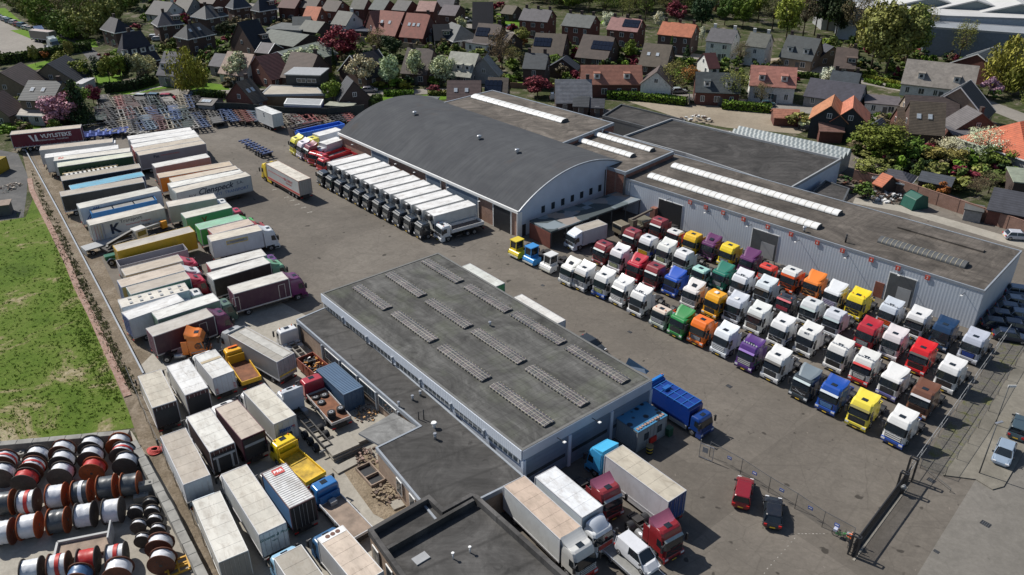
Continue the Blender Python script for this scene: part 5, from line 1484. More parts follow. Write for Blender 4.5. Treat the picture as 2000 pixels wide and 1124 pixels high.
r=empty('open_top_trailer',(p.x,p.y,.012),an,'blue open-top tipper trailer with grey cover sheets above the K trailer','trailer','trailers parked along the fence')
open_body(r,0,L,2.5,1.2,3.5,(.03,.22,.55),M_DKIN);trailer_gear(r,L,1.2)
f=MB()
for k in range(3):f.bx(-L+.2+k*(L-.3)/3,-L+(k+1)*(L-.3)/3,-1.1,1.1,3.35,3.42)
put('cover_sheet',f.mesh('cover_sheet',M_TARP),r)
p,L,an=front_rear((362,482),(230,515),3.1)
r=empty('open_top_trailer',(p.x,p.y,.012),an,'open-top trailer with dark brown inside and pale rim under the yellow trailer','trailer','trailers parked along the fence')
open_body(r,0,L,2.5,1.2,3.1,(.33,.32,.35),M_DKIN);trailer_gear(r,L,1.2)
for(a,b,c,lab)in(((229,320),(121,337),(.62,.48,.25),'cream ribbed low trailer with row of oval openings above the black-green one'),((229,324),(127,343),(.6,.58,.55),'low white rail trailer squeezed beside the cream ribbed one')):
 p,L,an=front_rear(a,b,3.0)
 r=empty('low_trailer',(p.x,p.y,.012),an,lab,'trailer','trailers parked along the fence')
 f=MB();W=1.0 if 'cream' in lab else .5
 f.bx(-L,0,-W,-W+.25,2.6,3.0);f.bx(-L,0,W-.25,W,2.6,3.0)
 for i in range(12):f.bx(-L*(i+.5)/12-.2,-L*(i+.5)/12+.2,-W,W,2.55,2.98)
 put('top_frame',f.mesh('ribbed_frame',M_OBJ),r,color=c)
 f=MB();f.bx(-L,0,-W,W,1.1,2.4);put('body',f.mesh('low_body',M_OBJ),r,color=tuple(x*.8 for x in c));trailer_gear(r,L,1.15)
p,q=G(205,473,1.2),G(162,486,1.2)
r=empty('loading_ramp',(p.x,p.y,.012),ang(q,p),'grey flat loading ramp between the K trailer and the fence','ramp')
f=MB();L=(p-q).length;f.bx(-L,3,-1.1,1.1,1.0,1.2);f.bx(-L,-L+.1,-1.1,1.1,.2,1.0);put('deck',f.mesh('ramp_deck',M_GREY),r)
for x in(-L+1,1):wheel(r,x,1.0,.4,.3);wheel(r,x,-1.0,.4,.3)
p,q=G(330,445,1.0),G(205,490,1.0)
an=ang(q,p)
r=empty('crane_truck',(p.x,p.y,.012),an,'mobile crane truck with black boom and white cabin beside the yellow trailer','crane')
L=(p-q).length
f=MB();f.bx(-L,0,-1.1,1.1,.8,1.15);f.bx(-L+1,-3,-1.2,1.2,1.1,1.3);put('chassis',f.mesh('crane_chassis',M_CHAS),r)
f=MB();f.bx(-6.2,-4.2,-1.1,.6,1.3,2.9);put('crane_cab',f.mesh('crane_cabin',M_PAINT,.08),r,color=(.66,.64,.60))
f=MB();f.bx(-5.9,-4.5,-1.14,-1.1,1.8,2.6);put('cabin_window',f.mesh('crane_cab_window',plain('yellowish_glass',(.2,.17,.03),.2)),r)
f=MB();f.bar((-5.8,.2,2.6),(-10.5,.1,1.7),.5,.45);f.bar((-10.5,.1,1.7),(-L+.3,-.3,1.5),.35,.3);f.bar((-6.5,.5,1.8),(-10,.5,1.7),.25,.25);put('boom',f.mesh('crane_boom',M_BLK),r)
f=MB();f.bar((-4.2,.2,2.2),(-.5,.2,2.2),.3,.3);f.bx(-1.2,-.3,-.3,.5,1.3,2.5,1);put('jib',f.mesh('crane_jib',[M_GREY,plain('orange_metal',(.7,.3,.03))]),r)
for x in(-L+1.5,-L+3,-3.2,-1.4):
 for s in(-1,1):wheel(r,x,s*1.0,.5,.35)
p=G(206,512,.5);r=empty('vintage_tractor',(p.x,p.y,.012),R(215),'small green vintage tractor truck with rounded wheel arch by the fence','tractor')
f=MB();f.bx(-3.2,0,-.6,.6,.8,1.5);f.bx(-2.9,-.3,-1.05,1.05,.95,1.1);put('body',f.mesh('tractor_body',M_PAINT,.1),r,color=(.02,.13,.06))
for s in(-1,1):
 wheel(r,-.7,s*.95,.55,.35);wheel(r,-2.6,s*1.0,.7,.4)
 f=MB();[f.bar((.62*math.cos(math.pi*i/8),0,.62*math.sin(math.pi*i/8)),(.62*math.cos(math.pi*(i+1)/8),0,.62*math.sin(math.pi*(i+1)/8)),.4,.04)for i in range(8)]
 put('fender',f.mesh('fender',M_PAINT),r,(-.7,s*.95,.6),color=(.04,.05,.09))
tractor(403,664,R(10),'high',(.75,.20,.02),'orange tractor unit with dark star emblem and stripes, facing right among the trucks',gcol=DG,style=1)
ot=[o for o in COL.objects if o.get('label','').startswith('orange tractor unit with dark star')][0]
f=MB();f.cyl((-1.0,-1.262,2.1),(-1.0,-1.25,2.1),.42,n=20);f.cyl((-1.0,-1.266,2.1),(-1.0,-1.262,2.1),.34,n=20,mi=1)
for k in range(3):q=k*2.094+1.57;f.bar((-1.0,-1.27,2.1),(-1.0+.33*math.cos(q),-1.27,2.1+.33*math.sin(q)),.02,.07,0)
f.bar((-2.0,-1.262,1.2),(0-.2,-1.262,1.45),.02,.12,2)
put('emblem',f.mesh('door_emblem',[M_BLK,plain('emblem_ring',(.35,.10,.02)),M_GREY]),ot)
# ---- flatbeds, tippers and odd vehicles, lower left
def flatbed(a,b,z,col,label,cabkind,cabcol,H=.5,inner=None,name='dropside_truck',gap=.25,group=None,axles=1,cabk=None,Lmin=0,gcx=0):
 p,L,an=front_rear(a,b,z);L=max(L,Lmin)
 cl=-CAB[cabkind][0][2]+gap;u=Vector((math.cos(an),math.sin(an),0));o=p+u*cl
 root=empty(name,(o.x,o.y,.012),an,label,'truck',group)
 cab(root,cabkind,cabcol,**(cabk or dict(gcol=DG,style=1)))
 open_body(root,-cl,L,2.4,z-H,z,col,inner or M_RUST)
 trailer_gear(root,L+cl,z-H-.05,axles,legs=False)
 for s in(-1,1):wheel(root,-1.35,s*1.03,.48,.32)
 return root,L,cl
r,L,cl=flatbed((464,701),(491,741),1.7,(.72,.42,.02),'small orange-yellow tipper truck with rusty bed between white box and grey truck','low',(.78,.40,.015),.55)
f=MB();f.bx(-1.0,-.7,-.7,.7,2.8,2.95);put('light_bar',f.mesh('warning_light_bar',M_ORG),r)
f=MB();f.bx(-.12,0,-1.15,1.15,1.2,2.4);put('headboard',f.mesh('headboard',M_OBJ),r,(-cl,0,0),color=(.72,.42,.02))
r,L,cl=flatbed((565,886),(617,932),1.45,(.78,.52,.02),'yellow dropside truck with worn yellow deck, left of the stacked concrete slabs','low',(.80,.58,.015),.45,plain('scuffed_yellow_deck',(.62,.40,.03),.7,0,.7,1.1),cabk=dict(gcol=DG,beacons=True))
f=MB()
for y in(-1.1,1.1):f.bar((0,y,1.2),(0,y,2.7),.08)
f.bar((0,-1.1,2.7),(0,1.1,2.7),.08);f.bx(-.03,.03,-1.1,1.1,1.2,1.9);put('headboard',f.mesh('headboard_frame',M_OBJ),r,(-cl-.05,0,0),color=(.78,.52,.02))
r,L,cl=flatbed((645,975),(708,1042),1.3,(.55,.56,.58),'blue-cabbed flatbed truck with long worn brown deck','low',(.03,.16,.42),.3,M_WOODF)
f=MB();f.bx(-.1,0,-1.1,1.1,1.2,2.1);f.bx(-.9,-.3,-.3,.4,1.15,1.6,1);put('headboard',f.mesh('blue_headboard',[M_OBJ,M_GREY]),r,(-cl,0,0),color=(.03,.16,.42))
r,L,cl=flatbed((617,764),(667,820),1.5,(.45,.43,.42),'red-cabbed flatbed truck carrying loose tyres on rusty deck','low',(.40,.035,.05),.35,M_RUST)
for k,(x,y,z,t)in enumerate([(1.0,.5,1.3,0),(1.2,-.5,1.3,0),(2.3,.4,1.3,0),(L-1.2,.6,1.3,0),(L-1.2,.6,1.62,0),(L-1.2,.6,1.94,0),(L-1.7,-.75,1.3,0),(L-1.7,-.75,1.62,0)]):
 q=r.matrix_basis@Vector((-cl-x,y,z+.04));ty=put('loose_tyre',tyre_mesh(.48,.3),None,q,rot=(R(90),0,0));put('rim',rim_mesh2(.48,.3),ty)
 tag(ty,'tyre lying on the flatbed of the red-cabbed truck, %s'%['nearest the cab on its right','nearest the cab on its left','just behind the first pair','bottom of the stack of three','middle of the stack of three','top of the stack of three','lower of the pair at the tail','upper of the pair at the tail'][k],'tyre','loose tyres on the flatbed')
def chassis_cab(px,py,z,a,kind,col,Lc,label,axles=1,items=None,gc=None):
 p=G(px,py,z);u=Vector((math.cos(a),math.sin(a),0));o=p+u*1.1
 root=empty('chassis_cab_truck',(o.x,o.y,.012),a,label,'truck')
 cab(root,kind,col,**(dict(gcol=DG,beacons=True)))
 f=MB()
 for s in(-1,1):f.bx(-Lc,-.5,s*.42-.06,s*.42+.06,.85,1.1)
 for i in range(int(Lc/1.0)):f.bx(-Lc+i-.05+.1,-Lc+i+.05+.1,-.45,.45,.88,1.08)
 put('chassis',f.mesh('long_chassis',M_OBJ),root,color=gc or(.06,.055,.05))
 f=MB();f.bx(-3.4,-2.4,.5,1.1,.5,1.05);f.bx(-3.3,-2.5,-1.1,-.5,.5,1.0);f.bx(-Lc-.05,-Lc,-1.1,1.1,.6,.8);put('side_gear',f.mesh('side_gear',M_GREY),root)
 for s in(-1,1):
  wheel(root,-1.35,s*1.03,.5,.32)
  for k in range(axles):wheel(root,-Lc+1.2+k*1.35,s*.95,.5,.55)
 return root
chassis_cab(560,642,2.8,R(127),'low',(.66,.67,.68),7.0,'white short-cab chassis truck with bare frame against the extension wall',1,gc=(.3,.28,.25))
chassis_cab(563,757,3.4,R(128),'scoop',(.60,.64,.70),10.5,'white sleeper-cab truck with long bare three-axle frame',3)
p,L,an=front_rear((595,694),(630,723),1.8)
r=empty('scrap_skip',(p.x,p.y,.012),an,'rusty red open skip full of scrap parts beside the extension wall','skip')
open_body(r,0,L,2.3,.35,1.8,(.28,.07,.04),M_DKIN)
f=MB();rr=random.Random(3)
for i in range(60):x,y=-rr.uniform(.3,L-.3),rr.uniform(-.95,.95);d=Vector((rr.uniform(-1,1),rr.uniform(-1,1),rr.uniform(-.3,.5)))*.5;z=1.0+rr.uniform(0,.5);f.bar((x,y,z),(x+d.x,y+d.y,z+d.z),rr.uniform(.06,.3),None,rr.choice([0,0,1,2]))
s_=put('scrap',f.mesh('scrap_load',[M_CHAS,M_ALU,plain('scrap_orange',(.5,.22,.04))]),r);s_['kind']='stuff'
def container(cpx,z,h,col,label,name='shipping_container',W=2.44):
 c=GP(cpx,z);a,b=(c[0]+c[1])/2,(c[2]+c[3])/2
 an=ang(b,a);L=(a-b).length
 r_=empty(name,(a.x,a.y,.012),an,label,'container')
 def side(mb):
  n=int(L/.28)
  mb.bx(-L,0,-W/2+.05,W/2-.05,.15,h-.03)
  for i in range(n):
   x=-L+(i+.5)*L/n
   for s in(-1,1):mb.bx(x-.07,x+.07,s*(W/2-.03)-.025,s*(W/2-.03)+.025,.2,h-.12)
   mb.bx(x-.07,x+.07,-W/2+.1,W/2-.1,h-.03,h+.01)
 f=MB();side(f);put('shell',f.mesh('container_shell',M_OBJ),r_,color=col)
 f=MB()
 for s in(-1,1):
  for z_ in(.08,h-.06):f.bx(-L,0,s*W/2-.06,s*W/2+.06,z_-.07,z_+.09)
  for x in(-L,0):f.bx(x-.07,x+.07,s*W/2-.07,s*W/2+.07,0,h+.02)
 for x in(-L,0):
  for z_ in(.08,h-.06):f.bx(x-.065,x+.065,-W/2,W/2,z_-.06,z_+.085)
 put('frame',f.mesh('container_frame',M_OBJ),r_,color=tuple(x*.75 for x in col))
 f=MB();f.bx(-L-.05,-L-.02,-W/2+.1,W/2-.1,.2,h-.15)
 for y in(-.8,-.3,.3,.8):f.bar((-L-.07,y,.2),(-L-.07,y,h-.15),.04)
 put('door',f.mesh('container_door',M_OBJ),r_,color=tuple(x*.85 for x in col))
 return r_,L
container([(620,721),(652,710),(707,757),(672,770)],2.6,2.6,(.10,.17,.27),'weathered blue-grey shipping container beside the extension wall')
r,L=container([(1196,818),(1262,782),(1305,812),(1243,846)],2.7,2.7,(.33,.36,.38),'pale blue site cabin with mottled blue roof weighted with stones',name='site_cabin',W=4.6)
m_,n_,b_=newmat('mottled_blue_roof');co_=coords(n_);vo=n_.nodes.new('ShaderNodeTexVoronoi');vo.inputs['Scale'].default_value=.9;n_.links.new(co_,vo.inputs['Vector'])
n_.links.new(ramp(n_,vo.outputs['Distance'],[(.26,(.01,.015,.025)),(.36,(.05,.20,.36))]).outputs[0],b_.inputs['Base Color']);b_.inputs['Roughness'].default_value=.5
f=MB();f.bx(-L-.1,.1,-2.35,2.35,2.74,2.80);put('roof',f.mesh('cabin_roof',m_),r)
f=MB()
for i in range(11):f.bx(-L+.1+.12*rnd.random(),-L+.45,-2.1+i*.4,-1.85+i*.4,2.8,2.9)
s_=put('roof_stone',f.mesh('roof_stones',plain('clay_pieces',(.42,.26,.2))),r);s_['kind']='stuff'
for y in(-1.2,.9):f=MB();f.bx(-L-.1,-L-.05,y-.35,y+.35,1.1,2.0);put('window',f.mesh('cabin_window',M_WGLASS),r)
f=MB();f.bx(-L-.3,-L-.06,-.6,.4,.3,.95);put('red_box',f.mesh('red_box',M_RED),r)
r=root_at('oil_drum',1268,885,0,'yellow-banded barrel with flat lid beside the site cabin','barrel')
f=MB();f.cyl((0,0,0),(0,0,.95),.36,n=16);f.cyl((0,0,.2),(0,0,.3),.37,n=16,mi=1);f.cyl((0,0,.6),(0,0,.75),.37,n=16,mi=1);put('barrel',f.mesh('barrel',[M_BLK,M_TXTY]),r)
f=MB();f.cyl((0,0,.95),(0,0,1.0),.42,n=16);put('lid',f.mesh('barrel_lid',plain('brown_lid',(.2,.15,.08))),r)
r=root_at('wheelie_bin',1305,850,R(40),'green wheelie bin behind the site cabin','bin')
f=MB();f.prof([(-.3,0),(.3,0),(.38,1.0),(-.38,1.0)],-.35,.35);put('body',f.mesh('bin_body',plain('bin_green',(.02,.09,.05)),.03),r)
f=MB();f.bx(-.4,.42,-.38,.38,1.0,1.08);put('lid',f.mesh('bin_lid',plain('bin_green',(.02,.09,.05)),.03),r)
p,q=G(1388,800,1.0),G(1300,768,3.6)
an=R(-50);u=Vector((math.cos(an),math.sin(an),0))
o=G(1381,822,2.2)+u*.15
r=empty('refuse_truck',(o.x,o.y,.012),an,'deep blue refuse collection truck parked by the wire fence','truck')
r.scale=(.84,.95,.95);cab(r,'low',(.008,.045,.22),gcol=(.02,.06,.22),style=1,plate=False)
f=MB();f.prof([(-8.6,1.1),(-2.1,1.1),(-2.1,3.2),(-2.5,3.45),(-8.6,3.45)],-1.2,1.2)
put('refuse_body',f.mesh('refuse_body',M_PAINT,.04),r,color=(.008,.04,.24))
f=MB()
for x in(-2.4,-3.6,-4.8,-6.0,-7.2,-8.4):f.bx(x-.06,x+.06,-1.25,1.25,3.42,3.53)
for y in(-1.15,0,1.15):f.bx(-8.5,-2.4,y-.05,y+.05,3.44,3.54)
f.bx(-7.4,-6.8,-.7,.4,3.5,3.8)
put('roof_ribs',f.mesh('refuse_ribs',M_PAINT),r,color=(.02,.12,.40))
f=MB();f.prof([(-10.2,1.0),(-8.65,.8),(-8.65,3.7),(-9.3,3.7),(-10.2,2.4)],-1.2,1.2);put('tailgate',f.mesh('refuse_tailgate',M_PAINT,.05),r,color=(.012,.09,.38))
f=MB();f.bx(-9.4,-9.0,-1.3,1.3,3.7,4.0);put('tailgate_beam',f.mesh('tail_beam',M_PAINT),r,color=(.02,.2,.6))
for y in(-1.1,1.1):put('beacon',simple('beacon',f_beacon,M_ORG),r,(-9.2,y,4.0))
put('chassis',simple('refuse_frame',lambda mb:mb.bx(-9,-.8,-.5,.5,.7,1.1),M_CHAS),r)
for s in(-1,1):
 for x in(-1.35,-6.0,-7.35):wheel(r,x,s*1.0,.5,.34)
 f=MB();f.bx(-5.3,-2.3,s*1.2-.03,s*1.2+.03,.5,1.0);put('side_skirt',f.mesh('side_skirt',M_GREY),r)
def car(px,py,a,col,label,kind='hatch',z=.012,L=4.3,group=None,zref=0,name=None,roofc=None):
 if hasattr(px,'x'):p=px
 else:p=G(px,py,zref)
 nm,cat={'hatch':('parked_car','car'),'suv':('parked_car','car'),'van':('parked_van','van'),'pickup':('pickup_truck','pickup')}[kind]
 root=empty(name or nm,(p.x,p.y,z),a,label,cat,group)
 P_={'hatch':(1.45,[(-.30,.5),(-.27,.62),(.0,.78),(.62,.8),(1,.55)],(.60,1.35,3.9,4.2)),}
 hh={'hatch':1.45,'suv':1.7,'van':1.85,'pickup':1.8}[kind]
 bel={'hatch':.88,'suv':1.0,'van':1.05,'pickup':1.05}[kind]
 def f():
  mb=MB();W=.9
  loft(mb,[(.22,L/2-.12,-L/2+.1,W-.08),(.42,L/2,-L/2,W),(.68,L/2-.03,-L/2+.02,W),(bel,L/2-.75 if kind!='van' else L/2-.55,-L/2+.12,W-.03)],0,.3,.18)
  mb.prof([(L/2-.1,.66),(L/2-.12,.72),(L/2-1.25,bel),(L/2-1.3,.6)],-W+.13,W-.13)
  return mb.mesh('car_body_'+kind,M_PAINT,.05,2)
 put('body',cached(('carb',kind,L),f),root,color=col)
 x1,x2=L/2-(1.0 if kind!='van' else .75),-L/2+(.15 if kind in('suv','van')else .25)
 if kind=='pickup':x2=-.7
 def f():
  mb=MB();loft(mb,[(bel-.02,x1,x2,.86),(hh-.04,x1-.75,x2+(.12 if kind in('suv','van')else .5 if kind=='hatch' else .1),.70)],0,.16,.1);return mb.mesh('car_glass',M_GLASS)
 put('windows',cached(('carg',kind,L),f),root)
 def f():
  mb=MB();xf,xb=x1-.72,x2+(.08 if kind in('suv','van')else .42 if kind=='hatch' else .05)
  loft(mb,[(hh-.07,xf,xb,.73),(hh,xf-.12,xb+.06,.66)],0,.12,.1)
  for s in(-1,1):
   for xa,xb2 in((x1-.04,xf),(x2+.03,xb)):mb.bar((xa,s*.86,bel),(xb2,s*.72,hh-.04),.07)
   m0=(x1+x2)/2-.1;mb.bar((m0,s*.875,bel),(m0,s*.725,hh-.04),.08)
   if kind=='van':mb.add([(m0-.05,s*.875,bel),(x2+.05,s*.875,bel),(x2+.15,s*.725,hh-.04),(m0-.05,s*.725,hh-.04)],[(0,1,2,3)])
  return mb.mesh('car_roof',M_PAINT,.0)
 put('roof',cached(('carr',kind,L),f),root,color=roofc or col)
 for s in(-1,1):
  for x in(L/2-.82,-L/2+.78):wheel(root,x,s*.8,.33,.22)
  put('headlight',simple('car_headlight',lambda mb:mb.bx(-.1,.05,-.18,.18,-.07,.07),M_LAMP),root,(L/2-.06,s*.62,.64))
  put('tail_light',simple('car_tail_light',lambda mb:mb.bx(-.04,.06,-.14,.14,-.12,.12),M_REDL),root,(-L/2+.02,s*.68,.72))
  put('mirror',simple('car_mirror',lambda mb:mb.bx(-.08,.08,-.1,.1,-.07,.07),M_BLK),root,(x1-.2,s*.98,bel+.08))
 put('number_plate',simple('car_plate',lambda mb:mb.bx(-.02,0,-.26,.26,-.06,.06),M_PLATE),root,(-L/2-.0,0,.5))
 if kind=='pickup':
  f=MB();f.bx(-L/2+.1,-.8,-.78,.78,bel-.0,bel+.02);put('load_bed',f.mesh('bed_cover',M_BLK),root)
 return root
pf=G(1232,1096,.9);r=empty('car_transporter',(pf.x,pf.y,.012),R(-53),'flat vehicle transporter deck carrying the white van at the bottom edge','truck')
f=MB();f.bx(-4.5,5,-1.15,1.15,.82,.92);put('deck',f.mesh('transporter_deck',M_TARP),r)
f=MB()
for s in(-1,1):f.bx(-4.5,5,s*1.2-.05,s*1.2+.05,.75,1.02)
put('side_rails',f.mesh('transporter_rails',M_ALU),r)
for s in(-1,1):
 for x in(-2.6,-1.5):wheel(r,x,s*.95,.4,.3)
v=G(1244,1090,1.2);car(v,0,R(-53),(.66,.67,.70),'small white panel van standing on the transporter deck at the bottom edge','van',.93,4.4)
p,q=G(1112,462,2.9),G(1180,437,2.9)
r,L,cl=box_truck((1131,448),(1177,434),(.50,.52,.54),(.44,.40,.34),'large white box van with slanted nose in front of the lean-to',(.55,.62,.70),'low',H=3.2,rear=(.5,.5,.5),group=None,name='box_van',z0=.8,cabk=dict(gcol=DG,style=1,beacons=False,hatch=None),Lmax=7,W=2.3)
f=MB();f.add([(-.5,-1.0,2.75),(-.5,1.0,2.75),(-1.85,1.05,3.25),(-1.85,-1.05,3.25),(-1.85,1.05,2.6),(-1.85,-1.05,2.6)],[(0,1,2,3),(1,4,2),(0,3,5),(3,2,4,5)])
put('roof_deflector',f.mesh('van_deflector',M_PAINT),r,color=(.7,.72,.75))
p=G(1205,445,2.0);r=empty('military_crane_truck',(p.x,p.y,.012),R(215),'old olive-brown recovery truck with crane jib in the shade of the lean-to','truck')
f=MB();f.bx(-1.9,0,-1.15,1.15,1.0,2.6);put('cab',f.mesh('army_cab',M_OBJ,.06),r,color=(.20,.17,.12))
f=MB();f.bx(-.02,.02,-1.0,1.0,1.8,2.4);put('windscreen',f.mesh('army_screen',M_GLASS),r)
f=MB();f.bx(-7.5,-1.9,-1.1,1.1,1.0,1.35);f.bx(-7.3,-5,-1.15,1.15,1.35,2.0);f.bx(-7,-2,-.4,.4,.7,1.0);put('platform',f.mesh('army_platform',M_OBJ),r,color=(.16,.15,.11))
f=MB();f.bx(-4.0,-3.0,-.6,.6,1.35,2.6);f.bar((-3.2,0,2.6),(-7.8,0,3.3),.3,.35);f.bar((-3.4,-.5,2.0),(-6.0,-.3,3.0),.12);put('crane',f.mesh('army_crane',M_OBJ),r,color=(.15,.13,.10))
for x in(-.9,-5.2,-6.5):
 for s in(-1,1):wheel(r,x,s*1.0,.55,.35)
def shunter(px,py,col,label,low=.0,white=False):
 p=G(px,py,1.9);a=R(222);u=Vector((math.cos(a),math.sin(a),0));o=p+u*.9
 r_=empty('terminal_tractor',(o.x,o.y,.012),a,label,'terminal tractor','small shunting tractors beside the white-fronted row')
 f=MB();f.prof([(-1.6,.45),(0,.35),(.15,.8),(-.1,1.25),(-1.6,1.3)],-1.2,1.2);put('front_body',f.mesh('shunter_front',M_PAINT,.06),r_,color=col)
 f=MB();y0,y1=(-1.1,.2)if not white else(-.6,.7)
 for x in(-.35,-1.9):
  for y in(y0,y1):f.bar((x+(.0),y,1.25),(x-.1 if x>-1 else x,y,2.75),.1)
 f.bx(-2.1,-.3,y0-.1,y1+.1,2.72,2.86);f.bx(-2.0,-.35,y0,y1,1.0,1.5)
 put('cab',f.mesh('shunter_cab',M_PAINT),r_,color=col)
 f=MB();f.bx(-1.92,-.42,y0+.03,y1-.03,1.5,2.7);put('windows',f.mesh('shunter_glass',M_GLASS),r_)
 f=MB()
 for s in(-1,1):f.bx(-5.0,-1.6,s*.42-.08,s*.42+.08,.75,1.05)
 f.bx(-4.6,-3.6,-.5,.5,1.05,1.2);f.bx(-3.0,-2.2,-1.1,1.1,.6,1.15);put('chassis',f.mesh('shunter_frame',M_CHAS),r_)
 f=MB();f.bx(.0,.2,-1.15,1.15,.4,.6);put('bumper',f.mesh('shunter_bumper',M_OBJ),r_,color=(.5,.5,.45))
 for s in(-1,1):wheel(r_,-.9,s*1.0,.5,.34);wheel(r_,-4.2,s*.95,.5,.5)
shunter(1011,481,(.72,.55,.03),'yellow terminal tractor with square glass cab at the hall corner')
shunter(1040,494,(.05,.27,.62),'sky-blue terminal tractor with glass cab between the yellow and white ones')
shunter(1073,508,(.70,.70,.68),'small white terminal tractor with narrow cab and bare black frame',white=True)
H2=R(218)
tractor(570,283,H2,'high',(.72,.66,.08),'yellow-green high-cab tractor unit, leftmost in front of the barrel hall',gcol=(.6,.5,.05),style=1)
tractor(583,291,H2,'high',(.66,.60,.66),'lilac-white high-cab tractor unit next to the yellow-green one',gcol=(.5,.48,.52),style=1)
tractor(597,297,H2,'high',(.18,.02,.04),'maroon high-cab tractor unit with pale visor next to the lilac-white one',gcol=(.3,.05,.05),style=1,visor=(.4,.46,.45))
for k,(a,b,lab)in enumerate([((622,300),(664,284),'red tipper truck next to the maroon tractor unit'),((636,304),(678,290),'middle red tipper truck, with white bar on its cab'),((640,313),(692,298),'red tipper truck beside the first black-cabbed box truck')]):
 r,L,cl=flatbed(a,b,2.2,(.45,.02,.03),lab,'low',(.50,.025,.03),.7,M_TARP,name='tipper_truck',group='red tipper trucks before the hall',cabk=dict(gcol=(.5,.04,.03),style=1,beacons=True),Lmin=5.5)
r,L,cl=flatbed((875,445),(938,428),1.95,(.60,.61,.62),'white tipper truck at the right end of the row before the hall','low',(.62,.64,.66),.6,plain('tipper_brown',(.16,.12,.10)),name='tipper_truck',cabk=dict(gcol=DG,style=1,beacons=True),axles=2)
f=MB()
for y in(-1.1,-.6,-.1,.4,.9,1.1):f.bar((0,y,1.3),(0,y,2.6),.06)
f.bar((0,-1.1,2.6),(0,1.1,2.6),.08);f.bar((0,-1.1,2.0),(0,1.1,2.0),.06);put('headboard',f.mesh('tipper_headboard',M_WHITE),r,(-cl,0,0))
r=root_at('street_sign',0,0,0,'x x x x','x')if False else None
p=G(934,448,1.2);r=empty('person',(p.x,p.y,0),0,'x','y')if False else None
for k,(a,b,z,lab)in enumerate([((617,264),(662,252),3.9,'white box truck with bright yellow cab half hidden behind the hall wall'),((630,281),(664,270),3.4,'white rounded van body close to the brick wall of the hall')]):
 r,L,cl=box_truck(a,b,(.62,.63,.66),WH,lab,(.75,.66,.08)if k==0 else(.68,.68,.72),'flat' if k==0 else 'low',H=z,group=None,gap=.05)
for k,(a,b,c,lab)in enumerate([((583,258),(668,240),(.015,.12,.55),'long royal blue tipper trailer with open top at the far end of the yard'),((569,250),(622,237),(.10,.08,.08),'dark open tipper trailer behind the royal blue one')]):
 p,L,an=front_rear(a,b,3.4);r=empty('tipper_trailer',(p.x,p.y,.012),an,lab,'trailer');open_body(r,0,L,2.5,1.1 if k==0 else 1.6,3.4 if k==0 else 3.0,c,M_DKIN,t=.12);trailer_gear(r,L,1.15)
 f=MB();f.add([(0,-1.2,1.1),(0,1.2,1.1),(.5,1.0,3.4),(.5,-1.0,3.4)],[(0,1,2,3)]);f.bar((0,-1.2,3.4),(-L,-1.2,3.4),.12,.1);f.bar((0,1.2,3.4),(-L,1.2,3.4),.12,.1);put('top_rim',f.mesh('tipper_rim',M_OBJ),r,color=tuple(min(1,x*1.8+.03)for x in c))
p,q=G(512,211,4.2),G(529,219,4.2);an=ang(q,p)
r,L=box_trailer((508,209),(530,218),(.60,.62,.62),(.68,.70,.70),'white box trailer with small round logo standing among the bare chassis',H=4.1,group=None,minL=7.5,rear=(.55,.62,.62))
t=text_mesh('S',1.2,M_TXTD,.005,.03);put('lettering',t,r,(-L/2,1.3,3.2),rot=(R(90),0,R(180)))
box_trailer((1090,632),(1005,581),(.60,.60,.60),(.70,.69,.66),'white trailer mostly hidden behind the far side of the workshop',H=4.0,group=None)
r,L=box_trailer((972,559),(904,520),(.05,.30,.12),(.66,.68,.64),'green and white trailer peeking out behind the far corner of the workshop',H=3.9,group=None)
car(1153,681,R(-50),(.03,.035,.04),'black car just visible behind the right edge of the workshop roof','hatch')
r=root_at('folded_awning',1243,738,R(-40),'dark blue folded awning sticking up behind the workshop corner','awning')
f=MB();f.add([(-1.5,-.4,1.4),(1.5,-.4,1.4),(1.5,.4,1.4),(-1.5,.4,1.4),(-1.3,0,2.4),(1.0,0,1.7)],[(0,1,5,4),(1,2,5),(2,3,4,5),(3,0,4),(3,2,1,0)]);put('canvas',f.mesh('awning_canvas',plain('navy_canvas',(.02,.06,.12))),r)
f=MB();f.cyl((0,0,0),(0,0,1.6),.05,n=8);put('pole',f.mesh('awning_pole',M_ALU),r)
# ---- cars
car(1450,970,ang(G(1446,993),G(1455,945)),(.22,.012,.02),'dark red family car seen from behind next to the black one','suv',L=4.4)
car(1508,1009,ang(G(1507,1034),G(1509,982)),(.012,.014,.02),'black hatchback with yellow plate parked beside the dark red car','hatch',L=4.2)
car(1958,893,R(-128),(.26,.33,.42),'blue-grey car parked alone at the kerb on the right','hatch',L=4.3)
car(1988,842,R(52),(.05,.08,.10),'dark teal off-road car parked behind the blue-grey one','suv',L=4.8)
for k,(px,py,c)in enumerate([(1992,577,(.2,.25,.33)),(1990,598,(.22,.26,.34)),(1976,612,(.04,.07,.13)),(1960,626,(.03,.05,.10)),(1948,642,(.02,.03,.06)),(1998,625,(.15,.2,.28)),(1984,645,(.03,.04,.08)),(1971,664,(.02,.03,.06)),(2010,600,(.1,.1,.12))]):
 car(px,py,R(-20),c,'%s car in the shade beyond the shed corner, %s'%(['pale blue','silver-blue','navy','deep blue','black','light grey','midnight blue','shiny black','charcoal'][k],['furthest back','second from the back','middle of the left line','fourth in the left line','nearest the shed corner','at the picture edge','right of the deep blue car','nearest the wire fence','cut by the picture edge'][k]),'hatch',group='cars parked in the shade of the shed')
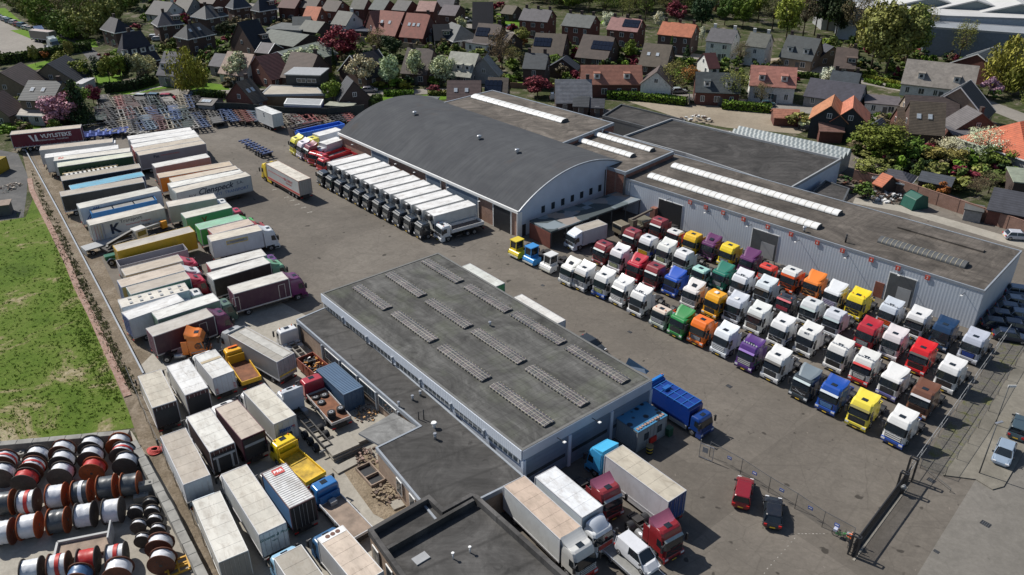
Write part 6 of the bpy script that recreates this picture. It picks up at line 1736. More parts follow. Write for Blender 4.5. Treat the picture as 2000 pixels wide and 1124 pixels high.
for k,(px,py,a,c,kd,lab)in enumerate([
(271,196,175,(.5,.53,.55),'suv','silver car parked behind the left chassis rows'),(296,195,175,(.12,.2,.28),'suv','dark blue car between silver and red ones behind the chassis'),
(331,196,0,(.35,.03,.05),'suv','red and maroon car parked behind the chassis rows'),(385,187,20,(.02,.03,.05),'hatch','black car at the bend under the big green tree'),
(722,180,5,(.35,.32,.34),'hatch','silver car driving on the street behind the lawn'),(805,158,60,(.03,.06,.12),'suv','dark blue car parked on a drive between blossom trees'),
(910,45,20,(.7,.7,.7),'van','white panel van parked on the middle street near the black-roofed house'),(1000,57,25,(.02,.05,.12),'hatch','dark blue car parked before the brick semi-detached houses'),
(1240,92,8,(.65,.45,.03),'hatch','bright yellow car parked on the middle street'),(1325,182,8,(.33,.35,.34),'hatch','grey car parked on the lower street by the bare tree'),
(1378,187,5,(.02,.03,.05),'hatch','black car parked before the shuttered brick house'),(1497,208,5,(.04,.1,.12),'hatch','dark car on the lower street by the hedge end'),
(1423,104,60,(.65,.65,.66),'hatch','white car beside the white semi-detached house'),(655,72,20,(.03,.05,.12),'hatch','dark blue car on the small gravel court'),(666,74,15,(.6,.65,.68),'hatch','white car on the small gravel court'),
(638,69,10,(.3,.08,.06),'hatch','reddish car on the small gravel court'),(1986,467,-10,(.5,.52,.58),'hatch','silver car in the lane behind the brick garden wall'),(303,76,10,(.6,.6,.62),'hatch','white car between the two hipped villas'),(310,80,10,(.5,.5,.52),'hatch','second pale car between the hipped villas'),
(530,155,60,(.55,.55,.58),'hatch','pale car half hidden behind the black-fronted modern house'),(645,22,10,(.35,.42,.44),'van','grey-blue van on the back street'),(1090,196,0,(.6,.6,.6),'van','white covered boat-like van behind small brick sheds')]):
 car(px,py,R(a),c,lab,kd)
ck=[(.45,.47,.5),(.04,.05,.07),(.5,.5,.52),(.05,.12,.16),(.55,.56,.57),(.3,.05,.05),(.08,.2,.3),(.6,.6,.6),(.5,.45,.45)]
for k in range(9):
 px,py=lerp2((-4,35),(62,60),k/8);car(px,py+(1 if k%2 else 0),R(-20),ck[k],'%s car, %s in the line beside the top-left car park'%(['silver','black','light grey','teal','white','maroon','blue','off-white','beige'][k],on_[k]),'hatch' if k%3 else 'suv',group='cars lined up in the top-left car park')
# ---- small lorry and blue box by the car park
r,L=container([(62,50),(83,52),(92,62),(68,62)],2.6,2.6,(.06,.13,.30),'blue container at the end of the top-left car park line',W=2.5)
tractor(108,84,R(-35),'high',(.55,.60,.58),'pale tractor unit parked alone at the corner of the top-left car park',gcol=DG)
box_trailer((100,62),(62,58),(.20,.18,.16),(.45,.38,.36),'long dark-sided trailer with pinkish roof behind the pale tractor unit',H=3.6,group=None)
# ---- cable drums
def drum(px,py,rad,wid,a,wrapc,flc,label,z=None,tilt=0,two=None):
 p=G(px,py,rad);
 root=empty('cable_drum',(p.x,p.y,rad+.02),a,label,'cable drum','cable drums in the walled storage corner')
 def fl():
  mb=MB();n=28;mb.cyl((0,-.05,0),(0,.05,0),rad,n=n)
  mb.cyl((0,-.07,0),(0,.07,0),rad*.12,n=10,mi=1)
  for k in range(6):q=k*1.047;mb.cyl((rad*.45*math.cos(q),-.075,rad*.45*math.sin(q)),(rad*.45*math.cos(q),.075,rad*.45*math.sin(q)),.05,n=6,mi=1)
  return mb.mesh('drum_flange',[M_FL,M_BLK])
 for s in(-1,1):put('flange',cached(('fl',rad),fl),root,(0,s*(wid/2-.05),0),color=flc)
 def wr():
  mb=MB();n=30;m_=9;rr_=random.Random(int(px))
  for j in range(m_):
   y=-wid/2+.1+(wid-.2)*j/(m_-1)
   for i in range(n):
    q=2*math.pi*i/n;r_=rad*.86+rr_.uniform(-.035,.035)*(1.0)
    mb.v.append((r_*math.cos(q),y,r_*math.sin(q)))
  for j in range(m_-1):
   for i in range(n):
    mb.f.append([j*n+i,j*n+(i+1)%n,(j+1)*n+(i+1)%n,(j+1)*n+i]);mb.m.append(0);mb.s.append(True)
  return mb.mesh('cable_wrap',M_WRAP)
 put('cable_wrap',cached(('wr',rad,wid,int(px)%4),wr),root,color=wrapc)
 if two:f=MB();f.cyl((0,-wid*.08,0),(0,wid*.14,0),rad*.9,n=24,caps=False);put('cable_band',f.mesh('cable_band',M_OBJ),root,color=two)
 return root
M_FL=objpaint('drum_wood',.8,.5,0,scale=1.5,dirt=.6,dirtc=(.03,.02,.015))
M_WRAP=objpaint('drum_wrapping',.38,.25,.1,scale=1.6,dirt=.25,dirtc=(.25,.26,.3))
WRW,WRR,WRD=(.70,.72,.76),(.50,.025,.02),(.05,.06,.07);FO,FB,FBR=(.34,.075,.015),(.075,.062,.055),(.16,.055,.03)
def cc(x,y):return x/4,843+y/4
AV=R(75-90+0)
DR=[]
for i,(x,y,w_,f_,d,two)in enumerate([
(40,240,WRW,FBR,'white-wrapped drum with red band at the left edge, back line',WRR),(20,340,WRW,FB,'white-wrapped drum at the left edge, second line',None),
(290,205,WRW,FB,'white-wrapped drum in the back line beside the hollow blocks',None),(255,290,WRW,FBR,'torn white-wrapped drum with red showing, second line',WRR),(200,385,WRR,FB,'red cable drum with black flange, third line left',None),
(490,160,WRW,FBR,'white-wrapped drum, top of the second column',None),(490,240,WRW,FB,'white-wrapped drum, middle of the second column',None),(480,335,WRW,FB,'white-wrapped drum with black flange, bottom of the second column',None),
(715,125,WRW,FB,'white-wrapped drum, top of the third column',None),(715,205,WRW,FB,'white-wrapped drum, middle of the third column',None),(730,300,WRR,FO,'red cable drum with orange flange, bottom of the third column',None),
(930,105,WRW,FO,'white-wrapped drum with orange flange against the concrete wall',None),(960,175,WRW,FB,'white-wrapped drum with red film by the block wall',WRR),(985,255,WRW,FB,'white-wrapped drum, lowest in the column by the block wall',None)]):
 drum(*cc(x,y),1.24,1.25,R(8),w_,f_,d,two=two)
for i,(x,y,w_,f_,d,two)in enumerate([
(40,560,WRD,FO,'dark cable drum with orange flange at the left, upper long line',None),(225,550,WRW,FB,'white drum with a single red band, upper long line',WRR),(450,505,WRW,FO,'white drum with orange flange, upper long line',None),
(645,475,WRD,FO,'half black half white wrapped drum with orange flange, upper long line',WRW),(840,435,WRD,FO,'dark drum with white flap and orange flange, upper long line',None),(1025,415,WRD,FO,'plain black cable drum with orange flange next to the block wall',None),
(30,790,WRW,FBR,'white drum with brown flange at the left, lower long line',None),(235,740,WRW,FO,'crumpled white drum with orange flange, lower long line',None),(460,700,WRD,FO,'black and white wrapped drum, lower long line',None),
(670,655,WRW,FB,'white drum with black flange, lower long line',None),(885,620,WRW,FB,'white drum with black flange, right end of the lower long line',None)]):
 drum(*cc(x,y),1.27,1.62,R(-78),w_,f_,d,two=two)
for i,(x,y,w_,f_,d,two)in enumerate([
(255,1090,WRW,FB,'white drum at the bottom left behind the pallet',None),(465,1050,WRW,FBR,'white drum with thin red band near the bottom',WRR),(690,1010,WRR,FB,'bright red cable drum with dark flanges near the bottom',None),(915,975,WRW,FB,'white and red drum below the grey board',WRR)]):
 drum(*cc(x,y),1.2,1.6,R(-75),w_,f_,d,two=two)
drum(*cc(620,1140),1.15,1.3,R(10),(.05,.12,.25),FBR,'blue drum cut by the bottom edge')
drum(*cc(925,1100),1.25,1.4,R(12),WRW,FBR,'white-wrapped drum cut by the bottom edge, right of the blue one')
drum(*cc(1250,895),1.22,1.1,R(8),WRW,FBR,'large white-wrapped drum in the column beside the block wall');drum(*cc(1268,1015),1.22,1.1,R(8),WRW,FBR,'lowest large white-wrapped drum beside the block wall')
for k,(x,y)in enumerate([(1060,630),(1085,740),(1115,850),(1190,630),(1210,700),(1235,775),(1180,565)]):
 drum(*cc(x,y),.74,.62,R(8),WRW if k!=6 else WRD,FB,'small drum with white cable and black flanges, %s'%['upper left of the small group','middle left of the small group','lower left of the small group','upper right of the small group','middle right of the small group','lower right of the small group','all black, at the wall block'][k])
M_BLOCK=m_brick('concrete_blocks',(.27,.265,.25),(.33,.325,.305),(.10,.10,.09),.22)
def block_wall(pts,label,h=1.6,t=.8):
 P_=GP(pts,h);r_=empty('block_wall',(P_[0].x,P_[0].y,0),0,label,'wall')
 for a,b in zip(P_,P_[1:]):
  L=(b-a).length;an=ang(a,b);n=max(1,round(L/1.6))
  f=MB()
  for k in range(n):
   for j in range(int(h/.8)):
    x0=k*L/n+.01;x1=(k+1)*L/n-.01
    f.bx(x0,x1,-t/2+rnd.uniform(-.02,.02),t/2+rnd.uniform(-.02,.02),j*.8,j*.8+.785)
  put('wall_run',f.mesh('block_run',M_BLK2,.03),r_,(a.x-P_[0].x,a.y-P_[0].y,0),an)
M_BLK2=plain('block_concrete',(.29,.285,.265),.9,0,.45,.7)
block_wall([(-60,872),(0,866),(252,843)],'grey concrete block wall along the meadow behind the cable drums')
block_wall([(256,850),(330,985),(420,1165)],'light concrete block wall running down between cable drums and trucks',2.4)
for k,(x,y,h)in enumerate([(150,215,.8),(130,285,.8),(1165,495,1.6),(1115,540,.8)]):
 p=G(*cc(x,y));f=MB();f.bx(-.7,.7,-.4,.4,0,h);
 for i in(-.35,.35):f.cyl((i,0,h),(i,0,h+.12),.12,n=8)
 o=put('concrete_block',f.mesh('concrete_block',M_BLK2,.02),None,(p.x,p.y,.02),R(20));tag(o,['loose studded concrete block left of the drums','lower loose studded concrete block left of the drums','stacked studded concrete block between drums and block wall','single studded concrete block by the small drums'][k],'concrete block','loose concrete blocks')
a,b,c,d,u,v=rect_from(cc(420,1010),cc(860,920),cc(430,880),.6)
r=empty('low_loader',(a.x,a.y,.02),math.atan2(u.y,u.x),'flat grey plywood-floored low trailer among the drums','trailer')
L=(b-a).length;Wd=abs((d-a).length)
f=MB();f.bx(0,L,0,Wd,.3,.5);put('deck',f.mesh('loader_deck',M_WOODF),r)
f=MB();f.bx(0,L,Wd-.1,Wd+.15,.3,.8);f.bx(-.1,.1,0,Wd,.3,.8);put('edge_board',f.mesh('loader_edge',M_GREY),r)
f=MB();f.bx(L-.05,L+.1,Wd-2,Wd+.3,.3,1.9);put('end_board',f.mesh('loader_end',M_GREY),r)
p=G(350,1112);f=MB()
for k in range(4):f.bx(-1.2,1.2,-.8+k*.5,-.65+k*.5,.2+(k%2)*.2,.35+(k%2)*.2)
for k in range(3):f.bx(-1.0+k*.9,-.85+k*.9,-.9,.9,.5,.65)
o=put('steel_frame',f.mesh('yellow_steel_frame',plain('yellow_steel',(.6,.33,.03))),None,(p.x,p.y,.02),R(30));tag(o,'yellow steel frame parts lying at the bottom by the block wall','frame')
p=G(303,882);f=MB()
for k in range(5):
 rr_=.85-k*.11
 for i in range(24):
  q0,q1=2*math.pi*i/24,2*math.pi*(i+1)/24;w0,w1=1+.1*math.sin(q0*3+k),1+.1*math.sin(q1*3+k)
  f.bar((rr_*w0*math.cos(q0),rr_*w0*.8*math.sin(q0),.1+k*.05),(rr_*w1*math.cos(q1),rr_*w1*.8*math.sin(q1),.1+k*.05),.1)
o=put('hose_coil',f.mesh('hose_coil',M_RED),None,(p.x,p.y,.02));tag(o,'coiled red hose lying between block wall and box truck','hose')
for k,(px,py,n,a,w_,l_)in enumerate([(667,873,5,37,2.6,3.2),(712,850,3,37,2.2,2.6),(678,909,1,40,1.2,2.8),(774,986,1,30,1.2,1.2)]):
 p=G(px,py,.1*n);r=empty('slab_stack',(p.x,p.y,.02),R(a),['tall stack of concrete road slabs by the yellow dropside truck','lower stack of concrete slabs beside the canopy','single tilted concrete slab below the stacks','square concrete slab lying on the sand'][k],'concrete slabs')
 for j in range(n):f=MB();f.bx(-l_/2,l_/2,-w_/2,w_/2,0,.16);put('slab',f.mesh('slab',M_CONC,.02),r,(rnd.uniform(-.08,.08),rnd.uniform(-.08,.08),j*.19+.02),R(rnd.uniform(-2,2)))
p=G(724,930);r=empty('shoring_box',(p.x,p.y,.0),R(-52),'timber-lined dark pit dug in the sand beside the extension','pit')
f=MB();f.bx(-1.6,1.6,-.75,.75,.04,.06,1)
for y in(-.8,.8):f.bx(-1.7,1.7,y-.06,y+.06,.04,.4)
for x in(-1.65,.2,1.65):f.bx(x-.06,x+.06,-.8,.8,.04,.38)
put('timber_lining',f.mesh('pit_lining',[M_WOODF,M_BLK]),r)
def heap(name,px,py,s,label,col,seed,n=70,cat='rubble'):
 rr_=random.Random(seed);f=MB()
 for i in range(n):
  q,d=rr_.uniform(0,6.28),rr_.random()**.6*s;z=(1-d/s)*s*.35;e=rr_.uniform(.05,.28)*s*.5
  f.obx((d*math.cos(q),d*math.sin(q)),e*1.6,e,z-e*.2,z+e*.6,rr_.uniform(0,3),rr_.randrange(2))
 p=G(px,py);o=put(name,f.mesh(name,[col,plain('heap_dark',(.12,.08,.06))]),None,(p.x,p.y,.02));o['kind']='stuff';o['label']=label
heap('rubble_heap',716,893,1.6,'heap of broken reddish rubble by the canopy',plain('rubble_pink',(.33,.22,.18)),1)
heap('sand_heap',757,965,1.8,'heap of dug brown earth beside the pit',plain('dug_earth',(.26,.20,.13)),2)
heap('pipe_heap',717,812,1.4,'heap of orange plastic tubes at the extension wall',plain('orange_tubes',(.62,.35,.15)),4,50)
heap('rag_heap',708,800,1.1,'heap of mixed white and dark scrap bags',plain('pale_scrap',(.4,.36,.33)),5,60)
heap('white_bags',1362,238,4.0,'white wrapped sheets stacked at the forecourt edge',plain('white_wrap',(.7,.7,.68)),21,26)
for k_,q in enumerate([(1690,378),(1720,385),(1745,390),(1676,366),(1640,352)]):
 heap('garden_clutter',*q,3.0,'potted plants and garden clutter behind the long shed roof, patch %d'%(k_+1),[M_LEAFY,M_GREY,M_WHITE,M_RUST,M_LEAFY][k_],30+k_,60)
p=G(1784,404);r=empty('green_tarpaulin',(p.x,p.y,.02),R(20),'green tarpaulin tent over goods behind the long shed roof','tarpaulin')
f=MB();f.prof([(-1.8,0),(1.8,0),(1.2,2.2),(0,2.7),(-1.3,2.0)],-1.5,1.5);put('cover',f.mesh('green_cover',plain('tarp_green',(.008,.09,.065),.6,0,.3,1),.1),r)
# ---- guard rail, fences, gate
M_CHAIN,_n,_b=newmat('chain_link');_b.inputs['Base Color'].default_value=(.05,.055,.05,1);_b.inputs['Alpha'].default_value=.16;_b.inputs['Roughness'].default_value=.7
def fence(pts,h,label,step=2.6,mat=None,post=.06,name='wire_fence',chain=True,postmat=None,railw=.04,wires=()):
 P_=GP(pts);r_=empty(name,(P_[0].x,P_[0].y,0),0,label,'fence')
 mt=postmat or M_DKG;k_=0
 for a,b in zip(P_,P_[1:]):
  a0,b0=a-P_[0],b-P_[0];L=(b-a).length;n=max(1,round(L/step));an=ang(a,b)
  for k in range(n+1):
   q=a0.lerp(b0,k/n);pm=cached(('post',h,post,mt.name),lambda:(lambda m:(m.cyl((0,0,0),(0,0,h+.05),post/2,n=6),m.mesh('fence_post',mt))[1])(MB()))
   put('post',pm,r_,(q.x,q.y,0))
  f=MB()
  for z in(h,)+tuple(wires):f.bar((a0.x,a0.y,z),(b0.x,b0.y,z),railw)
  put('rail',f.mesh('fence_rail',mt),r_)
  if chain:f=MB();f.quad((a0.x,a0.y,.05),(b0.x,b0.y,.05),(b0.x,b0.y,h),(a0.x,a0.y,h));put('mesh_panel',f.mesh('fence_mesh',M_CHAIN),r_)
 return r_
fence([(1385,892),(1446,926),(1500,962),(1552,994),(1605,1030),(1663,1062)],2.0,'thin wire fence with blue signs crossing the yard entrance',2.9)
M_SIGNB=plain('sign_blue',(.03,.10,.45),.5)
for k,q in enumerate([(1425,895),(1474,925),(1527,958),(1583,993),(1635,1026)]):
 p=G(*q,1.2);f=MB();f.bx(-.25,.25,-.02,.02,-.17,.17);f.bx(-.18,.18,-.03,-.02,-.03,.08,1)
 o=put('blue_sign',f.mesh('blue_sign',[M_SIGNB,M_WHITE]),None,p,R(-45));tag(o,'small blue notice on the wire fence, %s'%['nearest the refuse truck','second from the refuse truck','middle one of five','fourth from the refuse truck','nearest the cyclist'][k],'sign','blue notices on the wire fence')
fence([(1772,937),(1850,828),(1915,735),(1966,662)],2.2,'tall wire fence along the right side of the tractor unit rows',3.0,wires=(1.1,),postmat=M_GREY)
fence([(1797,915),(1845,932),(1910,838),(1998,690)],1.3,'low wire fence between gravel verge and pavement',4.0,railw=.03)
fence([(1855,962),(1797,915)],.5,'short low rail closing the verge beside the gate',3,chain=False)
fence([(176,252),(196,238),(206,232)],2.0,'wire fence section behind the left blue chassis',3)
fence([(50,292),(150,264),(330,240)],2.0,'thin wire fence between trailers and chassis field',4,postmat=M_GREY)
r_=fence([(50,296),(120,425),(200,578),(282,737)],.55,'long low steel guard rail along the left edge of the yard',3.2,name='guard_rail',chain=False,railw=.2,postmat=M_GUT)
fence([(252,742),(300,855),(345,950),(420,1110)],1.9,'wire fence between the block wall and the box trucks',3.0)
def panel_fence(pts,h,mat,label,name='panel_fence',z0=0,t=.1,step=2.0):
 P_=GP(pts);r_=empty(name,(P_[0].x,P_[0].y,0),0,label,'fence')
 for a,b in zip(P_,P_[1:]):
  L=(b-a).length;n=max(1,round(L/step));an=ang(a,b)
  for k in range(n):
   q=a.lerp(b,(k+.5)/n)-P_[0];w_=L/n
   me=cached(('pan',round(w_,1),h,mat.name),lambda:(lambda m:(m.bx(-w_/2,w_/2,-t/2,t/2,z0,h),m.bx(w_/2-.09,w_/2+.09,-t/2-.05,t/2+.05,0,h+.06),m.bx(-w_/2,w_/2,-t/2-.02,t/2+.02,h,h+.05),m.mesh('fence_panel',mat))[3])(MB()))
   put('panel',me,r_,(q.x,q.y,0),an)
 return r_
M_DKF=plain('dark_fence_boards',(.03,.038,.035),.8,0,.4,1)
M_BRF=plain('brown_fence_boards',(.20,.12,.075),.85,0,.35,1)
panel_fence([(384,221),(470,223),(560,231),(640,233),(712,226)],2.6,M_DKF,'long dark board fence behind the parked chassis')
panel_fence([(1664,355),(1750,375),(1868,415),(2015,465)],2.4,m_brick('garden_wall_brick',(.22,.12,.09),(.26,.15,.115),(.25,.2,.17)),'tall reddish brick garden wall with piers behind the shed roof',name='brick_garden_wall',step=4.2,t=.25)
f=MB();p,q=G(1662,1088),G(1772,940)
a=ang(p,q);L=(q-p).length
r=empty('sliding_gate',(p.x,p.y,0),a,'long black barred sliding gate across the yard entrance','gate')
f=MB();n=int(L/.14)
for k in range(n):f.bar((k*L/n,0,.2),(k*L/n,0,1.9),.045)
put('bars',f.mesh('gate_bars',M_BLK),r).__setitem__('kind','stuff')
f=MB();f.bar((0,0,.2),(L,0,.2),.12,.2);f.bar((0,0,1.95),(L,0,1.95),.1);put('gate_frame',f.mesh('gate_frame',M_BLK),r)
f=MB();f.bar((-.3,-.35,.03),(L*.93,-.35,.03),.2,.06);put('rail',f.mesh('gate_rail',M_CONC),r)
def portal(x,y0,y1,h):
 f=MB()
 for y in(y0,y1):f.bar((x,y,0),(x,y,h),.14)
 f.bar((x,y0,h),(x,y1,h),.14);f.bar((x+.4,y0,0),(x+.4,y0,h),.1);f.bar((x,y0,h),(x+.4,y0,h),.1);f.bar((x+.4,y1,0),(x+.4,y1,h),.1);f.bar((x+.4,y0,h),(x+.4,y1,h),.1);f.bar((x,y1,h),(x+.4,y1,h),.1)
 put('portal',f.mesh('gate_portal',M_BLK),r)
portal(.1,-.35,.35,2.4);portal(L-2.2,-.35,.35,2.4);portal(L+.1,-.35,.35,2.9)
f=MB();f.cyl((0,0,0),(0,0,.9),.12,n=10);f.cyl((0,0,.9),(0,0,1.25),.3,.1,n=12,mi=1)
p=G(1761,966);o=empty('gate_post_lamp',(p.x,p.y,.02),0,'short round-topped post lamp beside the sliding gate','lamp');put('post',f.mesh('bollard_lamp',[M_BLK,M_GREY]),o)
p=G(1661,1047,1.6);f=MB();f.bx(-.3,.3,-.02,.02,-.16,.16);f.bx(-.3,.3,-.025,.025,.05,.16,1);f.bx(-.02,.02,.02,.06,-1.6,0,2)
o=put('red_sign',f.mesh('red_sign',[M_SIGNR,M_WHITE,M_BLK]),None,p,R(-30));tag(o,'small red and white sign on the gate portal above the cyclist','sign')
p=G(1365,893);q=G(1388,890);r=empty('pedestrian_gate',(p.x,p.y,.02),R(-35),'light steel pedestrian gate with notices near the refuse truck','gate')
f=MB()
for x in(0,1.5):f.bar((x,0,0),(x,0,2.4 if x==0 else 1.9),.08)
for z in(.1,1.9):f.bar((0,0,z),(1.5,0,z),.06)
for k in range(9):f.bar((.15*k+.15,0,.1),(.15*k+.15,0,1.9),.02)
put('gate_leaf',f.mesh('small_gate',M_ALU),r)
f=MB();f.bx(.3,.9,-.05,-.03,.9,1.6);put('notice',f.mesh('gate_notice',M_GREY),r)
p=G(1943,832,0);r=empty('street_sign',(p.x,p.y,.13),R(0),'thin post with a white street name plate at the right verge','sign')
f=MB();f.cyl((0,0,0),(0,0,5.4),.05,n=6);put('pole',f.mesh('sign_pole',M_DKG),r)
f=MB();f.bx(-.1,.8,-.03,.03,5.2,5.5);put('name_plate',f.mesh('name_plate',M_WHITE),r)
p=G(1912,926);r=empty('lamp_post',(p.x,p.y,.13),R(20),'slender dark lamp post at the pavement edge','lamp post')
f=MB();f.cyl((0,0,0),(0,0,6.5),.07,.05,n=8);put('pole',f.mesh('lamp_pole',M_DKG),r);f=MB();f.bx(-.2,.7,-.12,.12,6.5,6.62);put('lamp_head',f.mesh('lamp_head',M_ALU),r)
container([(-40,312),(0,322),(20,312),(-20,300)],2.6,2.6,(.42,.30,.02),'yellow-green container at the left picture edge')
p=G(8,412,.5);r=empty('timber_hut',(p.x,p.y,.02),R(20),'small dark hut with brown roof at the left edge above the meadow','hut')
f=MB();f.bx(-2.2,1.2,-1.2,1.2,0,1.9);put('wall',f.mesh('hut_wall',M_DKG),r);f=MB();f.bx(-2.4,1.4,-1.4,1.4,1.9,2.0);put('roof',f.mesh('hut_roof',M_WOODF),r)
heap('timber_pile',22,366,2.0,'loose pile of pale timber at the left edge',plain('pale_timber',(.5,.44,.36)),9,40)
heap('crate_pile',5,375,1.5,'dark crates at the left edge',plain('teal_crate',(.04,.12,.12)),10,14)
# ---- cyclist leaning at the gate: bicycle and person
p=G(1641,1052);r=empty('bicycle',(p.x,p.y,.02),R(-38),'green bicycle with grey front crate stopped at the gate portal','bicycle')
def ring(rad,t,n=22):
 f=MB()
 for i in range(n):
  a0,a1=2*math.pi*i/n,2*math.pi*(i+1)/n;f.bar((rad*math.cos(a0),0,rad*math.sin(a0)),(rad*math.cos(a1),0,rad*math.sin(a1)),t)
 for i in range(8):a0=math.pi*i/8;f.bar((-rad*math.cos(a0),0,-rad*math.sin(a0)),(rad*math.cos(a0),0,rad*math.sin(a0)),.008)
 return f
for x in(-.52,.55):put('wheel',ring(.34,.045).mesh('bicycle_wheel',M_BLK),r,(x,0,.34))
f=MB()
for a_,b_2 in(((.55,0,.34),(.38,0,.95)),((.38,0,.95),(.3,0,1.05)),((.4,0,.82),(-.05,0,.35)),((-.05,0,.35),(-.2,0,.9)),((-.05,0,.35),(-.52,0,.34)),((-.52,0,.34),(-.18,0,.75)),((.4,0,.86),(-.18,0,.62))):f.bar(a_,b_2,.06)
put('frame',f.mesh('bicycle_frame',plain('bicycle_green',(.08,.42,.12),.3)),r)
f=MB();f.bar((.3,-.3,1.06),(.3,.3,1.06),.035);f.bx(-.32,-.08,-.08,.08,.9,.96);put('handlebar',f.mesh('handlebar',M_BLK),r)
f=MB();f.bx(.45,.85,-.2,.2,.75,1.02);put('front_crate',f.mesh('front_crate',M_GREY),r);f=MB();f.bx(-.75,-.4,-.22,.22,.7,.95);put('rear_bag',f.mesh('rear_bag',plain('pale_bag',(.45,.48,.6))),r)
def person(loc,a,label):
 root=empty('person',loc,a,label,'person')
 J=[((0,0,.95),.15),((0,0,1.15),.14),((0,0,1.38),.17),((0,0,1.5),.07),((.03,0,1.58),.07),((.03,0,1.70),.105),
((-.02,.10,.88),.1),((.05,.11,.48),.075),((-.02,.11,.1),.05),((.12,.12,.05),.045),
((-.02,-.10,.88),.1),((-.06,-.11,.48),.075),((-.14,-.11,.1),.05),((.0,-.12,.05),.045),
((0,.2,1.40),.07),((.14,.27,1.18),.05),((.38,.2,1.12),.038),((.46,.19,1.11),.04),
((0,-.2,1.40),.07),((.1,-.28,1.16),.05),((.36,-.22,1.10),.038),((.44,-.2,1.09),.04)]
 E_=[(0,1),(1,2),(2,3),(3,4),(4,5),(0,6),(6,7),(7,8),(8,9),(0,10),(10,11),(11,12),(12,13),(2,14),(14,15),(15,16),(16,17),(2,18),(18,19),(19,20),(20,21)]
 me=bpy.data.meshes.new('person_body');me.from_pydata([j[0]for j in J],E_,[])
 o=put('body',me,root);o.modifiers.new('skin','SKIN');
 for i,j in enumerate(J):me.skin_vertices[0].data[i].radius=(j[1],j[1])
 me.skin_vertices[0].data[0].use_root=True
 sb_=o.modifiers.new('sub','SUBSURF');sb_.levels=sb_.render_levels=1
 dg=bpy.context.evaluated_depsgraph_get();m2=bpy.data.meshes.new_from_object(o.evaluated_get(dg));o.modifiers.clear();o.data=m2
 sk=plain('skin',(.45,.27,.2));jk=plain('orange_work_jacket',(.85,.17,.01),.6);tr=plain('dark_trousers',(.025,.03,.045),.8);hr=plain('dark_hair',(.03,.02,.015));sh=M_BLK
 m2.materials.clear()
 for m_ in(sk,jk,tr,hr,sh):m2.materials.append(m_)
 for pl_ in m2.polygons:
  c=pl_.center;i=0
  if c.z<.09:i=4
  elif c.z<.96 and abs(c.y)<.24:i=2
  elif c.z<1.5 and not(c.x>.37):i=1
  elif c.z>1.72 or(c.z>1.6 and c.x<-.01):i=3
  pl_.material_index=i;pl_.use_smooth=True
 f=MB();f.bx(.13,.16,-.018,.018,1.66,1.71);put('nose',f.mesh('nose',sk),root)
 return root
p=G(1659,1066);person((p.x,p.y,.02),R(142),'person in orange work jacket and dark trousers holding the green bicycle')
p=G(934,452);person((p.x,p.y,.02),R(220),'x')if False else None
# ================================================================== HOUSES
def m_tile():
 m,n,b=newmat('roof_tiles')
 oi=n.nodes.new('ShaderNodeObjectInfo');co=coords(n)
 f=ramp(n,noise(n,co,.8,6,.75),[(.3,.66),(.7,1.25)]).outputs[0]
 c=mixc(n,1,oi.outputs['Color'],f,'MULTIPLY')
 wv=n.nodes.new('ShaderNodeTexWave');wv.bands_direction='Z';wv.inputs['Scale'].default_value=1.2;n.links.new(co,wv.inputs['Vector'])
 c=mixc(n,1,c,ramp(n,wv.outputs['Fac'],[(.0,.78),(.4,1.05)]).outputs[0],'MULTIPLY')
 n.links.new(c,b.inputs['Base Color']);b.inputs['Roughness'].default_value=.7
 bump(n,wv.outputs['Fac'],b,.5,.05);return m
M_TILE=m_tile()
M_WALL=objpaint('house_wall',.85,.3,0,scale=2.0,dirt=.2)
M_SOLAR=plain('solar_panel',(.012,.018,.035),.15,.2,.3,3)
WC=dict(B=(.095,.058,.048),R=(.135,.05,.038),T=(.28,.22,.165),W=(.68,.68,.66),K=(.022,.028,.035),G=(.28,.28,.28),Y=(.22,.175,.12),N=(.065,.045,.04))
RC=dict(d=(.022,.026,.036),g=(.10,.098,.095),b=(.075,.055,.045),r=(.23,.065,.04),o=(.42,.12,.055),p=(.30,.20,.175),m=(.075,.022,.02),l=(.30,.30,.265),s=(.048,.053,.066),k=(.010,.012,.018),u=(.10,.073,.055))
FOOT=[]
def win_mesh(w_,h_):
 def f():mb=MB();mb.bx(-w_/2,w_/2,-.06,.02,0,h_);return mb.mesh('window_frame',M_WHITE)
 def g():
  mb=MB();k=2 if w_>.9 else 1
  for j in range(k):mb.bx(-w_/2+.08+j*(w_-.08)/k,-w_/2+(j+1)*(w_-.08)/k,-.075,-.062,.08,h_-.08)
  return mb.mesh('window_glass',M_WGLASS)
 return cached(('wf',w_,h_),f),cached(('wg',w_,h_),g)
def add_win(root,x,y,z,rz,w_=1.2,h_=1.25):
 a,b=win_mesh(w_,h_);o=put('window',a,root,(x,y,z),rz);put('glass',b,o)
